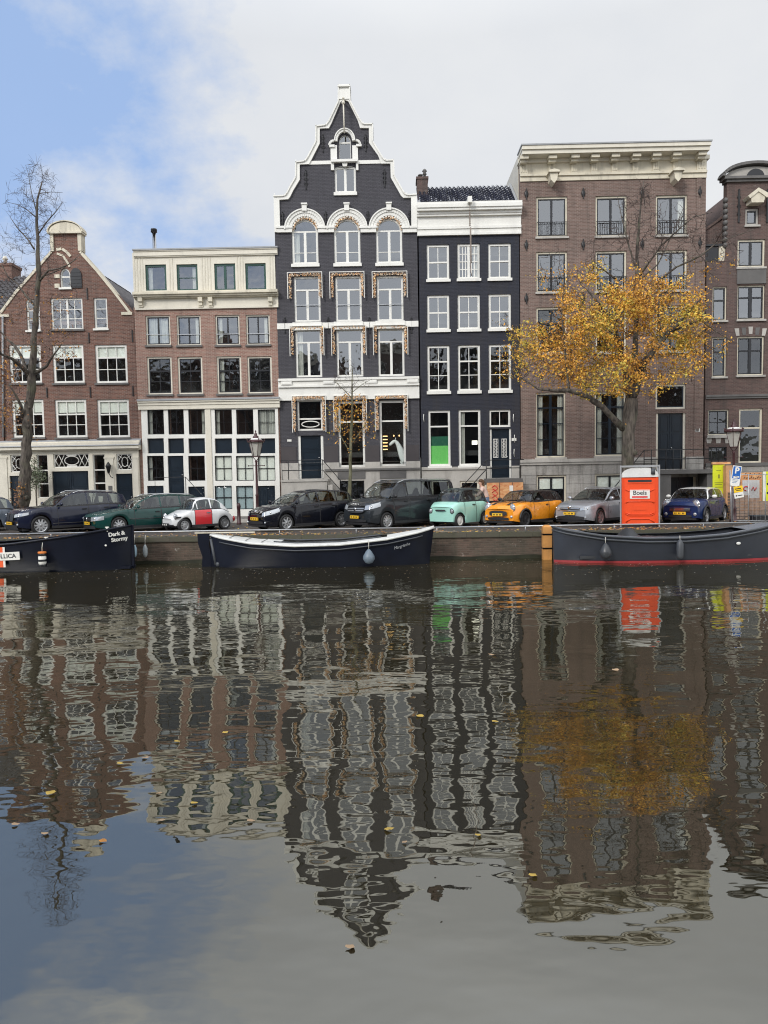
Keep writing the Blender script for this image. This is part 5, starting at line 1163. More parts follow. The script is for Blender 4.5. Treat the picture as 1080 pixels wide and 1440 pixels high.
    for s in cs:
        zb = interp(deck, s)-.015; zt = max(interp(cab, s), zb+.004); hb = hw*plan(s)*.90; hh = zt-zb; th = min(.05, hh*.3); hy = lambda z: hb-tum*(z-zb)-.05*max(0, (z-zb)/max(.3, H-zb))**3
        pts = [(hy(zb), zb), (hy(zb+hh*.12), zb+hh*.12), (hy(zt-th), zt-th), (hy(zt)-.035, zt-.004), (hy(zt)*.75, zt+.018*min(1, hh/.3)), (hy(zt)*.4, zt+.03*min(1, hh/.3)), (0, zt+.034*min(1, hh/.3))]
        full = pts+[(-y, z) for y, z in pts[-2::-1]]; wrap = p.get('wrap', .10); k1 = wrap*max(0, 1-(s-s0)/(sf-s0+.3))
        ring_.append([(L_/2-s-k1*(y/hb)**2*1.0, y, z) for y, z in full])
    m = len(ring_[0]); cv = [v for rg in ring_ for v in rg]
    for i in range(len(cs)-1):
        s = (cs[i]+cs[i+1])/2
        for j in range(m-1):
            jj = j if j < m//2 else m-2-j
            if jj == 0: key = 'trim'
            elif jj == 1: key = 'roof' if any(q[0] <= s <= q[1] for q in pil) else 'wl' if j < m//2 else 'wr'
            elif jj == 2: key = 'roof'
            else: key = 'windscreen' if s < sf else ('rear_window' if s > sr else 'roof')
            G_.setdefault(key, []).append((i*m+j, (i+1)*m+j, (i+1)*m+j+1, i*m+j+1))
    def csub(fs):
        ix = sorted({q for f in fs for q in f}); mp = {q: k for k, q in enumerate(ix)}; return [cv[q] for q in ix], [tuple(mp[q] for q in f) for f in fs]
    roofm = p.get('roofm', body)
    for key, fs in G_.items():
        V, F = csub(fs); nm, mt = {'trim': ('window_trim', M['plast']), 'roof': ('roof', roofm), 'wl': ('side_window', M['cglass']), 'wr': ('side_window', M['cglass']), 'windscreen': ('windscreen', M['cglass']), 'rear_window': ('rear_window', M['cglass'])}[key]
        if key == 'roof' and p.get('pillarm'): pass
        mb = MB().add(V, F, 0, True)
        if key == 'roof': mb.add(ring_[-1], [(j, j+1, m-2-j, m-1-j) for j in range(m//2-1)]+[(m//2-1, m//2, m//2+1)], 1)
        mb.build(nm, [mt, M['cglass']], root)
    sb = MB(); zs_ = interp(deck, L_/2)
    for (s_, wd) in ((s0+1.35, .24), (p['cab'][-1][0]-1.25, .24)):
        if s_ < s0+1.0 or (s_ > s0+1.4 and p['cab'][-1][0]-s0 < 2.3): continue
        for yy in (-.36, .36):
            sb.ball((L_/2-s_, yy*hw/.87, zs_-.05), .10, wd, min(.38, H-zs_-.12), 0, 10); sb.ball((L_/2-s_-.02, yy*hw/.87, min(H-.16, zs_+.30)), .06, .12, .09, 0, 8)
    sb.box(-L_/2+.35, L_/2-s0-.35, -hw+.16, hw-.16, zs_-.42, zs_-.30); sb.box(L_/2-s0-.62, L_/2-s0-.12, -hw+.2, hw-.2, zs_-.15, zs_-.02); sb.build('seat', M['seatm'], root)
    # wheels
    rw = p.get('rimr', .68)*r
    for wi, w in enumerate(wheels):
        for q in (1, -1):
            x = L_/2-w; y = q*(hw-.10); t = MB(); t.lathe([(r*.72, -.09), (r*.93, -.10), (r, -.06), (r, .06), (r*.93, .10), (r*.72, .09), (r*.70, .0), (r*.70, -.09)], (0, 0, 0), 24, 0, 'y'); wo = t.build('wheel', M['tyre'], root, (x, y, r))
            g = MB(); o = .085*q; g.lathe([(rw+.03, o*.5), (rw+.03, o*.85), (rw*.9, o*.95), (rw*.86, o*.5)], (0, 0, 0), 24, 0, 'y'); g.lathe([(.015, o*.93), (rw*.24, o*.9), (rw*.26, o*.4)], (0, 0, 0), 12, 0, 'y')
            ns = p.get('spokes', 10)
            if ns == 0: g.lathe([(rw*.9, o*.5), (rw*.75, o*.7), (rw*.5, o*.9), (.01, o*1.0)], (0, 0, 0), 20, 0, 'y')
            for k in range(ns):
                t_ = 2*PI*k/ns; dx, dz = math.cos(t_), math.sin(t_); px_, pz_ = -dz, dx; w1, w2 = .035*r/.3, .022*r/.3
                g.add([(dx*rw*.2+px_*w1, o*.92, dz*rw*.2+pz_*w1), (dx*rw*.2-px_*w1, o*.92, dz*rw*.2-pz_*w1), (dx*rw*.92-px_*w2, o*.86, dz*rw*.92-pz_*w2), (dx*rw*.92+px_*w2, o*.86, dz*rw*.92+pz_*w2)], [(0, 1, 2, 3)])
            g.lathe([(rw*.95, o*.2), (rw*.1, o*.25)], (0, 0, 0), 20, 1, 'y'); g.build('rim', [p.get('rimm', M['rim']), M['plast']], wo)
    # front: grille, lights, plate
    def nose(y, z, off=.012): v = dfm(0, y, z); return (v[0]+off, v[1], v[2])
    def patch(mb, y0, y1, z0, z1, off=.012, mi=0, n_=8, rnd=0):
        vs_ = []; fs_ = []
        for i in range(n_+1):
            f = i/n_; y = y0+(y1-y0)*f; sh = rnd*(abs(2*f-1))**3*(z1-z0)/2
            for zz in (z0+sh, (z0+z1)/2, z1-sh): vs_.append(nose(y, zz, off))
        for i in range(n_):
            for j in (0, 1): fs_.append((3*i+j, 3*i+3+j, 3*i+4+j, 3*i+1+j))
        # thickness rim
        mb.add(vs_, fs_, mi, True)
    gr = MB(); 
    for g_ in p.get('grille', []): patch(gr, g_[0], g_[1], g_[2], g_[3], .010, 0, 10, g_[4] if len(g_) > 4 else .2)
    if p.get('grille'):
        go = gr.build('grille', M['plast'], root)
        if p.get('gbars'):
            cb_ = MB()
            for z in p['gbars']:
                g_ = p['grille'][0]; k_ = 1 if len(z) < 3 else z[2]; patch(cb_, g_[0]*k_, g_[1]*k_, z[0], z[0]+z[1], .018, 0, 8, 0)
            cb_.build('grille_bar', p.get('gbm', M['chrome']), go)
    for q in (1, -1):
        hl = p['hl']   # (y, z, s, ry, rz, rx)
        v = dfm(hl[2], q*hl[0], hl[1]); lm = MB()
        if p.get('lens'):
            y0, zl0, zh0, s1, zl1, zh1 = p['lens']; n_ = 12; hf = hw*plan(0)*.985; tot = (hf-y0)+s1; V = []
            for i in range(n_+1):
                f = i/n_; dd_ = f*tot; zlo = zl0+(zl1-zl0)*f**1.3; zhi = zh0+(zh1-zh0)*f
                for zz in (zlo, (zlo+zhi)/2, zhi):
                    if dd_ < hf-y0: vv = dfm(0, q*(y0+dd_), zz); vv = (vv[0]+.014, vv[1]*1.005, zz)
                    else:
                        s = dd_-(hf-y0); zd = interp(deck, s); fz_ = (zz-sill)/(zd-sill); yy = hw*plan(s)*interp([(0, .965), (.42, 1), (.7, .985), (.9, .955), (1, .88)], fz_); vv = dfm(s, q*yy, zz); vv = (vv[0]+.006, vv[1]+q*.010, zz)
                    V.append(vv)
            F = [(3*i+j, 3*i+3+j, 3*i+4+j, 3*i+1+j) for i in range(n_) for j in (0, 1)]; lo = lm.add(V, F, 0, True).build('headlight', M['hl'], root); cc_ = MB(); i = 5; cv_ = V[3*i+1]; cc_.ball((cv_[0]-.005, cv_[1], cv_[2]), .03, .05, .045, 0, 8); cc_.build('projector', M['chrome'], lo)
            if p.get('fog'): fg = p['fog']; v = dfm(0.0, q*fg[0], fg[1]); MB().ball((0, 0, 0), .04, fg[2], fg[2], 0, 10).build('fog_lamp', M['hl'], root, v)
            s = p['cab'][0][0]+.42; z = interp(deck, s)+.10; mm = MB(); mm.ball((L_/2-s, q*(hw+.07), z), .06, .11, .075, 0, 10); mm.tube([(L_/2-s-.02, q*(hw*.86), z-.06), (L_/2-s, q*(hw+.02), z-.02)], .022, 5, 1); mm.build('mirror', [p.get('mirm', body), M['plast']], root)
            tl = MB(); v = dfm(L_-.02, q*hw*.80, interp(deck, L_-.1)-.12); tl.ball(v, .05, .07, .12, 0, 10); tl.build('tail_light', M['red_lens'], root); continue
        lm.ball((0, 0, 0), hl[5], hl[3], hl[4], 0, 14); lo = lm.build('headlight', M['hl'], root, v); lo.rotation_euler = (0, R(hl[7] if len(hl) > 7 else 0), R(-q*hl[6])); lo.scale = (1.15, 1.12, 1.25)
        if p.get('ring'): rg = MB(); rg.tube([(hl[5]*.35, hl[3]*1.03*math.cos(t_), hl[4]*1.03*math.sin(t_)) for t_ in [2*PI*i/16 for i in range(17)]], .014, 5); rg.build('headlight_ring', p['ring'], lo)
        if p.get('fog'):
            fg = p['fog']; v = dfm(0.02, q*fg[0], fg[1]); MB().ball((0, 0, 0), .04, fg[2], fg[2], 0, 10).build('fog_lamp', M['hl'], root, v)
        if p.get('mirror', 1):
            s = p['cab'][0][0]+.42; z = interp(deck, s)+.10; mm = MB(); mm.ball((L_/2-s, q*(hw+.07), z), .06, .11, .075, 0, 10); mm.tube([(L_/2-s-.02, q*(hw*.86), z-.06), (L_/2-s, q*(hw+.02), z-.02)], .022, 5, 1); mm.build('mirror', [p.get('mirm', body), M['plast']], root)
        tl = MB(); v = dfm(L_-.02, q*hw*.80, interp(deck, L_-.1)-.12); tl.ball(v, .05, .07, .12, 0, 10); tl.build('tail_light', M['red_lens'], root)
    if p.get('badge'): v = nose(0, p['badge'], .022); bg_ = MB(); bg_.lathe([(.01, -.012), (.07, -.01), (.075, .0), (.07, .012), (.01, .014)], v, 16, 0, 'x'); bg_.build('round_badge', M['chrome'], root)
    if p.get('plate'):
        y0, z0 = p['plate']; v = nose(0, z0, .035); pl = MB(); pl.box(v[0]-.06, v[0]+.0, y0-.24, y0+.24, z0-.055, z0+.055); po = pl.build('number_plate', p.get('platem', M['plate']), root)
        t = MB()
        for k in range(8):
            if k in (2, 5): continue
            yy = y0-.19+k*.05; t.box(v[0]+.0005, v[0]+.004, yy, yy+.03, z0-.03, z0+.03)
        t.build('plate_marks', M['black'] if p.get('platem') is None else M['white'], po)
    if p.get('bumper'):
        bp = MB(); z0, z1 = p['bumper']
        for (a_, b_, e) in ((0, 1, 1),): patch(bp, -hw*.72, hw*.72, z0, z1, .012, 0, 10, .1)
        for q in (1, -1):
            for w0, w1 in ((wheels[0]+AR+.0, wheels[1]-AR),):
                x0, x1 = L_/2-w1, L_/2-w0; MB().box(x0, x1, q*(hw*.955), q*(hw*.998+.008), sill-.03, sill+.07).build('side_sill', M['plast'], root)
        bp.build('lower_bumper', M['plast'], root)
    if p.get('clad'):
        cl = MB()
        for w in wheels:
            for q in (1, -1): cl.tube([(L_/2-w+(AR+.02)*math.cos(t_), q*(hw*.985), r+(AR+.02)*math.sin(t_)) for t_ in [PI*i/14 for i in range(15)]], .042, 5)
        split(cl, 'wheel_arch_trim', M['plast'], root)
    if p.get('stripe'):
        sp = MB()
        for yc in (-.36, .36):
            V = []; 
            for i in range(15): s = .12+i*(p['cab'][0][0]-.14)/14; z = interp(deck, s)+.0; 
            rows_ = [dfm(s, yc+dy, interp(deck, s)+.028) for s in [.10+i*(p['cab'][0][0]-.10)/14 for i in range(15)] for dy in (-.07, .07)]
            sp.add([(x, y, z+.004) for x, y, z in rows_], [(2*i, 2*i+1, 2*i+3, 2*i+2) for i in range(14)])
        sp.build('bonnet_stripe', M['plast'], root)
    if p.get('rails'):
        rl = MB()
        for q in (1, -1): rl.tube([(L_/2-s, q*(hw*.9-tum*(H-interp(deck, s))-.03), interp(cab, s)+(.05 if 0 < i < 9 else .0)) for i, s in enumerate([sf+.1+(sr-sf-.2)*k/9 for k in range(10)])], .018, 6)
        rl.build('roof_rail', M['rim'], root)
    wp = MB()
    for y in (-.1, .35): wp.tube([(L_/2-s0-.02-.06, y+.3, interp(deck, s0)+.04), (L_/2-s0-.30, y-.15, interp(cab, s0+.3)+.045)], .009, 4)
    wp.build('wiper', M['plast'], root)
    if p.get('belt_trim'):
        bt = MB()
        for q in (1, -1): bt.tube([dfm(s, q*(hw*.995+.003), p['belt_trim']) for s in (fo+AR+.04, L_/2, fo+wb-AR-.04)], .016, 4)
        bt.build('side_moulding', M['chrome'] if p.get('chrome') else M['plast'], root)
    return root
suv = dict(L=4.7, W=1.89, H=1.67, wb=2.86, fo=.87, r=.37, deck=[(0, .82), (.12, .95), (.5, 1.02), (1.3, 1.09), (2.0, 1.08), (4.3, 1.13), (4.7, 1.06)], cab=[(1.25, 1.07), (2.05, 1.54), (2.45, 1.65), (3.1, 1.67), (4.0, 1.61), (4.45, 1.50), (4.64, 1.12)],
  roof=(2.2, 4.3), pillars=[(2.78, 2.85), (3.72, 3.76), (4.2, 4.7)], doors=[(1.55, 2.8), (2.83, 3.72)], body=paint('midnight_blue_paint', (.010, .013, .030), .5, .22), grille=[(-.36, -.03, .56, .86, .3), (.03, .36, .56, .86, .3), (-.62, .62, .28, .42, .4)], gbars=[], hl=(.66, .80, .07, .24, .07, .10, 28),
  fog=(.66, .42, .05), plate=(0, .47), bumper=(.22, .30), rails=1, spokes=10, rimr=.74, chrome=0, sill=.26, clad=0, belt_trim=.42)
estate = dict(L=4.71, W=1.80, H=1.47, wb=2.76, fo=.95, r=.325, deck=[(0, .64), (.1, .74), (.5, .82), (1.35, .93), (2, .93), (4.4, .97), (4.71, .92)], cab=[(1.30, .92), (2.1, 1.35), (2.5, 1.45), (3.2, 1.475), (4.15, 1.44), (4.45, 1.36), (4.68, .95)],
  roof=(2.25, 4.4), pillars=[(2.72, 2.79), (3.6, 3.66), (4.35, 4.7)], doors=[(1.6, 2.73), (2.75, 3.6)], body=paint('dark_green_car_paint', (.006, .045, .040), .45, .25), grille=[(-.34, .34, .50, .66, .3), (-.6, .6, .24, .34, .3)], gbars=[(.52, .015), (.63, .02)], hl=(.60, .60, .08, .20, .085, .09, 25), plate=(0, .42), bumper=(.2, .3), rails=1, spokes=9, rimr=.72, belt_trim=.55)
tiny = dict(L=2.97, W=1.32, H=1.33, wb=1.84, fo=.52, r=.265, deck=[(0, .52), (.08, .62), (.35, .73), (.8, .84), (1.2, .86), (2.2, .86), (2.6, .74), (2.97, .50)], cab=[(.78, .86), (1.02, 1.18), (1.22, 1.29), (1.6, 1.33), (2.0, 1.28), (2.3, 1.10), (2.62, .78)], roof=(1.16, 1.98), pillars=[(1.06, 1.10), (1.72, 1.78), (2.2, 2.7)],
  doors=[(.98, 1.75, paint('bright_red_paint', (.62, .022, .03), .0, .3))], door_label='bright red door on a white car', body=paint('old_white_paint', (.70, .71, .71), .0, .35), grille=[], hl=(.43, .62, .10, .085, .085, .07, 18), ring=M['chrome'], plate=(0, .30), platem=M['black'], bumper=(.24, .30), spokes=8, rimr=.62, chrome=1, taper=.40, bulge=.24, nose=.22, zm=.42, mirror=0, tumble=.34, sill=.2, rimm=M['rim'])
hybrid = dict(L=4.63, W=1.78, H=1.575, wb=2.78, fo=.93, r=.33, deck=[(0, .70), (.12, .80), (.5, .92), (1.0, 1.0), (1.6, 1.02), (4.2, 1.08), (4.63, 1.0)], cab=[(.95, .98), (1.9, 1.42), (2.4, 1.54), (2.9, 1.575), (3.8, 1.53), (4.3, 1.45), (4.58, 1.08)], roof=(2.05, 4.15), pillars=[(1.55, 1.60), (2.55, 2.61), (3.5, 3.56), (4.25, 4.7)], doors=[(1.65, 2.58), (2.6, 3.5)],
  body=paint('blackish_car_paint', (.007, .008, .013), .4, .22), grille=[(-.5, .5, .28, .42, .3), (-.3, .3, .66, .70, 0)], hl=(.62, .74, .16, .26, .085, .10, 38, 12), plate=(0, .50), bumper=(.2, .27), fog=(.62, .36, .045), spokes=7, rimr=.70, taper=.28, nose=.16)
van = dict(L=5.1, W=1.93, H=1.91, wb=3.2, fo=.90, r=.335, deck=[(0, .92), (.12, 1.04), (.5, 1.12), (.95, 1.20), (1.5, 1.20), (4.9, 1.24), (5.1, 1.2)], cab=[(.85, 1.18), (1.5, 1.70), (1.8, 1.86), (2.3, 1.91), (4.7, 1.90), (4.98, 1.84), (5.08, 1.24)], roof=(1.62, 4.95), pillars=[(1.25, 1.30), (2.1, 2.17), (3.4, 3.46), (4.7, 5.1)], doors=[(1.3, 2.12), (2.2, 3.4)],
  body=paint('dark_grey_van_paint', (.022, .026, .030), .4, .22), grille=[(-.48, .48, .66, .92, .35), (-.62, .62, .30, .42, .3)], gbars=[(.74, .028), (.82, .028)], gbm=M['rim'], hl=(.72, .86, .10, .20, .10, .12, 30, 10), plate=(0, .50), bumper=(.2, .28), spokes=10, rimr=.70, rails=1, taper=.16, tumble=.18, sill=.24, mirm=M['plast'])
micro = dict(L=2.53, W=1.42, H=1.53, wb=1.73, fo=.42, r=.275, deck=[(0, .80), (.06, .90), (.3, 1.0), (.6, 1.02), (2.1, 1.02), (2.45, .96), (2.53, .85)], cab=[(.30, .99), (.62, 1.38), (.85, 1.51), (1.2, 1.54), (1.9, 1.53), (2.2, 1.44), (2.48, 1.0)], roof=(.76, 1.95), pillars=[(.66, .72), (1.5, 1.56), (2.2, 2.5)], doors=[(.72, 1.52)],
  body=paint('mint_green_paint', (.36, .66, .56), .0, .35), roofm=paint('dark_soft_top', (.03, .04, .04), 0, .5), grille=[(-.30, .30, .62, .72, .3)], gbm=None, hl=(.54, .66, .03, .075, .075, .05, 8), ring=M['plast'], bumper=None, spokes=0, rimr=.66, rimm=M['white'], taper=.15, bulge=.10, nose=.05, mirror=0, tumble=.16, sill=.17)
micro['grille'] = [(-.26, .26, .655, .72, .3)]
minio = dict(L=3.82, W=1.73, H=1.41, wb=2.495, fo=.72, r=.315, deck=[(0, .70), (.10, .84), (.45, .93), (1.1, .97), (1.6, .96), (3.5, .99), (3.82, .88)], cab=[(1.05, .95), (1.5, 1.29), (1.75, 1.39), (2.3, 1.42), (3.05, 1.39), (3.4, 1.31), (3.72, .95)], roof=(1.58, 3.2), pillars=[(2.45, 2.50), (3.3, 3.4)], doors=[(1.35, 2.45)],
  body=paint('orange_car_paint', (.90, .32, .012), .1, .28), roofm=paint('black_roof_paint', (.012, .012, .013), 0, .2), grille=[(-.42, .42, .44, .66, .5), (-.5, .5, .28, .40, .3)], gbars=[], hl=(.58, .76, .12, .145, .135, .08, 22), ring=M['chrome'], plate=(0, .50), bumper=(.17, .25), fog=(.60, .42, .06), spokes=10, rimr=.74, rimm=M['rimd'], clad=1, stripe=1, taper=.2, nose=.09, mirm=M['plast'])
wagon = dict(L=4.6, W=1.8, H=1.465, wb=2.65, fo=.88, r=.33, deck=[(0, .70), (.12, .80), (.5, .88), (1.25, .97), (1.9, .97), (4.3, 1.02), (4.6, .94)], cab=[(1.2, .96), (2.0, 1.34), (2.4, 1.44), (2.9, 1.465), (3.9, 1.42), (4.3, 1.32), (4.55, .98)], roof=(2.15, 4.2), pillars=[(2.62, 2.68), (3.5, 3.56), (4.15, 4.6)], doors=[(1.5, 2.65), (2.67, 3.5)],
  body=paint('silver_grey_paint', (.36, .38, .41), .35, .3), grille=[(-.42, .42, .61, .68, .6), (-.62, .62, .24, .40, .5)], gbars=[(.60, .012), (.69, .012)], fog=(.66, .34, .05), hl=(.64, .70, .14, .22, .065, .09, 34), plate=(0, .50), bumper=(.16, .23), spokes=8, rimr=.74, rails=1, taper=.24)
minib = dict(minio); minib.update(L=3.7, W=1.69, body=paint('deep_blue_paint', (.010, .024, .088), .4, .25), roofm=paint('white_roof_paint', (.72, .72, .70), 0, .3), stripe=0, rimm=M['rim'], spokes=5, mirm=M['white'], hl=(.57, .78, .14, .15, .15, .09, 22), grille=[(-.40, .40, .52, .64, .5), (-.45, .45, .26, .38, .4)], gbars=[(.63, .02), (.52, .02), (.575, .02)], fog=(.56, .40, .07), wb=2.47,
  deck=[(0, .72), (.10, .86), (.45, .94), (1.05, .98), (1.6, .97), (3.4, .99), (3.7, .88)], cab=[(1.0, .97), (1.42, 1.30), (1.65, 1.38), (2.2, 1.42), (2.95, 1.39), (3.3, 1.31), (3.6, .96)], roof=(1.5, 3.1), pillars=[(2.35, 2.40), (3.2, 3.3)], doors=[(1.3, 2.35)], plate=(0, .44))
edge = dict(estate); edge.update(body=paint('grey_blue_paint', (.10, .12, .15), .6, .3))
hybrid['badge'] = .78; van['badge'] = .80; wagon['badge'] = .74; estate['badge'] = .58
suv['lens'] = (.42, .70, .82, .34, .80, .90); estate['lens'] = (.38, .50, .66, .30, .56, .70); hybrid['lens'] = (.46, .60, .74, .62, .80, .94); van['lens'] = (.52, .78, .95, .50, .92, 1.08); wagon['lens'] = (.46, .62, .72, .46, .70, .79); edge_l = 1
edge['lens'] = estate['lens']
A = 44
car('parked_car', 'dark midnight blue SUV with silver spoked wheels, left of the dark green estate', (57, 754), 29.2, A+2, suv)
car('parked_car', 'dark green estate car between the blue SUV and the small white car', (167, 752), 29.3, A-2, estate)
car('parked_car', 'tiny old white car with a bright red door', (259, 751), 29.5, A, tiny)
car('parked_car', 'blackish hatchback with big slanted headlights, right of the street lamp', (402, 749), 29.1, A-1, hybrid)
car('parked_van', 'dark grey passenger van in front of the charcoal gable house', (543, 746), 29.3, A-1, van, 'van')
car('parked_car', 'small mint green electric car with a dark roof and white wheels', (645, 743), 29.7, A+4, micro)
car('parked_car', 'orange hatchback with a black roof and black bonnet stripes', (737, 742), 29.4, A+2, minio)
car('parked_car', 'silver grey estate car beside the orange toilet cabin', (842, 740), 29.6, A+1, wagon)
car('parked_car', 'dark blue hatchback with a white roof and white mirrors', (991, 738), 29.6, A+7, minib)
car('parked_car', 'grey blue car cut by the left edge of the photo', (-116, 754), 29.4, A, edge)

# ================================================================ BOATS
def boat(name, label, xl, xr, yc, hb, sheer, mats, deck='open', bandz=.1, lefthw=.12, righthw=.05, parts=None, rake=(0.0, .15), full=2.6, zb=None):
    cx = (xl+xr)/2; r = thing(name, label, 'boat', (cx, yc, 0)); n = 40; ring = []; Ln = xr-xl; info = []
    for i in range(n+1):
        t = i/n; z = interp(sheer, t); e = 1-abs(2*t-1)**full; bL = hb*(max(0, e)**.62); endw = lefthw if t < .5 else righthw; b_ = max(bL, endw*hb/1.0 if endw > .2 else endw); x = -Ln/2+Ln*t
        def xo(zz): return x+(rake[1]*max(0, t*2-1)**2*(zz/z) if t > .5 else -rake[0]*max(0, 1-2*t)**2*(zz/z))-0
        pts = [(0, -.3), (b_*.55, -.28), (b_*.80, -.08), (b_*.86, bandz), (b_*.93, z*.5), (b_*.985, z*.85), (b_, z)]
        full_ = [(-y, zz) for y, zz in pts[::-1]]+pts[1:]; ring.append([(xo(max(0, zz)), y, zz) for y, zz in full_]); info.append((x, b_, z, xo(z)))
    m = len(ring[0]); h_ = MB(); vs = [v for g in ring for v in g]; fs = []; mi = []
    h_.add(vs, [(i*m+j, (i+1)*m+j, (i+1)*m+j+1, i*m+j+1) for i in range(n) for j in range(m-1)], 0, True)
    k = 0
    for i in range(n):
        for j in range(m-1):
            if j in (3, 4, 5, 6, 7, 8) and True: h_.m[k] = 1 if 3 <= j <= 8 else 0
            k += 1
    for e in (0, n): h_.add(ring[e], [(j, j+1, m-2-j, m-1-j) for j in range(m//2)], 0)
    hull = h_.build('hull', [mats['hull'], mats.get('band', mats['hull'])], r)
    # gunwale strip
    g = MB()
    for q in (-1, 1):
        g.tube([(a[3], q*(a[1]+.012), a[2]-.01) for a in info], .038, 6)
    g.build('gunwale', mats['gunwale'], r)
    return r, info, hull
M['hullnavy'] = P('navy_black_hull', (.006, .008, .016), .35, var=.25, spec=.25); M['hullgrey'] = P('slate_grey_hull', (.022, .026, .036), .4, var=.2, coat=.1, grime=.15); M['redoxide'] = P('red_boot_stripe', (.32, .03, .035), .45, var=.2, grime=.3)
M['deckw'] = P('white_deck', (.66, .66, .63), .5, var=.06, grime=.35); M['inner'] = P('dark_boat_inside', (.03, .032, .036), .6); M['rubg'] = P('grey_rubber', (.055, .06, .068), .5)
# middle boat
YM = 25.75; xl, xr = PX_(297, YM, 760), PX_(603, YM, 745)
sh = [(0, 1.12), (.06, 1.03), (.2, .86), (.4, .76), (.6, .78), (.8, .93), (.93, 1.12), (1, 1.26)]
r, inf, hull = boat('moored_boat', 'long navy black boat with a white deck moored in the middle of the canal view', xl, xr, YM, .95, sh, {'hull': M['hullnavy'], 'gunwale': M['deckw']}, righthw=.03, lefthw=.10, rake=(.0, .18))
d = MB(); vs = []; fs = []
for a in inf: w1 = a[1]; w2 = max(.02, a[1]-.34); vs += [(a[3], -w1, a[2]+.015), (a[3], -w2, a[2]+.055), (a[3], w2, a[2]+.055), (a[3], w1, a[2]+.015)]
for i in range(len(inf)-1):
    t = i/len(inf)
    for j in range(3):
        if j == 1 and .30 < t < .78: continue
        fs.append((4*i+j, 4*i+4+j, 4*i+5+j, 4*i+1+j))
d.add(vs, fs, 0, True); d.build('deck', M['deckw'], r)
c = MB(); c.tube([(a[3], q*max(.02, a[1]-.34), a[2]+.07) for q in (-1,) for a in inf[12:32]], .03, 6); c.tube([(a[3], max(.02, a[1]-.34), a[2]+.07) for a in inf[12:32]], .03, 6)
for i in (4, 7, 10): a = inf[i]; c.box(a[3]-.01, a[3]+.01, -a[1]+.05, a[1]-.05, a[2]+.057, a[2]+.066)
c.build('coaming', M['rubg'], r)
MB().box(inf[12][0], inf[31][0], -.5, .5, .15, .25).build('floor', M['inner'], r)
b = MB()
for i in (15, 21, 27): b.box(inf[i][0]-.16, inf[i][0]+.16, -.56, .56, .52, .56)
b.build('thwart', M['deckw'], r)
b = MB(); 
for f in (0,): b.tube([(a[3], -(a[1]+.035), a[2]-.16) for a in inf[2:39]], .022, 6)
b.build('rubbing_strake', M['rubg'], r)
t = text('Margriethe', .14, M['steel'], r, (inf[35][3]-.1, -inf[35][1]-.06, inf[35][2]-.36), (PI/2, R(-12), R(26)), ext=.002, shear=.3); 
# rudder and stern post
b = MB(); x0 = inf[0][3]; b.prism([(x0-.02, -.3), (x0-.36, -.3), (x0-.30, .35), (x0-.44, .8), (x0-.46, 1.18), (x0-.05, 1.18), (x0-.06, .8), (x0+.0, .35)], -.09, .09); b.build('rudder', M['hullnavy'], r)
b = MB(); b.tube([(x0+.03, -.16, .98), (x0+.12, -.2, .5), (x0+.2, -.22, .08)], .055, 7); b.ball((x0+.28, -.25, .1), .09); b.build('stern_fitting', M['rubg'], r)
b = MB(); b.box(x0-.55, x0+1.55, -.11, -.05, 1.17, 1.205); b.build('tiller', M['oldcream'], r)
for xx, yy, zz, tx in ((inf[2][3], .3, 1.05, -.9), (inf[38][3], .1, 1.2, 1.3)): b = MB(); b.tube([(xx, yy, zz), (xx+tx*.5, yy+.35, zz-.12), (xx+tx, QY+.1-YM, 1.0)], .014, 5); b.build('mooring_line', P('worn_rope', (.35, .31, .25), .9), r)
# left boat
YL = 25.55; xr = PX_(183, YL, 745); xl = xr-9.6
sh = [(0, 1.3), (.2, 1.02), (.35, .93), (.5, .93), (.62, 1.0), (.8, 1.2), (.92, 1.38), (1, 1.5)]
r2, inf2, hull2 = boat('moored_boat', 'tall black boat at left with a white name board and white lettering on its bow', xl, xr, YL, .98, sh, {'hull': M['hullnavy'], 'gunwale': M['hullnavy']}, righthw=.07, rake=(0, .05), full=3.6)
d = MB(); vs = []; fs = []
for a in inf2: w1 = a[1]; w2 = max(.01, a[1]-.22); vs += [(a[3], -w1, a[2]), (a[3], -w2, a[2]+.02), (a[3], w2, a[2]+.02), (a[3], w1, a[2])]
for i in range(40):
    for j in range(3):
        if j == 1 and 8 < i < 30: continue
        fs.append((4*i+j, 4*i+4+j, 4*i+5+j, 4*i+1+j))
d.add(vs, fs, 0, True); d.build('deck', M['hullnavy'], r2); MB().box(inf2[8][0], inf2[30][0], -.6, .6, .2, .3).build('floor', M['inner'], r2)
b = MB(); b.box(inf2[40][3]-.02, inf2[40][3]+.07, -.05, .05, -.3, 1.52); b.box(inf2[39][0]-.35, inf2[40][3]+.02, -.30, .30, 0.02, .10); b.build('stem_post', M['hullnavy'], r2)
def side_at(inf_, X, root):
    x = X-root.location.x; j = min(range(len(inf_)), key=lambda i: abs(inf_[i][3]-x)); a, c_ = inf_[max(0, j-2)], inf_[min(40, j+2)]; ang = math.atan2(-(c_[1]-a[1]), c_[3]-a[3]); return x, inf_[j][1], inf_[j][2], ang
def onside(inf_, root, px, py, yc):
    for _ in range(4):
        Y = yc; p = PY(px, py, Y); x, b_, z, ang = side_at(inf_, p.x, root); yc = root.location.y-b_*.97
    return p.x-root.location.x, p.y-root.location.y, p.z, ang
x, y, z, ang = onside(inf2, r2, 165.5, 750.5, YL); text('Dark &', .185, M['white'], r2, (x, y-.10, z), (PI/2+.03, -R(6), ang), bold=.007)
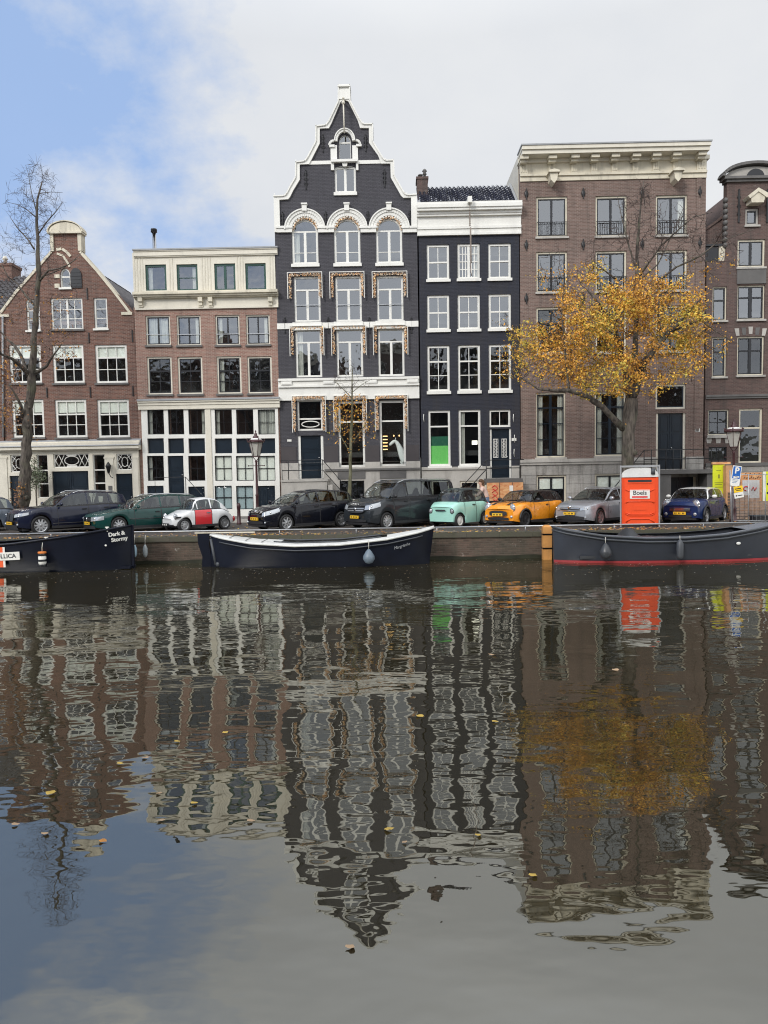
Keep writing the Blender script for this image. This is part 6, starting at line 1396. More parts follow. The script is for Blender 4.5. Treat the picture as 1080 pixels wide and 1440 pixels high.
x, y, z, ang = onside(inf2, r2, 169.5, 757.8, YL); text('Stormy', .185, M['white'], r2, (x, y-.10, z), (PI/2+.03, -R(6), ang), bold=.007)
x, y, z, ang = onside(inf2, r2, 12, 782, YL); nb = MB(); nb.box(-.52, .40, -.012, .012, -.135, .135); no = nb.build('name_board', M['white'], r2, (x, y-.05, z)); no.rotation_euler = (.03, -R(2), ang)
text('OLLICA', .20, M['navy'], no, (-.06, -.016, -.0), bold=.002)
x, y, z, ang = onside(inf2, r2, 3, 783.5, YL); o_ = MB(); o_.box(-.14, .05, -.012, .0, -.34, .34); lg = o_.build('flag_panel', P('orange_red_panel', (.75, .10, .02), .5), r2, (x, y-.03, z)); lg.rotation_euler = (.03, 0, ang); o_ = MB(); o_.box(.052, .12, -.014, .0, -.34, .34); o_.build('panel_edge', M['white'], lg)
for px, py in ((64, 757.5), (150, 743)):
    x, y, z, ang = onside(inf2, r2, px, py+4, YL); b = MB(); b.box(x-.03, x+.03, y+.02, y+.08, z-.02, z+.12); b.box(x-.06, x+.06, y+.02, y+.08, z+.12, z+.15); b.build('cleat', M['white'], r2)
x, y, z, ang = onside(inf2, r2, 149, 767, YL); MB().ball((x, y-.02, z), .04, .02, .035).build('drain_fitting', M['white'], r2)
def fender(label, X, Y, ztop, zbot, rad, mats, name='fender', rope=.2, group='fenders hanging from boats', bulb=False, bands=None):
    f = thing(name, label, 'fender', (X, Y, zbot), group=group); h_ = ztop-zbot; b = MB()
    if bulb: b.lathe([(.02, 0), (rad*.6, rad*.18), (rad, rad*.8), (rad*.95, rad*1.3), (rad*.5, rad*2.1), (.035, h_)], (0, 0, 0), 16)
    else: b.lathe([(.02, 0), (rad*.7, .04), (rad, .12), (rad, h_-.14), (rad*.6, h_-.05), (.03, h_)], (0, 0, 0), 14)
    b.build('fender_body', mats, f)
    if bands:
        for (z0, z1, mt, nm) in bands: MB().lathe([(rad+.004, z0), (rad+.008, z0+.01), (rad+.008, z1-.01), (rad+.004, z1)], (0, 0, 0), 14).build(nm, mt, f)
    MB().tube([(0, 0, h_-.02), (0, .01, h_+rope*.5), (0.01, .04, h_+rope)], .013, 5).build('rope', P('pale_rope', (.5, .48, .42), .8), f); return f
x, y, z, ang = onside(inf2, r2, 63, 795, YL); zt = onside(inf2, r2, 63, 776, YL)[2]
fender('white orange and black banded fender hanging on the tall black boat', r2.location.x+x, r2.location.y+y-.16, zt, z-.02, .125, M['white'], bands=[(.36, .42, M['black'], 'black_band'), (.17, .24, M['black'], 'black_band'), (.0, .07, M['black'], 'black_band'), (.44, .50, P('orange_band', (.75, .22, .04), .5), 'orange_band')], rope=.32)
x, y, z, ang = onside(inf, r, 519, 784, YM)
fender('round grey blue buoy fender hanging on the navy boat with the white deck', r.location.x+x, r.location.y+y-.22, .62, .13, .2, P('grey_blue_vinyl', (.14, .18, .22), .45), rope=.3, bulb=True)
for px, lab, cc in ((189.5, 'light blue fender hanging on the quay wall just right of the tall black boat', (.30, .42, .50)), (204.5, 'grey fender hanging on the quay wall, second right of the tall black boat', (.30, .33, .34))):
    p = PY(px, 783, QY-.14); fender(lab, p.x, QY-.14, PY(px, 766, QY-.14).z, p.z-.02, .085, P('vinyl_'+('blue' if px < 200 else 'grey'), cc, .5), rope=.35, group='fenders hanging on the quay wall')
# right boat
YR = 25.7; xl = PX_(778, YR, 745); xr = PX_(1092, YR, 740)
sh = [(0, 1.22), (.05, 1.12), (.2, .93), (.38, .84), (.55, .84), (.72, .92), (.88, 1.10), (1, 1.28)]
r3, inf3, hull3 = boat('moored_boat', 'slate grey open boat with a red stripe along the waterline at right', xl, xr, YR, .95, sh, {'hull': M['hullgrey'], 'band': M['hullgrey'], 'gunwale': M['rubg']}, righthw=.05, lefthw=.06, rake=(.02, .1), full=2.4)
b = MB(); 
for q in (-1, 1):
    vs = []; 
    for i, a in enumerate(inf3): bb = a[1]; x0 = a[0]; vs += [(x0+(.0), q*(bb*.845+.006), -.06), (x0+(a[3]-a[0])*.1, q*(bb*.872+.008), .075)]
    b.add(vs, [(2*i, 2*i+2, 2*i+3, 2*i+1) for i in range(40)], 0, True)
b.build('boot_stripe', M['redoxide'], r3)
b = MB()
for q in (-1, 1): b.tube([(a[3], q*(a[1]+.035), a[2]-.12) for a in inf3], .03, 6)
b.build('rubbing_strake', M['rubg'], r3)
d = MB(); vs = []; fs = []
for a in inf3: w1 = a[1]; w2 = max(.01, a[1]-.16); vs += [(a[3], -w1, a[2]+.01), (a[3], -w2, a[2]+.03), (a[3], w2, a[2]+.03), (a[3], w1, a[2]+.01)]
for i in range(40):
    for j in range(3):
        if j == 1 and 4 < i < 33: continue
        fs.append((4*i+j, 4*i+4+j, 4*i+5+j, 4*i+1+j))
d.add(vs, fs, 0, True); d.build('deck', P('grey_side_deck', (.16, .175, .20), .45, grime=.2), r3); MB().box(inf3[4][0], inf3[34][0], -.62, .62, .15, .24).build('floor', M['inner'], r3)
b = MB()
for i in (14, 22, 29): b.box(inf3[i][0]-.18, inf3[i][0]+.18, -.7, .7, .52, .57)
b.build('thwart', M['rubg'], r3)
b = MB(); X = inf3[13][0]; 
vs = []; nx, ny = 22, 9
for i in range(nx+1):
    for j in range(ny+1): u = i/nx; v = j/ny*2-1; vs.append((X-.25+2.6*u, v*.72, .62+(1-v**4)*(.40*math.exp(-((u-.12)/.10)**2)+.20*math.sin(PI*min(1, u*1.05+.05))**.6+.03*math.sin(u*31+v*4))))
b.add(vs, [(i*(ny+1)+j, (i+1)*(ny+1)+j, (i+1)*(ny+1)+j+1, i*(ny+1)+j+1) for i in range(nx) for j in range(ny)], 0, True); b.build('boat_cover', M['inner'], r3)
fp = MB(); fp.tube([(inf3[0][0]+.95, -.42, .82), (inf3[0][0]+.62, -.40, .05)], .014, 5); fp.build('mooring_line', M['steel'], r3)
x, y, z, ang = onside(inf3, r3, 849, 781, YR); fender('dark grey round buoy fender near the left end of the slate grey boat', r3.location.x+x, r3.location.y+y-.22, .70, .17, .21, P('dark_vinyl', (.04, .043, .048), .4), rope=.2, bulb=True)
x, y, z, ang = onside(inf3, r3, 954, 783, YR); fender('long dark grey fender hanging mid length on the slate grey boat', r3.location.x+x, r3.location.y+y-.14, .80, .13, .115, M['rubg'], rope=.12)
x, y, z, ang = onside(inf3, r3, 1038, 764, YR); MB().ball((x, y-.03, z), .08, .02, .05).build('outlet_fitting', M['deckw'], r3)
# mooring pile with chain
p = PY(769, 790, QY-.35); pl = thing('mooring_pile', 'square orange brown timber pile standing in the water left of the slate grey boat', 'pile', (p.x, p.y, 0)); b = MB(); zt = PY(769, 739, QY-.35).z
b.box(-.15, .15, -.15, .15, -1, zt-.05); b.add([(-.15, -.15, zt-.05), (.15, -.15, zt-.05), (.15, .15, zt-.05), (-.15, .15, zt-.05), (-.08, -.08, zt+.02), (.08, -.08, zt+.02), (.08, .08, zt+.02), (-.08, .08, zt+.02)], [(0, 1, 5, 4), (1, 2, 6, 5), (2, 3, 7, 6), (3, 0, 4, 7), (4, 5, 6, 7)])
b.build('post', P('orange_timber', (.55, .26, .07), .75, var=.2, grime=.25), pl)
b = MB(); 
for z in (zt-.33, .38): b.box(-.17, .28, -.17, -.13, z, z+.05); b.box(-.17, .17, -.17, .17, z+.01, z+.04)
b.build('iron_strap', M['iron'], pl); b = MB()
for k in range(15): a_ = k/14; b.ball((.25+.25*a_+.1*math.sin(a_*5), -.16, .9-.7*a_), .045, .03, .05, 0, 6)
for k in range(8): b.ball((.3+.03*k, -.1, .35+.05*math.sin(k)), .06, .05, .06, 0, 6)
b.build('chain', M['iron'], pl)

# ================================================================ STREET THINGS
M['lampred'] = P('dark_red_brown_iron', (.055, .02, .022), .45, var=.2); M['lglass'] = P('milky_lantern_glass', (.62, .60, .54), .2, var=.05); M['lglass'].node_tree.nodes['Principled BSDF'].inputs['Transmission Weight'].default_value = .4
def lamp(label, px, py0, pyt, Y):
    p = PY(px, py0, Y); zt = PY(px, pyt, Y).z; r = thing('street_lamp', label, 'street lamp', (p.x, Y, ZQ+.05), group='crown lantern street lamps'); H_ = zt-ZQ-.05; k = H_/4.1
    b = MB(); b.lathe([(.15, 0), (.16, .08), (.12, .12), (.11, .5), (.13, .55), (.075, .65), (.065, 1.3), (.085, 1.34), (.055, 1.42), (.048, 2.75*k), (.07, 2.78*k), (.045, 2.84*k)], n=14); b.tube([(-.35, 0, 2.6*k), (.35, 0, 2.6*k)], .016, 6); b.ball((-.35, 0, 2.6*k), .03); b.ball((.35, 0, 2.6*k), .03)
    for q in (-1, 1): b.tube([(0, 0, 2.8*k), (q*.10, 0, 2.93*k), (q*.17, 0, 3.02*k)], .018, 6)
    b.build('post', M['lampred'], r)
    z0, z1 = 3.02*k, 3.62*k; b = MB(); b.lathe([(.155, z0), (.30, z1)], n=6, smooth=False); b.build('lantern_glass', M['lglass'], r)
    b = MB(); 
    for i in range(6): a = 2*PI*i/6; b.tube([(.165*math.cos(a), .165*math.sin(a), z0), (.31*math.cos(a), .31*math.sin(a), z1)], .012, 4); b.tube([(.37*math.cos(a), .37*math.sin(a), z1), (.38*math.cos(a), .38*math.sin(a), z1+.1)], .02, 5); b.ball((.38*math.cos(a), .38*math.sin(a), z1+.12), .03)
    b.lathe([(.17, z0-.04), (.17, z0)], n=6); b.lathe([(.36, z1-.02), (.38, z1+.03), (.33, z1+.05), (.20, z1+.16), (.12, z1+.2), (.13, z1+.24), (.06, z1+.3), (.07, z1+.36), (.02, z1+.42), (.035, z1+.47), (.005, z1+.53)], n=12); b.build('lantern_frame', M['lampred'], r)
    for i in range(6): pass
    b = MB(); b.lathe([(.32, z1+.052), (.22, z1+.15), (.20, z1+.165)], n=12); b.build('lantern_roof', M['deckw'], r)
lamp('crown lantern street lamp left of the blackish hatchback, before the pinkish brick house', 362, 716, 606, 32.6)
lamp('street lamp with a crown lantern behind the leaning parking sign at right', 1031.5, 735, 590, 30.2)
# bollard
p = PY(336, 728, 33.4); b = MB(); b.lathe([(.11, 0), (.11, .08), (.085, .1), (.075, .75), (.095, .78), (.09, .88), (.06, .95), (.01, .98)], n=12); o = b.build('bollard', M['lampred'], loc=(p.x, 33.4, ZQ+.07)); tag(o, 'dark red brown iron bollard between the white car and the blackish hatchback', 'bollard')
# quay rail
for xa, xb, lab in ((PX_(-40, QY, 755), PX_(612, QY, 745)-.02, 'low iron pipe rail on the quay edge behind the left and middle boats'), (PX_(612, QY, 745)+.02, PX_(1120, QY, 740), 'low iron pipe rail on the quay edge from the mint car to the right edge')):
    rr = thing('quay_rail', lab, 'rail', ((xa+xb)/2, QY+.16, ZQ+.02)); h_ = (xb-xa)/2; MB().tube([(-h_, 0, .2), (h_, 0, .2)], .028, 8).build('pipe', M['steel'], rr); n = int(h_*2/2.6)
    for k in range(n+1): MB().tube([(-h_+.05+k*(2*h_-.1)/n, 0, 0), (-h_+.05+k*(2*h_-.1)/n, 0, .2)], .02, 6).build('rail_post', M['steel'], rr)
# portable toilet
TYY = 28.4; tl = PY(874.5, 738, TYY); tr = PY(925, 738, TYY); w = (tr.x-tl.x)*.93; cx = (tl.x+tr.x)/2; OR = P('orange_red_plastic', (.80, .075, .012), .4, var=.06); 
t = thing('portable_toilet', 'orange red portable toilet cabin with a white domed roof standing on the quay', 'portable toilet', (cx+.16, TYY+.52, ZQ+.03), R(-17)); w = w/2; d_ = .55; H1 = PY(900, 671, TYY).z-ZQ-.03; H2 = PY(900, 657, TYY).z-ZQ-.03
b = MB(); b.box(-w, w, -d_, d_, .08, H1); 
for x in (-w-.03, w-.05): b.box(x, x+.08, -d_-.03, -d_+.05, .08, H1+.01); b.box(x, x+.08, d_-.05, d_+.03, .08, H1+.01)
b.build('cabin', OR, t)
do = MB(); dw = w-.09; y = -d_-.002; do.box(-dw, dw, y-.02, y, .12, H1-.1)
def ridge(pts, th=.028): do.tube([(x, y-.028, z) for x, z in pts], th, 4)
ridge([(-dw+.03, H1-.46), (-dw+.14, H1-.52), (dw-.14, H1-.52), (dw-.03, H1-.46)]); ridge([(-dw+.03, H1-.98), (-dw+.14, H1-.92), (dw-.14, H1-.92), (dw-.03, H1-.98)]); ridge([(-dw+.03, H1-1.40), (-dw+.14, H1-1.46), (dw-.14, H1-1.46), (dw-.03, H1-1.40)])
ridge([(-dw+.03, .55), (-dw+.2, .48), (dw-.2, .48), (dw-.03, .55)]); ridge([(-dw+.03, .18), (-dw+.2, .30), (dw-.2, .30), (dw-.03, .18)]); do.box(-.22, .22, y-.035, y-.02, H1-1.27, H1-1.08); do.box(-dw+.1, dw-.1, y-.04, y-.02, H1-.24, H1-.2)
dd = do.build('door', OR, t); v = MB(); v.box(-dw+.12, dw-.12, y-.024, y-.02, H1-.19, H1-.1); v.build('vent', M['plast'], dd)
s_ = MB(); s_.box(-.36, .36, y-.052, y-.022, H1-.82, H1-.48); so = s_.build('sign', M['white'], t); text('Boels', .23, M['navy'], so, (0, y-.054, H1-.60), bold=.002); q_ = MB(); q_.box(-.28, .28, y-.056, y-.052, H1-.785, H1-.725); q_.build('red_strip', P('sign_red', (.7, .02, .02), .4), so)
rf = MB(); pr = [(-w-.05, H1), (-w-.05, H1+.07)]+[(-(w+.02)*math.cos(t_), H1+.07+(H2-H1-.07)*math.sin(t_)**.8) for t_ in [PI*i/12 for i in range(1, 12)]]+[(w+.05, H1+.07), (w+.05, H1)]; rf.prism(pr, -d_-.05, d_+.05); rf.box(-.012, .012, -d_-.06, d_+.06, H1+.1, H2+.02); rfo = rf.build('roof', P('translucent_white_roof', (.66, .66, .64), .4), t)
MB().lathe([(.08, 0), (.08, .22)], (w-.16, -d_-.04, H1+.1), 10).build('vent_pipe', M['rubg'], t)
b = MB(); b.box(-w, w, -d_+.05, d_-.05, 0, .079); b.build('skid', M['plast'], t)
fr_ = thing('steel_cage', 'thin galvanised steel lifting frame standing round the orange toilet cabin', 'frame', (cx+.16, TYY+.52, ZQ+.03), R(-17)); b = MB(); X = w+.06; Yd = d_+.10; Ht = PY(900, 656, TYY).z-ZQ+.02
for sx in (-1, 1):
    for sy in (-1, 1): b.box(sx*X-.025, sx*X+.025, sy*Yd-.025, sy*Yd+.025, 0, Ht)
b.build('upright', M['steel'], fr_); b = MB()
for sy in (-1, 1): b.box(-X+.026, X-.026, sy*Yd-.024, sy*Yd+.024, Ht-.06, Ht-.005)
for sx in (-1, 1): b.box(sx*X-.02, sx*X+.02, -Yd+.026, Yd-.026, Ht-.055, Ht-.01); b.box(sx*X-.02, sx*X+.02, -Yd+.026, Yd-.026, .0, .05)
b.build('cross_bar', M['steel'], fr_)
# leaning parking sign
SPY = 28.6; p0 = PY(1029, 733, SPY); g = thing('parking_sign', 'leaning pole with a blue P sign and yellow and white boards under it', 'sign', (p0.x, SPY, ZQ+.02)); pt = PY(1026.5, 662, SPY)
b = MB(); b.tube([(0, 0, 0), (pt.x-p0.x, 0, pt.z-ZQ)], .03, 8); b.build('pole', M['steel'], g)
def board(x0, y0, x1, y1, mat, name, tilt=7, off=-.06):
    c_ = PY((x0+x1)/2, (y0+y1)/2, SPY); s = SPY/1040; ww, hh = (x1-x0)*s, (y1-y0)*s; o = MB().box(-ww/2, ww/2, -.01, .01, -hh/2, hh/2).build(name, mat, g, (c_.x-p0.x, off, c_.z-ZQ-.02)); o.rotation_euler = (0, R(tilt), 0); return o, ww, hh
SB = P('sign_blue', (.01, .11, .42), .4, var=.03); 
o, ww, hh = board(1027.8, 655.2, 1040.3, 683.5, M['white'], 'sign_plate', -7); o.rotation_euler = (0, R(8), 0); MB().box(-ww/2+.025, ww/2-.025, -.014, -.01, -.10, hh/2-.03).build('blue_field', SB, o); text('P', .33, M['white'], o, (-.0, -.018, hh/2-.19), bold=.01)
b = MB(); b.box(-.10, .06, -.017, -.014, -.085, -.02); b.box(-.03, .12, -.017, -.014, -.05, .0); b.build('payment_pictogram', M['white'], o)
b = MB()
for k in range(3): b.box(-.12, .10-.03*k, -.014, -.0101, -.16-.055*k, -.135-.055*k)
b.build('small_print', P('print_blue_grey', (.25, .32, .42), .6), o)
o, ww, hh = board(1031, 683.5, 1043.5, 692, P('sign_yellow', (.85, .55, .02), .4), 'yellow_board', -8); b = MB(); b.box(-.13, .10, -.014, -.0101, .0, .035); b.box(-.1, .12, -.014, -.0101, -.06, -.035); b.build('board_marks', M['black'], o)
o, ww, hh = board(1031.5, 692.5, 1044.5, 700, M['white'], 'white_board', -10); b = MB(); b.ball((-.10, -.012, -.01), .03, .004, .03); b.box(-.05, .13, -.014, -.0101, -.03, .0); b.build('board_marks', M['black'], o)
# hoardings
def osb(name):
    m, nt, b_ = nodes(name); tc = nt.nodes.new('ShaderNodeTexCoord').outputs['Object']; v = nt.nodes.new('ShaderNodeTexVoronoi'); v.inputs['Scale'].default_value = 7; mp = nt.nodes.new('ShaderNodeMapping'); mp.inputs['Scale'].default_value = (1, 1, 2.5); nt.links.new(tc, mp.inputs[0]); nt.links.new(mp.outputs[0], v.inputs['Vector'])
    o = mixc(nt, v.outputs['Color'], (.50, .17, .06), (.68, .42, .20)); g = noise(nt, tc, 1.6, 4); o = mixc(nt, ramp(nt, g, .5, .6, 0, .5), o, (.45, .17, .08)); nt.links.new(o, b_.inputs['Base Color']); b_.inputs['Roughness'].default_value = .8; return m
M['osb'] = osb('chipboard'); HY = 35.6
def panel(a, t_, c_, d, Y, mat, name, label, cat='hoarding', thick=.03, extra=None):
    p_ = PY((a+c_)/2, d, Y); s = PY(c_, d, Y).x-PY(a, d, Y).x; h_ = PY((a+c_)/2, t_, Y).z-max(p_.z, .95); o = MB().box(-s/2, s/2, -thick/2, thick/2, 0, h_).build(name, mat, loc=(p_.x, Y, max(p_.z, .96))); tag(o, label, cat); return o, s, h_
o, s, h_ = panel(685, 678.5, 736, 722, HY, M['osb'], 'chipboard_hoarding', 'orange chipboard hoarding with red scrawl under the dark front steps, behind the orange car')
b = MB(); RG = P('red_spray', (.6, .03, .03), .7)
for k in range(3): zz = h_*.85-k*.25; b.tube([(-s*.36, -.025, zz), (-s*.28, -.025, zz+.1), (-s*.2, -.025, zz-.05), (-s*.26, -.025, zz-.15), (-s*.34, -.025, zz-.08)], .02, 4)
b.build('red_scrawl', RG, o); MB().box(s*.12, s*.22, -.03, -.016, h_*.72, h_*.9).build('notice', M['white'], o)
b = MB(); b.box(-s/2+.6, -s/2+.63, -.02, -.015, 0, h_); b.box(s*.2, s*.2+.02, -.02, -.015, 0, h_); b.build('joint', M['black'], o)
YS = P('yellow_sheet', (.62, .68, .02), .6, var=.1); 
o, s, h_ = panel(1002, 653, 1018.5, 712, 33.2, YS, 'yellow_hoarding', 'bright yellow printed site board behind the dark blue hatchback'); b = MB()
b.box(-.03, .05, -.02, -.016, h_-.62, h_-.45)
for k, (zz, ww) in enumerate(((.25, .2), (.8, .36), (.88, .3), (1.0, .36), (1.3, .3), (1.38, .3), (1.6, .22))): b.box(-ww/2, ww/2, -.019, -.0155, h_-zz-.03, h_-zz)
b.build('printed_marks', P('faded_print', (.25, .27, .03), .7), o); MB().box(-s/2-.03, s/2+.25, -.06, .06, h_+.001, h_+.1).build('top_rail', M['osb'], o)
o, s, h_ = panel(1018.8, 654.5, 1028, 726, 33.0, P('raw_timber', (.48, .26, .13), .8, var=.25, vscale=3), 'timber_post', 'pale orange timber tree guard beside the yellow site board', 'post', .3)
o, s, h_ = panel(1041, 664.5, 1071, 720, 33.6, M['osb'], 'plank_hoarding', 'chipboard hoarding with a white poster and dark scribbles at right')
MB().box(-s*.42, s*.38, -.03, -.016, h_-1.15, h_-.34).build('poster', P('poster_white', (.55, .55, .56), .7), o); b = MB(); b.tube([(-s*.25+.12*math.cos(t_), -.045, h_-.72+.1*math.sin(t_)) for t_ in [PI*.3*i for i in range(6)]], .025, 4); b.tube([(.0, -.045, h_-.8), (.08, -.045, h_-.65), (.14, -.045, h_-.82), (.22, -.045, h_-.68)], .025, 4); b.build('red_scrawl', RG, o)
b = MB(); 
for k in range(8): b.tube([(-s*.3+k*.1, -.02, h_-.1), (-s*.3+k*.1+.05, -.02, h_-.03-.04*(k % 2))], .016, 4); b.tube([(-s*.35+k*.1, -.02, h_-.26), (-s*.35+k*.1+.06, -.02, h_-.18-.04*(k % 3))], .016, 4)
b.build('black_scribble', M['black'], o); 
o, s, h_ = panel(1072.5, 663, 1090, 706, 33.0, YS, 'yellow_hoarding', 'bright yellow site board cut by the right edge of the photo'); b = MB(); b.box(-.1, .02, -.02, -.016, h_-.6, h_-.5); b.box(-.1, .02, -.02, -.016, h_-1.0, h_-.9); b.build('printed_marks', M['black'], o); MB().box(-s/2, -s/2+.12, -.021, -.0155, 0, h_).build('white_edge', M['white'], o)
# stack of bricks, crate, fence
p = PY(1056, 729, 32); bk = MB(); random.seed(5)
for lay in range(9):
    for k in range(9):
        if lay > 5 and k > 9-(lay-4)*2: continue
        for rw_ in range(2): bk.box(-.95+k*.215+random.uniform(0, .01), -.95+k*.215+.2, rw_*.12+random.uniform(0, .01)-.1, rw_*.12+.1-.1, lay*.13+.002, lay*.13+.11)
o = bk.build('brick_stack', P('old_loose_brick', (.24, .17, .13), .85, var=.35, vscale=4), loc=(p.x, 32, ZQ+.05)); tag(o, 'pile of old loose paving bricks in front of the white poster at right', 'bricks')
p = PY(1069, 735, 29.4); cr = thing('plastic_crate', 'black plastic crate on the quay in front of the brick pile', 'crate', (p.x, 29.4, ZQ+.03)); b = MB(); b.box(-.32, .32, -.2, .2, 0, .03); b.box(-.32, .32, -.2, -.17, .03, .28); b.box(-.32, .32, .17, .2, .03, .28); b.box(-.32, -.29, -.17, .17, .03, .28); b.box(.29, .32, -.17, .17, .03, .28)
for k in range(6): b.box(-.28+k*.1, -.25+k*.1, -.215, -.2, .05, .25)
b.build('crate_box', M['plast'], cr); b = MB(); b.box(-.35, .35, -.225, -.19, .28, .33); b.box(-.35, .35, .19, .225, .28, .33); b.build('crate_rim', M['rubg'], cr)
fn = thing('site_fence', 'thin steel mesh fence panel between the parking sign and the right edge', 'fence', (PX_(1056, 29, 730), 29.0, ZQ+.02)); fx = PX_(1083, 29, 730)-fn.location.x; fx0 = PX_(1030.5, 29, 730)-fn.location.x; b = MB()
for x in (fx0, fx0*.15, fx*.75): b.tube([(x, 0, 0), (x, 0, 1.95)], .018, 6)
b.tube([(fx0, 0, .14), (fx, 0, .14)], .014, 5); b.tube([(fx0, 0, 1.94), (fx, 0, 1.94)], .014, 5); b.build('fence_frame', M['steel'], fn); b = MB(); x = fx0+.12
while x < fx: b.tube([(x, 0, .14), (x, 0, 1.94)], .0028, 3, cap=False); x += .16
b.build('fence_wire', M['steel'], fn)
# ---------------------------------------------------------------- cyclist
BY = 32.4; q = PY(677, 690, BY); bx = q.x; gz = ZQ+.08
bk_ = thing('bicycle', 'dark city bicycle ridden behind the mint green car', 'bicycle', (bx, BY, gz)); b = MB(); b.tube([(-.52, 0, .34), (-.40, 0, .82), (-.36, 0, .98)], .018, 6); b.tube([(-.42, 0, .76), (.05, 0, .30)], .018, 6); b.tube([(.05, 0, .30), (.18, 0, .80)], .018, 6); b.tube([(-.41, 0, .80), (.16, 0, .72)], .014, 6); b.tube([(.05, 0, .30), (.54, 0, .34), (.17, 0, .75)], .012, 6); b.build('bike_frame', M['iron'], bk_)
for x in (-.54, .54):
    w_ = MB(); w_.tube([(x+.33*math.cos(t_), 0, .34+.33*math.sin(t_)) for t_ in [2*PI*i/24 for i in range(25)]], .018, 6); 
    for i in range(12): a_ = PI*i/12; w_.tube([(x-.33*math.cos(a_), 0, .34-.33*math.sin(a_)), (x+.33*math.cos(a_), 0, .34+.33*math.sin(a_))], .0025, 3, cap=False)
    w_.build('bike_wheel', M['tyre'], bk_)
MB().tube([(-.30, -.28, 1.0), (-.36, -.1, 1.03), (-.38, 0, 1.02), (-.36, .1, 1.03), (-.30, .28, 1.0)], .013, 6).build('handlebar', M['iron'], bk_); MB().ball((.20, 0, .86), .14, .09, .04).build('saddle', M['black'], bk_); b = MB(); b.box(.3, .72, -.17, .17, .62, .86); b.build('pannier_bag', M['black'], bk_)
pscale = 1.05
def skin(name, ch, mat, parent, root=0, sub=2):
    """ch: list of chains [(x,y,z,r)...]; equal points are merged"""
    V = []; E = []; Rr = []; ix = {}
    for c_ in ch:
        pv = None
        for (x, y, z, r_) in c_:
            k = (round(x, 4), round(y, 4), round(z, 4))
            if k not in ix: ix[k] = len(V); V.append((x, y, z)); Rr.append(r_)
            if pv is not None: E.append((pv, ix[k]))
            pv = ix[k]
    me = bpy.data.meshes.new(name); me.from_pydata(V, E, []); o = bpy.data.objects.new(name, me); C.objects.link(o); bpy.context.view_layer.objects.active = o
    md = o.modifiers.new('skin', 'SKIN'); md.use_smooth_shade = True
    if not me.skin_vertices: me.attributes
    sv = me.skin_vertices
    if not len(sv):
        o.select_set(True); bpy.ops.mesh.customdata_skin_add() if hasattr(bpy.ops.mesh, 'customdata_skin_add') else None; sv = me.skin_vertices
    for i, r_ in enumerate(Rr): sv[0].data[i].radius = (r_, r_); sv[0].data[i].use_root = (i == root)
    sb = o.modifiers.new('sub', 'SUBSURF'); sb.levels = sub; sb.render_levels = sub; bpy.context.view_layer.update()
    nm = bpy.data.meshes.new_from_object(o.evaluated_get(bpy.context.evaluated_depsgraph_get())); o.modifiers.clear(); o.data = nm; nm.materials.clear(); nm.materials.append(mat); nm.name = name
    for pl_ in nm.polygons: pl_.use_smooth = True
    o.parent = parent; return o
SK = P('skin', (.55, .33, .24), .55, var=.05, fine=0); JK = P('beige_pink_coat', (.66, .48, .41), .85, var=.08); JN = P('blue_jeans', (.16, .22, .33), .85, var=.15); HR = P('brown_hair', (.09, .045, .02), .7, var=.3)
pe = thing('person', 'person in a beige pink coat and jeans cycling left behind the mint green car', 'person', (bx, BY, gz))
head = [(-.04, 0, 1.63, .085)]
body = skin('body', [[(.20, 0, .93, .14), (.14, 0, 1.10, .14), (.08, 0, 1.28, .155), (.03, 0, 1.40, .10), (-.005, 0, 1.47, .052), (-.03, 0, 1.53, .06), (-.045, 0, 1.60, .088), (-.035, 0, 1.68, .075)],
  [(.20, 0, .93, .14), (.17, -.10, .90, .10), (-.08, -.11, .84, .085), (-.26, -.11, .80, .065), (-.20, -.11, .56, .055), (-.14, -.11, .38, .04), (-.26, -.11, .31, .035)], [(.20, 0, .93, .14), (.17, .10, .90, .10), (.02, .11, .74, .085), (-.10, .11, .58, .065), (-.01, .11, .36, .055), (.08, .11, .17, .04), (-.04, .11, .12, .035)],
  [(.03, 0, 1.40, .10), (.03, -.17, 1.38, .07), (-.05, -.22, 1.22, .05), (-.12, -.23, 1.12, .042), (-.25, -.23, 1.06, .034), (-.30, -.23, 1.04, .028)], [(.03, 0, 1.40, .10), (.03, .17, 1.38, .07), (-.05, .22, 1.22, .05), (-.12, .23, 1.12, .042), (-.25, .23, 1.06, .034), (-.30, .23, 1.04, .028)]], SK, pe)
skin('coat', [[(.22, 0, .90, .165), (.15, 0, 1.08, .165), (.09, 0, 1.28, .18), (.035, 0, 1.41, .12)], [(.035, 0, 1.41, .12), (.03, -.18, 1.38, .09), (-.05, -.225, 1.22, .07), (-.12, -.235, 1.12, .06), (-.24, -.235, 1.065, .048)], [(.035, 0, 1.41, .12), (.03, .18, 1.38, .09), (-.05, .225, 1.22, .07), (-.12, .235, 1.12, .06), (-.24, .235, 1.065, .048)]], JK, pe)
skin('jeans', [[(.20, 0, .92, .15), (.17, -.10, .89, .12), (-.08, -.11, .84, .10), (-.26, -.11, .80, .085), (-.20, -.11, .56, .072), (-.14, -.11, .40, .058)], [(.20, 0, .92, .15), (.17, .10, .89, .12), (.02, .11, .74, .10), (-.10, .11, .58, .085), (-.01, .11, .36, .072), (.07, .11, .20, .058)]], JN, pe)
b = MB(); b.ball((-.015, 0, 1.68), .105, .092, .095, 0, 12); b.ball((.06, 0, 1.62), .075, .075, .12, 0, 10); b.ball((.09, 0, 1.52), .05, .06, .08, 0, 10); b.build('hair', HR, pe)
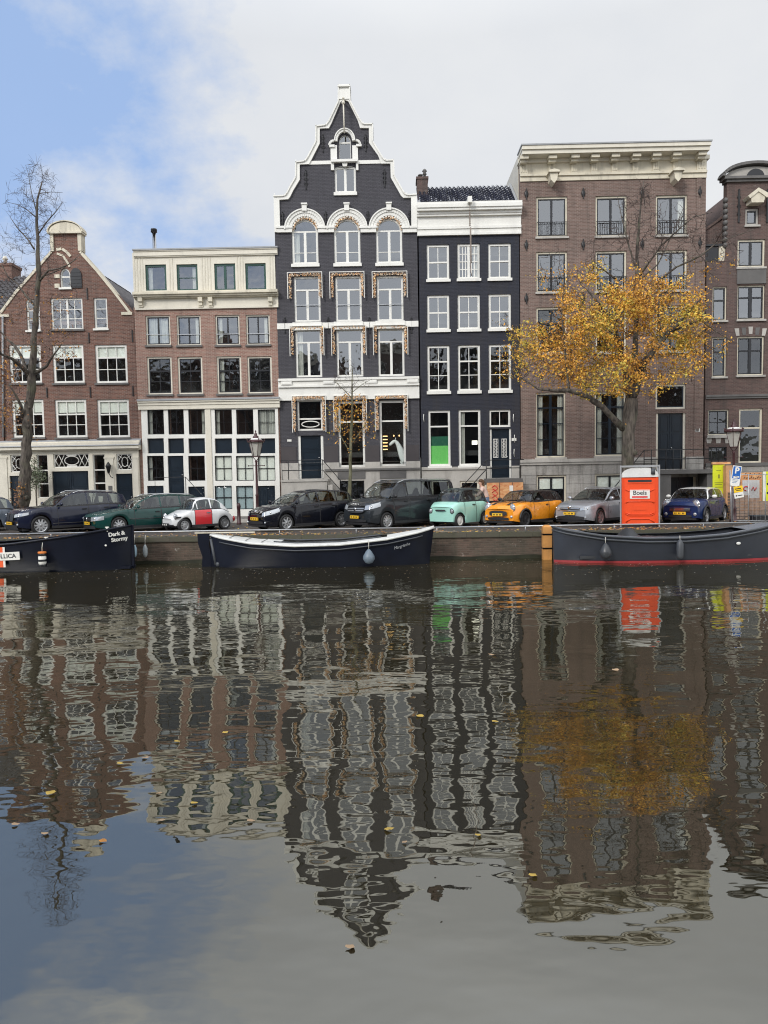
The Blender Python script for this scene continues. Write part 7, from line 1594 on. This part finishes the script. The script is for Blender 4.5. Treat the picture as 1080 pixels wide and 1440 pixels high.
for q_ in (-1, 1):
    skin('hand', [[(-.29, q_*.235, 1.04, .03), (-.33, q_*.245, 1.035, .026)]]+[[(-.33, q_*.245, 1.035, .026), (-.365, q_*(.22+.018*k), 1.03, .010), (-.375, q_*(.22+.018*k), 1.0, .009), (-.35, q_*(.22+.018*k), .985, .008)] for k in range(4)]+[[(-.29, q_*.235, 1.04, .03), (-.31, q_*.205, 1.02, .011), (-.335, q_*.20, .995, .009)]], SK, pe)
    s2 = MB(); xx, zz = (-.21, .32) if q_ < 0 else (.01, .11); s2.ball((xx, q_*.11, zz), .13, .05, .05, 0, 10); s2.ball((xx+.08, q_*.11, zz+.02), .05, .05, .07, 0, 8); s2.build('shoe', M['white'], pe)
b = MB(); b.ball((-.135, 0, 1.60), .022, .014, .02, 0, 8); b.build('nose', SK, pe); b = MB()
for q_ in (-1, 1): b.ball((-.118, q_*.032, 1.625), .008, .011, .008, 0, 6)
b.build('eye', M['black'], pe); MB().ball((-.122, 0, 1.562), .006, .022, .006, 0, 6).build('mouth', P('lips', (.4, .15, .13), .6), pe)
# parked bicycle by the toilet
pb = copytree(bk_); pb.location = (PX_(872, 33.0, 700), 33.0, ZQ+.08); pb.rotation_euler = (0, 0, R(70)); pb['label'] = 'parked dark bicycle whose handlebar shows over the silver grey car'; pb['category'] = 'bicycle'
pe.scale = (1.06,)*3; bk_.scale = (1.06,)*3
# horse in the window
_ = H3; hxx, hzz = H3.L(556, 640); wb = [o for o in H3.root.children if o.name.startswith('window')]
ho = thing('horse_statue', 'white horse statue standing inside the ground floor window of the charcoal gable house', 'statue', FR @ Vector((hxx+H3.x0, .42, H3.L(556, 655)[1]+.12)), 0)
skin('horse_body', [[(-.32, 0, .92, .06), (-.22, 0, 1.0, .085), (-.10, 0, 1.10, .10), (.0, 0, 1.15, .09), (.12, 0, 1.02, .12), (.24, 0, .78, .16), (.36, 0, .48, .22), (.50, 0, .2, .26), (.9, 0, .15, .27), (1.3, 0, .15, .25)], [(.36, 0, .48, .22), (.36, -.1, .0, .09), (.36, -.1, -.4, .06)], [(1.3, 0, .15, .25), (1.35, -.1, -.2, .10), (1.35, -.1, -.5, .06)]], M['white'], ho, root=6)
b = MB(); b.tube([(.02, -.05, 1.2), (.03, -.06, 1.32)], [.03, .008], 6); b.tube([(.02, .05, 1.2), (.03, .06, 1.32)], [.03, .008], 6); b.build('ear', M['white'], ho)
ho.scale = (.95, .7, 1.0)
cl_ = thing('wall_lights', 'warm string of small lamps glowing in the window above the white horse statue', 'lamp', FR @ Vector((H3.L(541, 600)[0]+H3.x0, 1.1, H3.L(541, 632)[1]))); b = MB()
for k in range(5): z = k*.17; b.box(-.12, .12, 0, .04, z, z+.045)
for k in range(4): b.ball((.45+k*.28, 0, .72), .035, .035, .05, 0, 6)
b.build('bulb', M['lamp'], cl_)
# ================================================================ LIGHT AND SKY
SE, SR = R(32), R(215)   # sun behind the viewer, a little to the left
W_ = bpy.data.worlds.new('World'); S.world = W_; W_.use_nodes = True; nt = W_.node_tree; nt.nodes.clear()
out = N(nt, 'ShaderNodeOutputWorld'); bg = N(nt, 'ShaderNodeBackground'); bg.inputs[1].default_value = .1
sky = N(nt, 'ShaderNodeTexSky'); sky.sky_type = 'NISHITA'; sky.sun_disc = False; sky.sun_elevation = SE; sky.sun_rotation = SR; sky.air_density = 1; sky.dust_density = 1; sky.ozone_density = 1.5
tc = N(nt, 'ShaderNodeTexCoord').outputs['Generated']; sp = N(nt, 'ShaderNodeSeparateXYZ'); nt.links.new(tc, sp.inputs[0])
zc = mth(nt, 'MAXIMUM', sp.outputs[2], .04); zd = mth(nt, 'ADD', zc, .45)
cb = N(nt, 'ShaderNodeCombineXYZ'); nt.links.new(mth(nt, 'DIVIDE', sp.outputs[0], zd), cb.inputs[0]); nt.links.new(mth(nt, 'DIVIDE', sp.outputs[1], zd), cb.inputs[1])
n1 = noise(nt, cb.outputs[0], 1.7, 9, .58, (1, 1, 1)); n2 = noise(nt, cb.outputs[0], 5.5, 8, .6); n3 = noise(nt, cb.outputs[0], .9, 5, .5)
side = ramp(nt, sp.outputs[0], -.42, .02, -.14, .34)      # clearer to the left
low = ramp(nt, sp.outputs[2], .10, .34, .16, 0); n1 = mth(nt, 'MULTIPLY_ADD', n1, 1.7, -.33)
cov = mth(nt, 'ADD', mth(nt, 'ADD', mth(nt, 'ADD', n1, low), mth(nt, 'MULTIPLY', mth(nt, 'SUBTRACT', n2, .5), .5)), side)
mask = ramp(nt, cov, .30, .62)
mask = mth(nt, 'MINIMUM', mth(nt, 'MAXIMUM', mask, 0.20), 1)
bluec = mixc(nt, .75, sky.outputs[0], (2.9, 5.0, 9.2))
dk = ramp(nt, mth(nt, 'ADD', n3, mth(nt, 'MULTIPLY', mth(nt, 'SUBTRACT', n2, .5), .25)), .35, .7)
cc = mixc(nt, dk, CL_A, CL_B)
back = ramp(nt, sp.outputs[1], .2, -.8, 1.0, CL_BACK)     # brighter cloud round the hidden sun
hi = ramp(nt, sp.outputs[2], .50, .75, 1.0, 1.6)
mul = nt.nodes.new('ShaderNodeVectorMath'); mul.operation = 'SCALE'; nt.links.new(cc, mul.inputs[0]); nt.links.new(mth(nt, 'MULTIPLY', back, hi), mul.inputs['Scale'])
nt.links.new(mixc(nt, mask, bluec, mul.outputs[0]), bg.inputs[0]); nt.links.new(bg.outputs[0], out.inputs[0])
sl = bpy.data.lights.new('sun', 'SUN'); sl.energy = SUN; sl.angle = R(14); sl.color = (1, .955, .89); so = bpy.data.objects.new('sun', sl); C.objects.link(so)
# direction to the sun for the sky's rotation convention (0 = +Y, clockwise)
sd = Vector((math.sin(SR)*math.cos(SE), math.cos(SR)*math.cos(SE), math.sin(SE))); so.rotation_euler = (-sd).to_track_quat('-Z', 'Y').to_euler(); so.location = (0, -20, 60)
S.view_settings.exposure = EXPO
S.render.engine = 'CYCLES'; S.cycles.filter_width = 1.1
